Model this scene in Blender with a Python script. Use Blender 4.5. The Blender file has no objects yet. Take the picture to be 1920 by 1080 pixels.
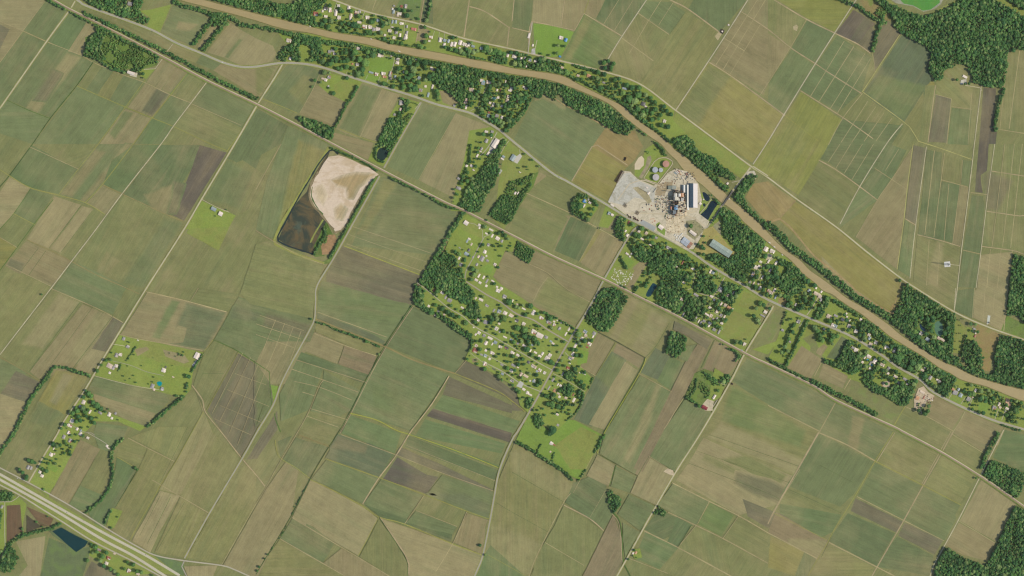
import bpy, bmesh, math, random
import numpy as np
from mathutils import Vector, noise
S = 2.0                      # metres per map unit (the map is 1920 x 1080 units)
W0, H0 = 1920, 1080
C = bpy.context.scene.collection
sc = bpy.context.scene

# ---------------------------------------------------------------- camera, sky, sun, exposure
cam_d = bpy.data.cameras.new('camera'); cam = bpy.data.objects.new('camera', cam_d); C.objects.link(cam)
cam.location = (0, 0, 8000); cam.rotation_euler = (0, 0, 0)
cam_d.sensor_width = 36; cam_d.lens = 36 * 8000 / (W0 * S); cam_d.clip_start = 10; cam_d.clip_end = 90000
sc.camera = cam
SUN_AZ = math.radians(97)    # compass bearing of the sun (x = east, y = north)
SUN_EL = math.radians(44)
w = bpy.data.worlds.new('World'); sc.world = w; w.use_nodes = True
nt = w.node_tree
bg = nt.nodes['Background']; sky = nt.nodes.new('ShaderNodeTexSky')
sky.sky_type = 'NISHITA'; sky.sun_disc = False; sky.sun_elevation = SUN_EL; sky.sun_rotation = SUN_AZ
nt.links.new(sky.outputs[0], bg.inputs[0]); bg.inputs[1].default_value = 0.15
sd = bpy.data.lights.new('sun', 'SUN'); sd.energy = 3.5; sd.angle = math.radians(0.5); sd.color = (1.0, 0.955, 0.845)
so = bpy.data.objects.new('sun', sd); C.objects.link(so)
dirv = Vector((math.sin(SUN_AZ) * math.cos(SUN_EL), math.cos(SUN_AZ) * math.cos(SUN_EL), math.sin(SUN_EL)))
so.rotation_euler = dirv.to_track_quat('Z', 'Y').to_euler(); so.location = (0, 0, 500)
vs = sc.view_settings; vs.view_transform = 'Standard'; vs.look = 'None'; vs.gamma = 1; vs.use_curve_mapping = False
vs.exposure = 0.53
sc.cycles.filter_width = 1.25
KX = 1.42                    # ratio of display-linear value to base colour on sunlit flat ground

rnd = random.Random(7)
def lin(c):
    c = c / 255.0
    return c / 12.92 if c <= 0.04045 else ((c + 0.055) / 1.055) ** 2.4
def col(r, g, b, k=1.0):
    return (lin(r) / KX / 1.13 * k, lin(g) / KX / 1.19 * k, lin(b) / KX / 1.30 * k, 1.0)
def wx(x, y, z=0.0):
    return ((x - W0 / 2) * S, (H0 / 2 - y) * S, z)
def P(s):
    return [tuple(float(v) for v in t.split(',')) for t in s.split()]
def tag(o, label=None, cat=None, group=None, kind=None):
    if label: o['label'] = label
    if cat: o['category'] = cat
    if group: o['group'] = group
    if kind: o['kind'] = kind
    return o
def link(name, me, mat=None, parent=None, loc=None):
    o = bpy.data.objects.new(name, me); C.objects.link(o)
    if mat is not None and me is not None and not me.materials: me.materials.append(mat)
    if parent: o.parent = parent
    if loc is not None: o.location = loc
    return o
def mesh_from(verts, faces, name='m'):
    me = bpy.data.meshes.new(name); me.from_pydata(verts, [], faces); me.update(); return me

# ---------------------------------------------------------------- materials
def new_mat(name, rough=0.9, spec=0.2):
    m = bpy.data.materials.new(name); m.use_nodes = True
    n = m.node_tree.nodes; b = n['Principled BSDF']
    b.inputs['Roughness'].default_value = rough
    b.inputs['Specular IOR Level'].default_value = spec
    return m, m.node_tree, b
def N(t, ty, **kw):
    n = t.nodes.new(ty)
    for k, v in kw.items(): setattr(n, k, v)
    return n
def noise_n(t, vec, scale, detail=3, rough=0.55, dist=0.0):
    n = N(t, 'ShaderNodeTexNoise'); n.inputs['Scale'].default_value = scale
    n.inputs['Detail'].default_value = detail; n.inputs['Roughness'].default_value = rough
    n.inputs['Distortion'].default_value = dist
    t.links.new(vec, n.inputs['Vector']); return n.outputs['Fac']
def ramp(t, fac, a, b, lo, hi):
    n = N(t, 'ShaderNodeMapRange'); t.links.new(fac, n.inputs[0])
    n.inputs[1].default_value = a; n.inputs[2].default_value = b; n.inputs[3].default_value = lo; n.inputs[4].default_value = hi
    return n.outputs[0]
def math_n(t, op, a, b=None):
    n = N(t, 'ShaderNodeMath', operation=op)
    for i, v in enumerate((a, b)):
        if v is None: continue
        if isinstance(v, (int, float)): n.inputs[i].default_value = v
        else: t.links.new(v, n.inputs[i])
    return n.outputs[0]
def mixc(t, fac, a, b, mode='MIX'):
    n = N(t, 'ShaderNodeMix', data_type='RGBA', blend_type=mode)
    for idx, v in ((0, fac), (6, a), (7, b)):
        if isinstance(v, (int, float)): n.inputs[idx].default_value = v
        elif isinstance(v, tuple): n.inputs[idx].default_value = v
        else: t.links.new(v, n.inputs[idx])
    return n.outputs[2]
def scale_vec(t, vec, f):
    n = N(t, 'ShaderNodeVectorMath', operation='SCALE'); t.links.new(vec, n.inputs[0]); 
    if isinstance(f, (int, float)): n.inputs['Scale'].default_value = f
    else: t.links.new(f, n.inputs['Scale'])
    return n.outputs[0]

def field_material(name, streak=1.0, blotch=1.0, grain=1.0, weeds=0.0, soft=False):
    m, t, b = new_mat(name, 0.95, 0.1)
    g = N(t, 'ShaderNodeNewGeometry').outputs['Position']
    oi = N(t, 'ShaderNodeObjectInfo')
    at = N(t, 'ShaderNodeAttribute', attribute_type='OBJECT', attribute_name='rot')
    vr = N(t, 'ShaderNodeVectorRotate', rotation_type='Z_AXIS')
    t.links.new(g, vr.inputs['Vector']); t.links.new(at.outputs['Fac'], vr.inputs['Angle'])
    def stretch(sx, sy, off=0):
        n = N(t, 'ShaderNodeMapping'); n.inputs['Scale'].default_value = (sx, sy, 1); n.inputs['Location'].default_value = (off, off * 1.7, 0)
        t.links.new(vr.outputs[0], n.inputs['Vector']); return n.outputs[0]
    rv = math_n(t, 'MULTIPLY', oi.outputs['Random'], 40.0)
    cmb = N(t, 'ShaderNodeCombineXYZ'); t.links.new(rv, cmb.inputs[2])
    add = N(t, 'ShaderNodeVectorMath', operation='ADD'); t.links.new(g, add.inputs[0])
    big = noise_n(t, g, 0.0035, 4, 0.6, 0.4)
    s1 = noise_n(t, stretch(0.0022, 0.028), 1.0, 3, 0.6)        # broad bands of drills along the rows
    s2 = noise_n(t, stretch(0.006, 0.16, 9), 1.0, 2, 0.6)       # single passes
    s3 = noise_n(t, stretch(0.03, 0.55, 31), 1.0, 2, 0.7)       # fine rows
    fine = noise_n(t, g, 0.22, 3, 0.7)
    med = noise_n(t, g, 0.03, 3, 0.6)
    base = oi.outputs['Color']
    if soft:      # the rim of a patch goes over into the soil of the field around it
        cv = N(t, 'ShaderNodeAttribute', attribute_type='GEOMETRY', attribute_name='cover')
        un = N(t, 'ShaderNodeAttribute', attribute_type='OBJECT', attribute_name='around')
        base = mixc(t, cv.outputs['Fac'], un.outputs['Color'], base)
    # soil: paler / browner patches and greener patches, both soft
    tan = mixc(t, ramp(t, big, 0.48, 0.72, 0.0, 0.5 * blotch), base, col(158, 146, 106))
    grn = mixc(t, ramp(t, s1, 0.52, 0.78, 0.0, 0.42 * blotch), tan, col(104, 120, 80))
    brn = mixc(t, ramp(t, s1, 0.46, 0.24, 0.0, 0.38 * blotch), grn, col(150, 136, 102))
    v = math_n(t, 'ADD', ramp(t, s2, 0.25, 0.75, -0.13 * streak, 0.13 * streak), ramp(t, s3, 0.25, 0.75, -0.12 * streak, 0.12 * streak))
    v = math_n(t, 'ADD', v, ramp(t, fine, 0.25, 0.75, -0.12 * grain, 0.12 * grain))
    v = math_n(t, 'ADD', v, ramp(t, med, 0.3, 0.7, -0.07 * grain, 0.07 * grain))
    v = math_n(t, 'ADD', v, ramp(t, noise_n(t, g, 0.0075, 4, 0.65, 0.8), 0.3, 0.7, 0.09, -0.09))
    # tramlines: thin parallel wheelings along the rows, broken up
    sx_ = N(t, 'ShaderNodeSeparateXYZ'); t.links.new(vr.outputs[0], sx_.inputs[0])
    fq = math_n(t, 'ADD', math_n(t, 'MULTIPLY', oi.outputs['Random'], 0.022), 0.022)
    ph = math_n(t, 'FRACT', math_n(t, 'MULTIPLY', math_n(t, 'ADD', sx_.outputs[1], ramp(t, med, 0, 1, -3.0, 3.0)), fq))
    ln_ = ramp(t, math_n(t, 'ABSOLUTE', math_n(t, 'SUBTRACT', ph, 0.5)), 0.0, 0.06, 1.0, 0.0)
    ln_ = math_n(t, 'MULTIPLY', ln_, ramp(t, noise_n(t, stretch(0.003, 0.02, 70), 1.0, 2, 0.5), 0.44, 0.62, 0.0, 1.0))
    v = math_n(t, 'ADD', v, math_n(t, 'MULTIPLY', ln_, ramp(t, oi.outputs['Random'], 0.4, 0.6, -0.10 * streak, 0.10 * streak)))
    v = math_n(t, 'ADD', v, 1.0)
    c = scale_vec(t, brn, v)
    if weeds:
        c = mixc(t, ramp(t, med, 0.5, 0.62, 0, weeds), c, col(108, 134, 62))
    t.links.new(c, b.inputs['Base Color'])
    return m
M = {}
M['crop'] = field_material('crop', 0.8, 1.0, 1.1)
M['crop_even'] = field_material('crop_even', 0.85, 0.3, 0.8)
M['crop_soft'] = field_material('crop_soft', 0.8, 1.0, 1.1, soft=True)
M['lawn'] = field_material('lawn', 0.25, 0.25, 1.5, 0.35)
M['scrub_ground'] = field_material('scrub_ground', 0.3, 0.5, 2.2, 0.7)
def simple(name, grain=0.15, sc1=0.25, big=0.1, rough=0.9, spec=0.2, use_obj=True, rgb=None, metal=0.0):
    m, t, b = new_mat(name, rough, spec)
    g = N(t, 'ShaderNodeNewGeometry').outputs['Position']
    base = N(t, 'ShaderNodeObjectInfo').outputs['Color'] if use_obj else None
    if base is None:
        r = N(t, 'ShaderNodeRGB'); r.outputs[0].default_value = rgb; base = r.outputs[0]
    v = math_n(t, 'ADD', ramp(t, noise_n(t, g, sc1, 3, 0.7), 0.25, 0.75, -grain, grain), ramp(t, noise_n(t, g, 0.02, 3, 0.6), 0.25, 0.75, -big, big))
    v = math_n(t, 'ADD', v, 1.0)
    t.links.new(scale_vec(t, base, v), b.inputs['Base Color'])
    b.inputs['Metallic'].default_value = metal
    return m
M['track'] = simple('track', 0.22, 0.3, 0.22)
M['gravel'] = simple('gravel', 0.14, 0.5, 0.12)
M['asphalt'] = simple('asphalt', 0.07, 0.4, 0.08, 0.85)
M['sand'] = simple('sand', 0.08, 0.06, 0.10)
def yard_mat():
    m, t, b = new_mat('yard', 0.95, 0.1)
    g = N(t, 'ShaderNodeNewGeometry').outputs['Position']; base = N(t, 'ShaderNodeObjectInfo').outputs['Color']
    a = noise_n(t, g, 0.03, 5, 0.65, 1.5); f_ = noise_n(t, g, 0.18, 4, 0.7, 0.5)
    mp = N(t, 'ShaderNodeMapping'); mp.inputs['Rotation'].default_value = (0, 0, 0.6); mp.inputs['Scale'].default_value = (0.02, 0.22, 1); t.links.new(g, mp.inputs['Vector'])
    w_ = noise_n(t, mp.outputs[0], 1.0, 4, 0.7, 2.0)
    c = mixc(t, ramp(t, a, 0.5, 0.66, 0, 0.6), base, col(146, 140, 112)); c = mixc(t, ramp(t, w_, 0.55, 0.7, 0, 0.45), c, col(150, 146, 134))
    c = mixc(t, ramp(t, a, 0.42, 0.3, 0, 0.5), c, col(214, 204, 180))
    t.links.new(scale_vec(t, c, ramp(t, f_, 0.25, 0.75, 0.8, 1.18)), b.inputs['Base Color']); return m
M['yard'] = yard_mat()
M['earth'] = simple('earth', 0.25, 0.08, 0.2)
M['roof'] = simple('roof', 0.09, 0.9, 0.04, 0.55, 0.4)
M['wall'] = simple('wall', 0.05, 0.9, 0.04, 0.8)
M['steel'] = simple('steel', 0.12, 0.5, 0.05, 0.55, 0.4)
M['paint'] = simple('paint', 0.03, 0.5, 0.02, 0.35, 0.5)
def water_mat(name, rough):
    m, t, b = new_mat(name, rough, 0.2)
    g = N(t, 'ShaderNodeNewGeometry').outputs['Position']
    base = N(t, 'ShaderNodeObjectInfo').outputs['Color']
    v = math_n(t, 'ADD', ramp(t, noise_n(t, g, 0.012, 4, 0.6, 0.8), 0.3, 0.7, 0.9, 1.1), ramp(t, noise_n(t, g, 0.15, 2, 0.6), 0.3, 0.7, -0.04, 0.04))
    t.links.new(scale_vec(t, base, v), b.inputs['Base Color'])
    bp = N(t, 'ShaderNodeBump'); bp.inputs['Strength'].default_value = 0.15
    t.links.new(noise_n(t, g, 0.8, 2, 0.5), bp.inputs['Height']); t.links.new(bp.outputs[0], b.inputs['Normal'])
    return m
M['water'] = water_mat('water', 0.25)
def river_mat():
    m, t, b = new_mat('river_water', 0.3, 0.5)
    g = N(t, 'ShaderNodeNewGeometry').outputs['Position']; base = N(t, 'ShaderNodeObjectInfo').outputs['Color']
    mp = N(t, 'ShaderNodeMapping'); mp.inputs['Rotation'].default_value = (0, 0, 0.42); mp.inputs['Scale'].default_value = (0.008, 0.07, 1); t.links.new(g, mp.inputs['Vector'])
    a = noise_n(t, mp.outputs[0], 1.0, 4, 0.65, 1.0); c2 = noise_n(t, g, 0.02, 4, 0.6, 1.0)
    c = mixc(t, ramp(t, a, 0.5, 0.7, 0, 0.5), base, col(184, 166, 120)); c = mixc(t, ramp(t, c2, 0.5, 0.7, 0, 0.5), c, col(156, 142, 100))
    t.links.new(scale_vec(t, c, ramp(t, noise_n(t, g, 0.2, 3, 0.6), 0.3, 0.7, 0.95, 1.05)), b.inputs['Base Color'])
    bp = N(t, 'ShaderNodeBump'); bp.inputs['Strength'].default_value = 0.3; t.links.new(noise_n(t, g, 0.5, 3, 0.6), bp.inputs['Height']); t.links.new(bp.outputs[0], b.inputs['Normal']); return m
M['river_water'] = river_mat()
def mud_mat():
    m, t, b = new_mat('mud', 0.8, 0.15)
    g = N(t, 'ShaderNodeNewGeometry').outputs['Position']
    a = noise_n(t, g, 0.012, 5, 0.6, 1.2)
    c = mixc(t, ramp(t, a, 0.42, 0.56, 0, 1), col(58, 66, 54), col(100, 88, 60))
    c = mixc(t, ramp(t, noise_n(t, g, 0.02, 4, 0.7, 0.6), 0.58, 0.7, 0, 0.8), c, col(84, 96, 80))
    t.links.new(c, b.inputs['Base Color']); return m
M['mud'] = mud_mat()
def pit_sand_mat():
    m, t, b = new_mat('dredged_sand', 0.95, 0.1)
    g = N(t, 'ShaderNodeNewGeometry').outputs['Position']
    a = noise_n(t, g, 0.014, 5, 0.62, 1.6)
    mp = N(t, 'ShaderNodeMapping'); mp.inputs['Rotation'].default_value = (0, 0, -0.6); mp.inputs['Scale'].default_value = (0.012, 0.07, 1)
    t.links.new(g, mp.inputs['Vector'])
    fl = noise_n(t, mp.outputs[0], 1.0, 5, 0.7, 1.4)
    c = mixc(t, ramp(t, a, 0.5, 0.62, 0, 0.75), col(212, 194, 172), col(190, 170, 138))
    c = mixc(t, ramp(t, fl, 0.58, 0.7, 0, 0.7), c, col(160, 138, 100))
    c = scale_vec(t, c, ramp(t, noise_n(t, g, 0.12, 3, 0.7), 0.25, 0.75, 0.9, 1.1))
    t.links.new(c, b.inputs['Base Color']); return m
M['pit_sand'] = pit_sand_mat()
def leaf_mat(name, tint):
    m, t, b = new_mat(name, 0.75, 0.15)
    g = N(t, 'ShaderNodeNewGeometry').outputs['Position']
    r = N(t, 'ShaderNodeObjectInfo').outputs['Random']
    oc = N(t, 'ShaderNodeObjectInfo').outputs['Color']
    a, bb, c3 = tint
    c = mixc(t, r, a, bb)
    wn = N(t, 'ShaderNodeTexWhiteNoise', noise_dimensions='1D'); t.links.new(r, wn.inputs['W'])
    c = mixc(t, ramp(t, wn.outputs['Value'], 0.72, 0.95, 0, 0.8), c, c3)
    v = ramp(t, noise_n(t, g, 0.45, 3, 0.7), 0.25, 0.75, 0.55, 1.45)
    v2 = ramp(t, noise_n(t, g, 0.011, 3, 0.6), 0.32, 0.68, 0.7, 1.22)
    t.links.new(scale_vec(t, scale_vec(t, c, v), v2), b.inputs['Base Color'])
    b.inputs['Subsurface Weight'].default_value = 0.0
    return m
M['leaf'] = leaf_mat('leaf', (col(58, 98, 56), col(86, 124, 60), col(134, 154, 92)))
M['leaf_light'] = leaf_mat('leaf_light', (col(90, 128, 64), col(110, 142, 70), col(142, 156, 90)))
M['bark'] = simple('bark', 0.2, 1.0, 0.1, 0.9, 0.1, False, col(95, 80, 62))

# ---------------------------------------------------------------- ground sheets in painter's order
GW, GH = 2160, 1320; OX, OY = 120, 120
LV = np.zeros((GH, GW), np.int16)
IDM = np.zeros((GH, GW), np.int16); SHEETS = [None]
ROADM = np.zeros((GH, GW), bool); BLDM = np.zeros((GH, GW), bool)
def raster(poly):
    p = np.array(poly, float) + (OX, OY)
    x0, y0 = np.maximum(np.floor(p.min(0)).astype(int) - 1, 0)
    x1 = min(int(math.ceil(p[:, 0].max())) + 2, GW); y1 = min(int(math.ceil(p[:, 1].max())) + 2, GH)
    if x1 <= x0 or y1 <= y0: return None
    xs = np.arange(x0, x1) + 0.5; ys = np.arange(y0, y1) + 0.5
    X, Y = np.meshgrid(xs, ys); ins = np.zeros(X.shape, bool)
    n = len(p)
    for i in range(n):
        ax, ay = p[i]; bx, by = p[(i + 1) % n]
        if ay == by: continue
        c = ((ay > Y) != (by > Y)) & (X < (bx - ax) * (Y - ay) / (by - ay) + ax)
        ins ^= c
    # thin shapes: also mark the outline
    for i in range(n):
        ax, ay = p[i]; bx, by = p[(i + 1) % n]
        k = int(max(abs(bx - ax), abs(by - ay)) * 1.5) + 2
        t = np.linspace(0, 1, k)
        ix = np.clip((ax + (bx - ax) * t).astype(int) - x0, 0, X.shape[1] - 1); iy = np.clip((ay + (by - ay) * t).astype(int) - y0, 0, X.shape[0] - 1)
        ins[iy, ix] = True
    return x0, y0, ins
def dil(a, n=1):
    for _ in range(n):
        b = a.copy(); b[1:] |= a[:-1]; b[:-1] |= a[1:]; b[:, 1:] |= a[:, :-1]; b[:, :-1] |= a[:, 1:]; a = b
    return a
def level(poly, mask=None):
    r = raster(poly)
    if r is None: return 0
    x0, y0, ins = r
    d = dil(ins)
    sub = LV[y0:y0 + ins.shape[0], x0:x0 + ins.shape[1]]
    l = int(sub[d].max()) + 1 if d.any() else 1
    sub[d] = np.maximum(sub[d], l)
    if mask is not None: mask[y0:y0 + ins.shape[0], x0:x0 + ins.shape[1]] |= ins
    IDM[y0:y0 + ins.shape[0], x0:x0 + ins.shape[1]][ins] = len(SHEETS)
    return l
def level_strip(pts, wd, mask=None):
    q = []
    for a, b in zip(pts, pts[1:]):
        k = max(1, int(math.dist(a, b) / 0.6)); dx, dy = (b[0] - a[0]), (b[1] - a[1]); L = math.hypot(dx, dy) or 1
        t = np.arange(k + 1) / k; cx = a[0] + dx * t; cy = a[1] + dy * t
        for o_ in np.arange(-wd / 2 - 0.8, wd / 2 + 0.81, 0.6): q.append(np.stack([cx - dy / L * o_, cy + dx / L * o_], 1))
    q = np.concatenate(q); ix = np.clip((q[:, 0] + OX).astype(int), 0, GW - 1); iy = np.clip((q[:, 1] + OY).astype(int), 0, GH - 1)
    l = int(LV[iy, ix].max()) + 1
    LV[iy, ix] = l
    if mask is not None: mask[iy, ix] = True
    return l
STEP = 0.03
def bside(v):
    s = set()
    if v[0] <= 0: s.add('l')
    if v[0] >= W0: s.add('r')
    if v[1] <= 0: s.add('t')
    if v[1] >= H0: s.add('b')
    return s
def outward(v, s, d=110):
    x, y = v
    if 'l' in s: x = -d
    if 'r' in s: x = W0 + d
    if 't' in s: y = -d
    if 'b' in s: y = H0 + d
    return (x, y)
def extend(poly):
    out = []; n = len(poly)
    for i in range(n):
        a = poly[i]; b = poly[(i + 1) % n]; out.append(a)
        s = bside(a) & bside(b)
        if s: out += [outward(a, bside(a)), outward(b, bside(b))]
    return out
def area(p):
    return 0.5 * sum(p[i][0] * p[(i + 1) % len(p)][1] - p[(i + 1) % len(p)][0] * p[i][1] for i in range(len(p)))
def wobble(p, amp=0.5, seg=14):
    out = []; n = len(p)
    for i in range(n):
        a, b = p[i], p[(i + 1) % n]; L = math.dist(a, b); k = max(1, int(L / seg))
        for j in range(k):
            f = j / k; x = a[0] + (b[0] - a[0]) * f; y = a[1] + (b[1] - a[1]) * f
            if j and L > 0:
                d = noise.noise(Vector((x * 0.07, y * 0.07, i * 3.1))) * amp * 2
                x += -(b[1] - a[1]) / L * d; y += (b[0] - a[0]) / L * d
            out.append((x, y))
    return out
def soft_sheet(name, poly, mat, color, feather=5.0):
    """a patch of different soil or crop growth inside a field: its rim thins out into the field around it"""
    n = len(poly); q = []
    poly = wobble(poly, 1.2, 10); n = len(poly)
    sgn = 1 if area(poly) > 0 else -1
    inn, out = [], []
    for i in range(n):
        a, p, b = poly[i - 1], poly[i], poly[(i + 1) % n]
        def nn(u, v):
            d = math.dist(u, v) or 1; return (-(v[1] - u[1]) / d * sgn, (v[0] - u[0]) / d * sgn)
        n1, n2 = nn(a, p), nn(p, b); m = (n1[0] + n2[0], n1[1] + n2[1]); L = math.hypot(*m) or 1; m = (m[0] / L, m[1] / L)
        inn.append((p[0] + m[0] * feather * .55, p[1] + m[1] * feather * .55)); out.append((p[0] - m[0] * feather * .45, p[1] - m[1] * feather * .45))
    cx = sum(p[0] for p in poly) / n; cy = sum(p[1] for p in poly) / n
    r = raster(poly); ids = IDM[r[1]:r[1] + r[2].shape[0], r[0]:r[0] + r[2].shape[1]][r[2]]; ids = ids[ids > 0]
    und = SHEETS[int(np.bincount(ids).argmax())] if len(ids) else None
    keep = IDM.copy(); l = level(out); IDM[:] = keep
    vs_ = [wx(x, y, l * STEP) for x, y in inn] + [wx(x, y, l * STEP) for x, y in out]
    fs = [tuple(range(n))] + [(i, (i + 1) % n, n + (i + 1) % n, n + i) for i in range(n)]
    if sgn > 0: fs = [f[::-1] for f in fs]
    me = mesh_from(vs_, fs, name)
    at = me.attributes.new('cover', 'FLOAT', 'POINT'); at.data.foreach_set('value', [1.0] * n + [0.0] * n)
    o = link(name, me, M[mat + '_soft']); o.color = color
    o['around'] = list(und.color[:3]) if und else list(COL['ol'][:3]); o['rot'] = und['rot'] if und else -math.radians(57)
    return o
def covered(poly):
    r = raster(poly)
    if r is None: return 1.0
    x0, y0, ins = r
    return float((LV[y0:y0 + ins.shape[0], x0:x0 + ins.shape[1]][ins] > 0).mean()), float(ins.sum())
def sheet(name, poly, mat, color=None, ext=True, wob=0.5, mask=None, kind='structure', label=None, rot=None, smooth=False):
    if smooth:
        q = []; n = len(poly)
        for i in range(n):
            p0, p1, p2, p3 = poly[i - 1], poly[i], poly[(i + 1) % n], poly[(i + 2) % n]
            for t in (0, 0.33, 0.66):
                q.append(tuple(0.5 * ((2 * p1[k]) + (-p0[k] + p2[k]) * t + (2 * p0[k] - 5 * p1[k] + 4 * p2[k] - p3[k]) * t * t + (-p0[k] + 3 * p1[k] - 3 * p2[k] + p3[k]) * t ** 3) for k in (0, 1)))
        poly = q
    if ext: poly = extend(poly)
    if rot is None:
        e = max(((math.dist(poly[i], poly[(i + 1) % len(poly)]), i) for i in range(len(poly))))[1]
        a, b = poly[e], poly[(e + 1) % len(poly)]; rot = math.atan2(-(b[1] - a[1]), b[0] - a[0])
    if wob: poly = wobble(poly, wob)
    l = level(poly, mask)
    if area(poly) > 0: poly = poly[::-1]          # map y points down, so this gives an upward normal
    me = mesh_from([wx(x, y, l * STEP) for x, y in poly], [tuple(range(len(poly)))], name)
    o = link(name, me, M[mat])
    if color: o.color = color
    o['rot'] = -rot; SHEETS.append(o)
    return tag(o, label=label, kind=kind)
def smooth_line(pts, step=6):
    if len(pts) < 3: return pts
    # keep real corners sharp: split there and smooth each run by itself
    for i in range(1, len(pts) - 1):
        a, b, c = pts[i - 1], pts[i], pts[i + 1]; la, lb = math.dist(a, b), math.dist(b, c)
        if la and lb and ((b[0]-a[0]) * (c[0]-b[0]) + (b[1]-a[1]) * (c[1]-b[1])) / la / lb < 0.80 and min(la, lb) > 7:
            L_ = smooth_line(pts[:i + 1], step) if i > 1 else pts[:2]; R_ = smooth_line(pts[i:], step) if len(pts) - i > 2 else pts[i:]
            return L_ + R_[1:]
    q = [pts[0]]
    for i in range(len(pts) - 1):
        p0 = pts[max(i - 1, 0)]; p1 = pts[i]; p2 = pts[i + 1]; p3 = pts[min(i + 2, len(pts) - 1)]
        k = max(1, int(math.dist(p1, p2) / step))
        for j in range(1, k + 1):
            t = j / k
            q.append(tuple(0.5 * ((2 * p1[m]) + (-p0[m] + p2[m]) * t + (2 * p0[m] - 5 * p1[m] + 4 * p2[m] - p3[m]) * t * t + (-p0[m] + 3 * p1[m] - 3 * p2[m] + p3[m]) * t ** 3) for m in (0, 1)))
    return q
def extend_line(pts):
    pts = list(pts)
    for e in (0, -1):
        a = pts[e]; b = pts[1] if e == 0 else pts[-2]
        if bside(a):
            d = math.dist(a, b); u = ((a[0] - b[0]) / d, (a[1] - b[1]) / d); n = (a[0] + u[0] * 90, a[1] + u[1] * 90)
            if e == 0: pts.insert(0, n)
            else: pts.append(n)
    return pts
def strip_poly(pts, wd, jit=0.0, off=0.0):
    L, R = [], []
    n = len(pts)
    for i, p in enumerate(pts):
        a = pts[max(i - 1, 0)]; b = pts[min(i + 1, n - 1)]
        dx, dy = b[0] - a[0], b[1] - a[1]; d = math.hypot(dx, dy) or 1; nx, ny = -dy / d, dx / d
        h = wd / 2 * (1 + jit * noise.noise(Vector((p[0] * 0.11, p[1] * 0.11, 5))))
        L.append((p[0] + nx * (off + h), p[1] + ny * (off + h))); R.append((p[0] + nx * (off - h), p[1] + ny * (off - h)))
    return L + R[::-1]
def strip(name, pts, wd, mat, color, jit=0.3, off=0.0, mask=None, smooth=True, zadd=0.0, lv=None, label=None):
    pts = extend_line(pts)
    if smooth: pts = smooth_line(pts)
    else:
        q = [pts[0]]
        for a, b in zip(pts, pts[1:]):
            k = max(1, int(math.dist(a, b) / 12))
            q += [(a[0] + (b[0] - a[0]) * j / k, a[1] + (b[1] - a[1]) * j / k) for j in range(1, k + 1)]
        pts = q
    n = len(pts); sp = strip_poly(pts, wd, jit, off)
    l = level_strip([((sp[i][0] + sp[2 * n - 1 - i][0]) / 2, (sp[i][1] + sp[2 * n - 1 - i][1]) / 2) for i in range(n)], wd, mask) if lv is None else lv
    z = l * STEP + zadd
    vs_ = [wx(x, y, z) for x, y in sp]
    fs = [(i, i + 1, 2 * n - 2 - i, 2 * n - 1 - i) for i in range(n - 1)]
    me = mesh_from(vs_, fs, name)
    if me.polygons and me.polygons[0].normal.z < 0: me.flip_normals()
    o = link(name, me, M[mat]); o.color = color; o['rot'] = 0.0
    o['lv'] = l
    return tag(o, label=label, kind='structure')
# ---------------------------------------------------------------- the ground
COL = dict(g1=col(114,125,85), g2=col(104,117,80), g3=col(106,124,82), o=col(133,133,86), yo=col(143,137,80), yg=col(138,141,76), yy=col(136,144,76),
  t=col(152,143,105), tb=col(144,134,98), d=col(116,112,88), dd=col(102,96,83), lg=col(134,150,72), lb=col(124,152,68), br=col(150,133,88),
  dg=col(96,112,76), db=col(99,110,84), gr=col(110,129,78), rb=col(112,92,70), pb=col(137,123,96), ol=col(126,129,84), lt=col(148,143,100), sc=col(104,126,64), dk=col(84,78,64))
gp = [(-600,-600), (2520,-600), (2520,1680), (-600,1680)]
me = mesh_from([(-30000,-30000,-0.02),(30000,-30000,-0.02),(30000,30000,-0.02),(-30000,30000,-0.02)], [(0,1,2,3)], 'ground')
go = link('ground', me, M['crop']); go.color = COL['ol']; go['rot'] = -math.radians(57); tag(go, kind='structure')

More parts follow.
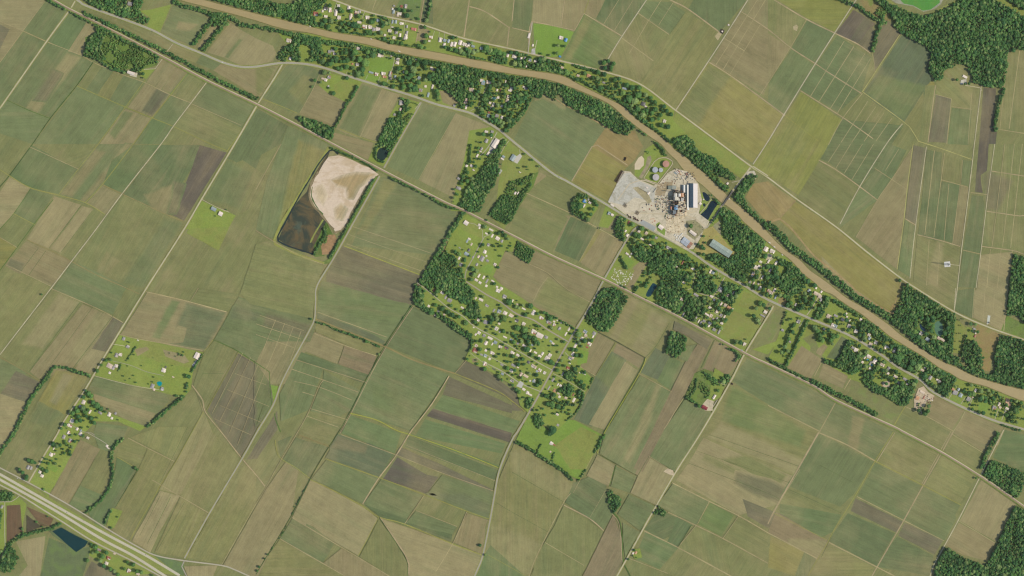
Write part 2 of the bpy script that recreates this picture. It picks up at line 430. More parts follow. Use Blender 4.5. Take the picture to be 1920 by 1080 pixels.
FIELDS = '''
t|0,0 85,0 43,58 0,40
tb|0,40 43,58 22,90 0,118
d|0,46 18,55 0,92
g1|85,0 126,18 87,76 44,57
g1|44,60 86,79 12,187 0,202 0,118
g3|131,24 162,42 125,100 91,78
t|162,42 185,53 155,104 126,99
g1|90,80 175,117 95,221 14,187
t|126,99 152,108 70,212 48,202
d|100,130 118,138 86,190 62,188
g1|0,205 12,188 92,222 61,270 0,250
g1|145,162 235,202 185,270 62,270
ol|176,118 192,124 161,168 145,161
g1|192,124 213,133 182,177 161,168
o|213,133 232,141 205,188 182,177
g1|232,141 272,155 236,200 205,188
tb|273,156 317,177 285,219 240,202
dd|294,166 316,177 285,217 266,208
tb|306,109 334,121 302,168 275,154
tb|334,121 352,136 322,174 304,168
gr|350,137 354,139 322,178 318,176
ol|354,139 389,151 358,192 322,177
g1|320,179 358,193 325,237 288,221
g1|392,153 478,197 454,240 360,195
ol|359,195 454,240 440,270 426,282 326,239
tb|236,204 283,222 250,270 187,270
g1|205,250 232,208 250,212 215,262
g3|285,222 325,238 303,270 252,270
ol|142,14 230,45 326,80 313,96 170,25
o|327,82 378,103 366,118 315,97
g1|378,103 416,118 400,131 368,118
tb|416,118 450,126 515,128 485,184 400,132
g3|325,10 375,22 392,38 388,50 362,86 300,62
t|335,40 372,46 355,58 330,54
t|432,42 450,55 480,72 512,86 518,100 512,115 480,122 450,122 420,108 388,98
g1|449,72 454,75 428,110 421,107
t|398,49 405,52 378,92 370,88
lg|262,20 282,18 322,8 300,60 275,50 282,34
tb|561,78 582,86 578,112 562,112
o|480,126 519,126 488,178 480,182
g1|540,120 575,120 600,136 587,170 562,212 540,208 492,182
ol|570,140 592,150 570,200 540,170
tb|594,160 652,182 650,192 625,237 562,214 588,166
t|680,156 750,177 728,220 706,265 632,242
g1|680,156 716,167 672,257 634,240
tb|626,248 700,268 690,300 652,282 622,270
g1|790,192 855,212 826,262 784,338 728,312 747,268
t|855,212 920,238 905,262 865,360 845,368 786,338 828,264
g2|480,202 540,236 526,270 490,290 475,330 440,318 410,322 440,270
g1|540,236 545,238 628,275 612,285 580,330 560,360 520,440 510,448 480,430 500,340 526,272
yo|560,262 612,284 560,365 520,438 540,340
ol|455,300 500,330 470,390 447,404 440,400 380,372 405,322
g2|425,300 474,324 450,392 382,372
g3|60,272 112,300 147,317 112,364 57,352 18,330
ol|112,300 182,272 148,317
t|18,332 57,352 27,400 0,428 0,360
g1|57,354 100,366 64,420 26,400
ol|26,402 64,421 32,464 0,443
t|102,368 152,384 92,466 50,449
t|154,386 176,392 114,474 94,466
ol|176,392 198,403 135,488 114,476
tb|50,451 134,490 97,538 12,497
d|20,484 48,494 38,512 12,498
yo|0,446 31,464 0,505
g1|186,270 250,270 192,346 160,380 112,366 147,317
tb|178,280 200,285 135,370 112,364
tb|236,270 248,270 205,330 160,380 150,376
g3|250,272 300,272 230,362 193,346 210,300
tb|192,348 228,366 198,402 162,381
g2|303,272 375,272 325,345 290,395 262,388 232,364
g2|338,272 385,278 330,360 312,400 280,390
dd|375,272 425,286 345,414 315,400 350,340
d|325,340 348,346 330,400 310,402
tb|270,365 325,345 312,402 285,392
ol|231,366 343,418 275,538 240,536 136,490 181,430
g2|310,410 342,418 270,540 228,530 290,440
lt|200,470 225,490 205,510 180,512
o|0,508 55,518 97,540 0,664
g1|135,492 150,495 240,538 232,548 212,590 100,542
ol|98,543 175,577 150,566 54,697 0,668
t|110,550 150,567 80,655 40,645
tb|155,570 210,594 137,690 75,712 56,697
t|180,585 212,597 150,680 120,680
d|212,595 232,606 224,627 190,674 160,672
t|172,654 200,660 168,704 140,692
g1|0,672 54,698 0,736
d|30,695 76,717 55,755 0,740
t|0,738 54,756 37,790 0,845
yo|105,694 165,706 120,780 72,752
ol|72,754 121,780 56,900 0,876 0,848 38,808
g1|72,754 118,778 85,800 56,790
t|120,700 138,704 105,760 92,752
tb|276,548 352,566 424,584 400,634 382,657 320,646 226,627
g3|322,562 338,566 300,636 284,632
db|350,567 424,586 384,656 318,645
t|335,612 348,616 342,640 316,642
ol|374,540 448,551 425,585 356,566
lg|224,628 382,661 362,696 358,730 345,745 312,738 178,704 212,650
yy|262,637 380,662 362,690 300,680 258,662
g1|178,706 310,738 318,750 295,776 175,738 165,730
t|175,738 205,748 292,775 275,800 240,790 178,752
lg|160,726 178,752 196,772 275,800 262,808 222,790 180,790 150,820 130,870 90,930 56,905 90,846 120,790
g1|182,792 240,800 232,820 205,848 185,840 176,812
tb|150,824 188,842 128,945 92,930
ol|188,842 206,848 208,880 190,925 150,910
g3|150,910 192,928 170,955 150,957 130,945
lg|56,906 92,926 92,935 78,918
o|240,822 277,840 265,870 220,857 222,836
g3|219,858 252,876 218,945 190,1000 165,960 200,925 214,890
dg|250,880 255,882 218,950 195,975 190,970
o|277,840 327,865 245,1010 209,1002 217,950 258,884
o|299,800 352,800 328,864 270,833 245,820
lt|366,730 400,815 350,930 298,918 330,865 380,772
o|400,812 454,862 392,962 338,930
t|300,920 337,930 298,1000 282,1036 248,1014
o|338,932 391,964 346,1046 290,1035
o|395,964 454,864 480,890 480,945 415,1058 350,1045
tb|418,1060 480,950 500,915 570,818 560,880 547,965 505,1035 490,1080 470,1080
ol|383,660 402,638 440,656 385,768 362,724
g1|402,636 448,556 478,566 590,600 583,615 545,680 475,676 440,655
db|438,575 448,573 490,588 480,602 430,598
dd|445,662 475,680 412,800 395,770
d|388,770 445,665 505,700 510,740 512,755 454,858 415,808
d|520,770 520,805 482,860 462,862
g2|480,680 500,690 506,735 512,758 480,800
lb|508,722 522,724 513,755
tb|548,640 582,642 540,720 508,720 480,680 500,640
tb|590,622 645,646 632,682 570,658 578,640
pb|646,648 706,668 692,704 634,682
o|590,610 720,652 705,668 592,622
dg|565,660 690,702 680,718 557,674
g1|556,676 606,690 580,768 527,790 524,740
g1|607,694 676,732 658,770 594,800 582,770 606,712
ol|580,770 652,788 633,808 620,835 560,808
db|598,562 718,632 700,636 592,590
g1|597,545 770,568 722,645 594,588
d|612,500 665,470 790,516 775,560 770,572 740,565 612,528
dd|640,462 790,520 772,552 620,505
g3|605,530 740,568 770,574 745,610 598,580
db|596,588 690,622 722,640 718,645 594,598
g1|712,332 740,336 856,396 842,440 824,480 660,460
g2|740,345 790,372 832,410 820,470 740,440 690,420
o|720,335 745,345 690,430 668,440
ol|480,458 508,450 608,498 592,540 586,598 470,570 450,550
g2|775,575 886,634 876,662 853,700 722,648
g1|722,652 842,702 800,762 770,808 658,772 690,705
g3|700,720 745,735 770,790 700,775
d|876,668 975,742 985,770 960,770 960,750 852,702
d|842,706 960,760 960,775 830,740
g3|830,740 975,790 962,815 812,768
dd|812,766 960,812 955,830 800,780
g3|797,786 948,832 940,850 778,818
g3|657,778 752,812 740,850 640,812
g2|640,816 740,852 712,895 617,838
db|622,838 690,830 735,850 712,894 610,858
d|634,816 690,834 685,850 620,840
g1|612,862 710,896 680,944 584,898
dg|555,820 614,838 580,895 530,862
dg|520,828 548,816 526,858
dd|745,857 800,890 822,894 800,926 718,898
d|750,838 830,872 925,918 918,922 742,852
g2|765,816 935,882 926,900 760,838
g3|770,812 935,872 936,878 772,818
g1|829,890 926,922 918,974 800,928
db|800,925 918,972 916,945 870,925
g1|715,898 792,928 758,980 682,944
dg|684,946 848,1002 846,1016 712,968
g1|780,958 857,988 848,1002 762,980
tb|876,962 918,976 904,1040 850,1016
t|582,900 620,918 680,950 708,972 672,1042 548,970
ol|710,974 745,1018 765,1055 765,1080 730,1080 674,1044
t|715,972 846,1018 905,1042 890,1080 769,1080 766,1050 745,1015
g1|548,972 625,1018 604,1054 525,1010
dg|576,985 624,1018 603,1054 562,1032
o|524,1012 646,1078 640,1080 485,1080 505,1038
tb|640,1028 700,1062 732,1080 650,1080 606,1056
o|935,900 965,830 975,838 1005,852 1080,900 1075,925 1055,942 1018,1020 1000,1056 985,1080 893,1080 918,975
lt|975,840 1060,900 1076,912 1056,940 960,884 958,850
lt|960,995 1015,1020 1002,1055 992,1078 905,1060 915,980
g3|905,1045 920,1022 985,1080 892,1080
g2|1075,905 1108,892 1137,908 1137,950 1105,972 1060,942
ol|1056,950 1100,975 1132,996 1090,1080 995,1080 1018,1022 1040,985
g1|1105,974 1135,922 1150,962 1132,993
t|1120,852 1153,872 1142,912 1100,892
g3|1155,874 1194,893 1180,924 1145,912
pb|1196,848 1216,858 1196,892 1180,880
t|1218,858 1265,886 1232,948 1182,924 1195,894
g1|1180,926 1230,950 1200,995 1158,964
pb|1150,964 1166,1008 1168,1052 1157,1080 1092,1080
g1|1168,980 1200,998 1172,1045 1168,1010
g2|1208,992 1242,1012 1300,985 1250,962 1230,962
dg|1270,965 1296,986 1270,1025 1250,1018 1262,990
g3|1210,998 1272,1027 1230,1075 1190,1045
ol|1298,987 1360,1012 1375,1080 1330,1060 1274,1028
gr|1332,942 1376,966 1352,1005 1308,982
g1|1262,906 1330,940 1305,984 1232,948
ol|1378,968 1440,1000 1440,1055 1362,1012
t|1320,820 1440,855 1500,880 1460,945 1385,966 1268,900 1290,870
ol|1345,862 1400,852 1475,892 1458,918 1385,888
ol|1322,850 1440,905 1432,915 1316,862
o|1360,745 1373,719 1440,762 1535,810 1500,880 1315,820
g1|1401,672 1566,752 1537,807 1440,760 1372,714
gr|1372,722 1440,762 1512,808 1500,838 1352,790
t|1352,792 1440,830 1505,862 1490,890 1325,820
d|1380,884 1445,901 1480,920 1466,944 1425,932 1378,906
d|1392,935 1440,955 1492,974 1476,998 1440,990 1402,968
d|500,588 590,610 580,638 492,612
pb|1385,966 1440,998 1455,960 1500,985 1552,1014 1532,1048 1440,998
t|1476,1010 1545,1012 1552,1018 1532,1048 1480,1022
g1|1567,755 1635,790 1675,810 1640,862 1536,810
tb|1598,780 1622,785 1606,845 1590,836
g1|1536,812 1638,866 1602,925 1575,950 1480,912 1462,930
ol|1480,912 1575,950 1565,990 1460,942
g3|1462,944 1578,965 1560,998 1540,1008 1462,962
g1|1642,868 1728,912 1694,974 1608,930
d|1604,934 1694,978 1680,998 1595,958
g2|1590,962 1678,1000 1642,1060 1555,1015 1564,998
g1|1732,914 1800,947 1785,980 1770,1012 1697,976
g2|1720,940 1790,970 1768,1012 1700,975
d|1696,980 1768,1014 1752,1040 1684,1004
g2|1682,1006 1750,1042 1744,1080 1640,1062
o|1677,812 1763,850 1730,908 1645,864
o|1767,853 1833,890 1800,944 1735,908
ol|1697,764 1785,808 1765,846 1675,802
tb|1744,760 1752,742 1808,770 1785,805 1742,782
tb|1812,770 1882,802 1860,830 1845,848 1788,812
ol|1786,816 1844,850 1834,888 1768,848
g3|1884,806 1920,815 1920,886 1862,858
t|1840,900 1905,946 1868,1016 1800,976
tb|1798,980 1866,1018 1850,1052 1805,1040 1772,1022
o|1555,1020 1640,1064 1634,1080 1518,1080 1534,1050
yo|1445,1005 1508,1035 1490,1080 1440,1064
g1|1508,1035 1530,1048 1512,1080 1490,1080
ol|1180,1080 1200,1050 1262,1080
g1|964,0 1000,0 994,58 960,52
t|1000,0 1058,0 1052,50 997,42
tb|1060,0 1104,0 1094,26 1076,56 1054,50
lb|1000,44 1030,46 1076,60 1052,106 1010,108 1002,100
yy|994,60 1000,100 992,104 990,98
tb|1104,0 1134,0 1117,35 1096,25
dg|1135,0 1160,0 1132,45 1117,35
g2|1160,0 1212,0 1165,70 1132,46
gr|1097,27 1164,70 1120,130 1057,114 1075,62
o|1097,27 1112,36 1072,112 1057,112
ol|1197,25 1165,70 1140,112 1150,132 1200,156 1225,114
g1|1198,24 1212,2 1257,4 1285,22 1255,64
o|1288,22 1350,62 1350,82 1268,206 1198,156 1256,68
g2|1300,0 1400,0 1350,60 1290,18
tb|1404,0 1440,0 1440,55 1390,23
tb|1388,24 1440,56 1440,158 1432,178 1332,117
yo|1330,120 1370,143 1467,216 1440,265 1410,305 1352,268 1268,208
ol|1268,208 1330,120 1370,143 1300,250
yg|1458,0 1570,0 1605,14 1566,60 1515,35
ol|1440,0 1452,0 1512,38 1482,88 1440,58
g2|1514,38 1564,62 1528,120 1484,90
tb|1440,62 1481,90 1440,154
g1|1442,156 1484,92 1526,122 1470,213 1440,194
g2|1570,66 1634,108 1615,172 1572,210 1500,168 1530,122
dd|1600,18 1642,44 1608,82 1567,62
d|1634,48 1640,60 1630,98 1608,84
d|1660,34 1672,45 1676,52 1690,64 1640,132 1638,100 1648,60
db|1691,66 1737,88 1748,102 1740,128 1748,150 1740,160 1695,226 1622,172
g3|1650,140 1740,162 1695,226 1622,174
yo|1748,150 1754,160 1738,160
o|1732,172 1728,230 1722,264 1710,240 1696,228
o|1772,132 1797,120 1840,162 1822,204 1784,200 1784,184 1755,178 1755,154
ol|1735,160 1754,160 1740,266 1725,262
d|1755,178 1784,186 1776,268 1741,266
g3|1785,202 1822,206 1816,272 1777,270
ol|1824,164 1838,166 1826,270 1817,272
dd|1844,164 1868,166 1864,210 1870,240 1858,364 1828,360
ol|1892,94 1920,94 1920,250 1874,242
yg|1502,172 1578,224 1555,270 1500,368 1412,310 1442,265 1472,218
g2|1580,224 1695,235 1640,320 1612,348 1555,305 1538,298
ol|1537,300 1611,350 1567,422 1494,370
g1|1614,352 1640,366 1645,376 1576,426 1572,420
g2|1642,318 1670,336 1645,375 1614,350
g2|1668,270 1700,282 1672,336 1642,316
tb|1710,280 1701,350 1694,410 1682,505 1604,444 1645,375
d|1713,272 1738,278 1717,420 1697,410
g2|1738,280 1766,286 1760,455 1722,440
g2|1766,340 1800,346 1786,455 1752,446
ol|1770,290 1805,300 1800,344 1766,336
g1|1806,300 1821,302 1816,350 1802,345
tb|1801,348 1816,352 1802,462 1786,456
g3|1697,412 1716,424 1707,520 1684,506
ol|1720,442 1800,462 1795,540 1790,580 1712,530
t|1756,452 1770,456 1758,538 1738,534
g2|1822,366 1851,368 1838,475 1806,468
g2|1806,470 1836,478 1830,540 1796,538
ol|1854,270 1920,270 1920,478 1840,462
d|1842,330 1856,320 1900,340 1870,396 1850,392
t|1838,478 1898,472 1890,540 1882,622 1794,582 1832,540
g2|1794,545 1828,540 1824,598 1790,582
br|1411,345 1440,340 1492,376 1462,412 1440,420 1398,370
yy|1268,210 1350,272 1408,312 1390,335 1380,328 1305,278 1290,255 1255,240
yo|1492,378 1566,425 1685,520 1690,545 1672,588 1640,570 1600,545 1540,490 1460,412
t|1540,480 1600,540 1640,568 1640,580 1600,560 1545,510
g1|1003,180 1018,172 1042,188 1062,200 1100,220 1122,232 1150,252 1126,270 1110,275 1072,340 962,264
t|1003,178 1020,172 1040,184 1062,200 1060,206 1018,184 1002,190
br|1135,240 1160,252 1190,245 1206,275 1190,300 1168,320 1110,276
yo|1112,276 1175,314 1166,325 1140,378 1072,340
ol|1012,318 1032,324 1086,362 1070,400 988,362
tb|1012,322 1025,330 988,360 980,360
ol|960,412 986,364 1070,402 1048,440 1020,470 960,436
tb|1048,442 1065,410 1060,404 1076,404 1042,462 1038,470
dg|1070,406 1118,428 1086,490 1040,470
yo|1120,430 1128,434 1092,492 1086,490
tb|1128,434 1168,454 1132,522 1088,492
ol|1125,385 1140,390 1125,432 1108,424
tb|1162,404 1155,440 1130,430 1148,405
lg|1136,385 1160,398 1140,428 1122,424
tb|960,478 1005,472 1130,524 1112,560 1080,612 1060,602 1020,586 940,534 925,518 948,470
o|1028,520 1108,566 1078,612 1000,566
o|1180,558 1260,594 1256,605 1210,670 1122,622 1165,585
tb|1185,560 1198,566 1156,640 1142,632
t|1222,580 1256,600 1212,668 1185,650
tb|1120,624 1152,642 1116,705 1088,688
pb|1157,644 1208,670 1198,690 1150,660
db|1146,662 1170,678 1110,800 1076,786 1117,706
g3|1148,662 1172,676 1145,730 1118,706
t|1172,678 1196,695 1134,806 1104,796
db|1229,652 1256,668 1233,712 1200,698
g3|1256,668 1284,682 1260,733 1232,714
g1|1200,704 1258,735 1240,805 1206,855 1190,890 1124,850 1134,812
t|1230,720 1240,724 1215,800 1180,870 1170,860
pb|1308,645 1328,655 1280,745 1205,885 1188,878 1245,760 1284,680
pb|1340,640 1372,652 1385,680 1362,705 1345,712 1318,692
d|1265,602 1336,638 1325,655 1292,632 1262,618
g1|1275,652 1306,645 1288,678 1272,672
g1|1284,748 1320,768 1336,775 1265,884 1218,856 1245,806
lb|992,777 1035,812 1062,786 1078,788 1130,816 1115,848 1097,882 1086,900 1060,886 1007,850 967,826
yy|1040,835 1090,800 1128,818 1100,880 1070,880
yy|948,262 1010,305 1008,330 985,350 945,430 918,405 930,380
yy|1386,545 1430,570 1408,606 1385,590
'''
for ln in FIELDS.strip().splitlines():
    k, pts = ln.split('|'); p = P(pts)
    lawnish = k in ('lg', 'lb', 'yy', 'sc')
    c = [.86 * a_ + .14 * b_ for a_, b_ in zip(COL[k], COL['ol'])] if not lawnish and k not in ('br', 'd', 'dd') else list(COL[k]); j = 1 + rnd.uniform(-0.05, 0.05); c = (c[0] * j * rnd.uniform(.98, 1.02), c[1] * j, c[2] * j, 1)
    cv, ar = covered(p)
    if cv > 0.8 and not lawnish and not any(bside(v) for v in p):
        c = [.72 * a_ + .28 * b_ for a_, b_ in zip(c, COL['ol'])]
        o = soft_sheet('field_patch', p, 'crop', c, min(8.0, 2.5 + 0.10 * math.sqrt(ar))); tag(o, kind='structure')
        continue
    sheet('field', p, 'lawn' if lawnish else 'crop', c, label={'lb': 'bright green pasture', 'lg': 'mown grass'}.get(k))

# grass of the settlements, river bank and verges
LAWNS = '''
yy|1785,592 1812,616 1806,664 1783,660
lg|860,403 875,402 911,422 970,450 961,472 947,470 924,519 940,534 1020,586 1079,614 1092,598 1100,600 1121,622 1107,650 1088,686 1112,710 1074,780 1062,790 1040,812 992,776 975,760 966,726 920,697 871,675 878,660 886,634 850,600 800,580 776,560 790,530 830,480
lg|604,0 625,0 695,26 787,48 870,75 955,95 1050,115 1120,133 1200,158 1265,207 1262,225 1290,255 1305,280 1345,330 1370,360 1357,355 1335,337 1305,312 1275,287 1230,250 1190,220 1135,182 1055,142 960,127 830,100 730,82 587,51 480,26
lg|520,60 580,62 680,82 775,105 905,130 1005,148 1000,170 965,230 952,246 934,242 906,225 879,211 820,196 771,179 705,159 645,143 580,121 530,118 520,100 540,85
lg|1180,445 1205,427 1292,472 1345,505 1395,535 1440,564 1402,660 1382,655 1270,592 1132,525
lg|1180,408 1196,425 1176,452 1158,448 1160,420 1170,405
lg|1290,470 1335,500 1395,535 1440,562 1595,630 1652,665 1682,687 1725,712 1802,762 1920,805 1920,751 1849,725 1780,699 1711,657 1649,615 1592,575 1542,545 1490,496 1442,456 1395,417 1355,385 1330,420 1310,450
lg|1475,576 1512,596 1595,632 1630,652 1655,668 1682,690 1722,714 1705,755 1692,762 1600,715 1560,690 1520,640 1516,700 1440,672 1456,640
lg|1082,360 1115,377 1122,390 1102,416 1070,400
lg|880,245 920,238 945,254 962,266 935,300 925,345 905,380 878,397 845,395 850,370 870,300
lg|752,182 788,192 745,270 718,312 690,300 706,268 728,222
lg|617,136 680,153 672,165 650,192 615,175 598,160
lg|1190,315 1205,298 1210,280 1225,270 1250,290 1232,310 1208,334 1190,330
lg|1205,332 1228,302 1250,296 1261,305 1250,322 1232,345
lg|1312,360 1345,380 1352,392 1330,425 1312,400
sc|1712,585 1785,590 1782,660 1725,640
sc|160,70 195,56 290,100 295,122 270,130 210,128 160,100
sc|970,452 1002,470 992,494 964,478
sc|955,340 1010,322 1000,350 975,385 950,422 925,410
sc|1302,700 1322,692 1366,708 1350,740 1322,768 1284,745
lg|1340,690 1366,706 1350,745 1325,760 1330,735
sc|1658,8 1702,24 1688,42 1668,28
yy|1866,0 1920,32 1920,20 1885,0
sc|1888,592 1920,608 1920,636 1876,622
yy|1784,590 1812,615 1806,665 1782,660
lg|1812,612 1832,618 1826,640 1812,640
yy|400,412 440,403 410,470 350,437 378,375
lg|378,376 405,388 442,404 430,425 345,430
lg|255,128 291,130 274,148 262,142
lg|0,925 36,932 50,945 40,1000 22,1020 0,1035
ol|20,1000 40,1000 90,1000 75,1080 20,1080 30,1050
lg|170,1010 248,1055 285,1076 230,1080 200,1062 165,1040
lg|210,952 230,958 214,990 200,985
lg|1182,1030 1200,1028 1204,1045 1190,1048
yy|0,888 58,912 130,955 210,1000 262,1030 295,1045 345,1055 340,1080 262,1070 175,1018 120,985 80,960 35,930 0,912
g3|282,1035 345,1056 345,1080 330,1075
rb|12,948 38,946 42,996 12,1018
rb|50,950 100,972 95,985 78,988
dk|50,965 78,988 50,998
t|30,1015 85,1005 75,1080 35,1080 52,1060
g2|92,1008 145,1030 170,1025 165,1050 155,1080 76,1080
d|172,1052 217,1080 158,1080
t|345,1062 408,1060 400,1080 352,1080
g2|92,996 115,988 168,1016 145,1034 100,1005
'''
for ln in LAWNS.strip().splitlines():
    k, pts = ln.split('|')
    sheet('field' if k in ('rb', 'dk', 'd', 't', 'g2', 'ol') else 'grassland', P(pts), 'scrub_ground' if k == 'sc' else ('crop' if k in ('rb', 'dk', 'd', 't') else 'lawn'), COL[k])
# garden plots inside the lawns: short green, dry and tan squares
PLOTS = '''
lb|796,147 820,152 812,158 790,152
lb|686,137 716,146 708,154 682,149
lb|690,108 742,108 735,130 722,135 692,135
tb|824,170 845,172 862,190 850,200 830,192
yy|640,150 672,160 655,190 630,180 625,160
tb|784,48 806,57 796,80 782,76
gr|750,0 790,0 785,40 770,35 740,18
dg|795,0 812,0 812,45 790,40
yy|873,410 905,424 906,448 868,432
lb|915,495 925,500 920,515 890,508
yy|1036,660 1062,646 1050,665 1036,690
tb|1185,475 1217,490 1180,548 1165,542 1188,500 1200,490
lb|1172,480 1190,490 1180,505 1165,500
yy|1170,500 1190,506 1176,536 1142,522 1155,500
yy|1230,510 1244,520 1240,535 1226,530
yy|1395,545 1428,562 1416,585 1384,573
yy|1374,582 1428,608 1398,655 1352,626
ol|1456,580 1476,585 1440,650 1404,650 1430,610
br|1460,560 1474,552 1478,565 1472,575 1458,568
lg|1552,568 1575,580 1568,592 1550,588
lg|1478,590 1492,596 1440,665 1410,655 1455,640
yy|1515,604 1540,617 1528,638 1508,634
tb|1503,648 1542,675 1520,710 1476,690
tb|1544,680 1590,705 1580,728 1535,708
ol|1598,712 1635,725 1690,765 1680,790 1640,775 1590,740
g2|1578,630 1592,638 1570,675 1550,670 1560,655
ol|1505,635 1525,625 1536,655 1528,658
tb|1532,655 1545,645 1552,650 1540,668 1530,662
lg|1638,700 1655,715 1650,722 1632,712
br|1650,715 1668,720 1664,726 1654,726
lb|1836,752 1858,756 1850,772 1834,768
lb|1780,745 1805,755 1798,765 1782,752
br|1830,605 1874,626 1862,660 1856,697 1842,694 1842,668 1832,648
br|1690,545 1700,530 1690,575 1684,588 1668,578
rb|1885,745 1900,750 1892,762 1884,756
lb|1090,690 1112,712 1104,722 1082,710
lb|1085,655 1104,660 1100,680 1082,684
yy|1018,750 1035,755 1030,770 1012,764
yy|1070,745 1085,752 1080,765 1068,760
tb|885,672 897,672 896,678 886,680
lb|90,866 110,878 104,886 88,878
tb|252,655 275,650 280,655 258,668
t|305,655 345,665 355,678 345,682 310,668
'''
for ln in PLOTS.strip().splitlines():
    k, pts = ln.split('|')
    sheet('garden_plot', P(pts), 'lawn' if k in ('lb', 'lg', 'yy', 'gr', 'br', 'ol') else 'crop', COL[k], wob=0.3)

# ---------------------------------------------------------------- water
RIV_N = P('385,0 480,25 530,37 587,51 630,61 695,71 730,82 780,91 830,100 880,110 920,117 960,127 1010,134 1055,142 1090,160 1135,182 1170,200 1190,220 1210,235 1232,250 1257,271 1266,281 1287,295 1303,310 1323,326 1345,348 1360,362 1376,378 1400,397 1430,425 1444,440 1455,452 1476,471 1500,487 1517,505 1537,519 1555,532 1572,546 1592,561 1624,579 1646,594 1667,609 1692,630 1717,646 1752,669 1775,681 1797,690 1824,704 1855,714 1880,721 1920,731')
RIV_S = P('335,0 430,25 480,39 530,54 580,62 630,74 680,82 730,95 775,105 830,115 905,130 960,139 1022,149 1060,160 1110,180 1145,197 1167,217 1190,235 1220,258 1239,270 1252,286 1268,301 1278,315 1297,333 1315,346 1328,358 1350,378 1375,395 1395,417 1422,440 1442,457 1460,472 1475,482 1490,496 1506,514 1527,530 1542,545 1560,552 1570,560 1592,575 1615,589 1630,601 1649,615 1667,630 1686,642 1711,657 1736,672 1761,690 1780,699 1799,711 1817,717 1849,725 1867,732 1886,740 1911,750 1920,752')
RN = extend_line(RIV_N); RS = extend_line(RIV_S)
rp = smooth_line(RN, 10) + smooth_line(RS, 10)[::-1]
sheet('river', rp, 'river_water', col(168, 151, 104), ext=False, wob=1.3, mask=ROADM)
RIVM = dil(ROADM.copy(), 2)
# low eroded bank edge
for nm, ln in (('river_bank', RN), ('river_bank', RS)):
    strip(nm, smooth_line(ln, 10), 1.6, 'earth', col(120, 118, 70), 0.5)
def pond(pts, c, nm='pond', mat='water'):
    return sheet(nm, P(pts), mat, c, wob=0.4, mask=ROADM, smooth=True)
NAVY = col(26, 44, 54)
sheet('pit_mud', P('620,280 606,300 582,342 575,360 555,382 530,430 522,449 545,464 590,478 605,440 614,417 605,400 582,370'), 'mud', wob=1.2)
sheet('dredged_sand', P('616,294 635,291 665,302 692,314 710,327 700,335 687,349 672,375 655,405 652,417 640,432 630,438 625,428 615,416 605,402 590,386 581,368 584,345 598,322 607,306'), 'pit_sand', col(206,190,165), wob=2.2)
for pts, c in (('622,338 640,332 668,325 704,327 690,336 673,350 662,372 652,372 650,352 632,348', col(176,154,114)), ('592,352 604,346 612,366 606,384 594,372', col(196,180,148)), ('628,392 640,382 650,392 642,412 630,410', col(190,170,136))):
    o = tag(soft_sheet('sand_stain', P(pts), 'crop', c, 8.0), kind='structure')
sheet('weedy_bank', P('597,445 612,415 624,440 608,480 590,482 588,462'), 'scrub_ground', col(86, 112, 52), wob=1)
sheet('rusty_spoil', P('612,440 628,440 632,450 618,476 604,478 602,462'), 'earth', col(158, 128, 92), wob=1)
for pts, wd, c, mt in (('619,278 634,284 664,298 700,314 708,322', 5, col(112,128,66), 'lawn'), ('708,332 690,362 665,405 640,452 616,490 604,494', 7, col(98,124,58), 'scrub_ground'),
                       ('617,276 578,336 555,375 530,415 514,450 517,458 560,478 608,494', 5, col(150,152,82), 'lawn')):
    strip('levee', P(pts), wd, mt, c, 0.3)
strip('seepage_ditch', P('634,289 626,281 617,283 597,308 580,337 560,370 534,419 521,443 522,452 542,462 589,477'), 2.6, 'water', col(46, 58, 56), 0.7)
for pts, wd in (('597,322 584,344 580,366 588,386 603,403 614,417 626,430', 3.4), ('626,436 640,432 652,417 657,404 673,374 688,348', 2.4)):
    strip('pit_margin', P(pts), wd, 'earth', col(136,124,92), 1.4)
strip('pit_margin', P('586,350 584,368 594,388 606,402'), 1.6, 'lawn', col(84,104,58), 1.8)
strip('pit_berm', P('606,412 598,425 588,442 582,455'), 2.6, 'lawn', col(142,148,80), 0.5)
pond('1335,376 1345,382 1340,391 1332,404 1326,413 1311,407 1319,397 1325,391 1328,385', NAVY)
pond('1317,362 1322,361 1331,371 1328,377 1322,375', NAVY)
pond('1318,383 1320,381 1323,383 1322,387 1319,387', NAVY)
pond('709,282 716,277 728,284 722,298 714,302 706,295', col(40,58,50))
pond('1222,533 1226,531 1232,536 1226,545 1220,555 1213,556 1212,550', col(26,62,72))
pond('1724,606 1730,612 1736,618 1733,622 1726,616', col(30,58,74))
pond('1752,608 1758,602 1766,606 1768,620 1764,630 1757,628 1752,618', col(88,124,98))
pond('294,717 300,715 304,718 302,723 297,723', col(0,140,142))
sheet('pond', P('98,996 115,989 140,1003 165,1015 160,1024 143,1035 125,1020'), 'water', col(24,58,60), wob=0.5, mask=ROADM)
sheet('oxbow_marsh', P('1672,0 1680,6 1712,12 1732,22 1752,17 1764,8 1768,0'), 'earth', col(150,150,130), wob=1)
sheet('oxbow_pond', P('1688,0 1695,7 1712,10 1730,20 1745,18 1762,5 1762,0'), 'lawn', col(86,144,66), wob=0.8)
strip('levee', P('1665,0 1685,14 1710,25 1735,30 1762,18 1780,8 1800,0'), 3, 'lawn', col(140,150,80))
sheet('clearing', P('1612,0 1655,0 1660,16 1672,26 1690,38 1672,40 1650,34 1625,22'), 'scrub_ground', col(140,128,82), wob=1)

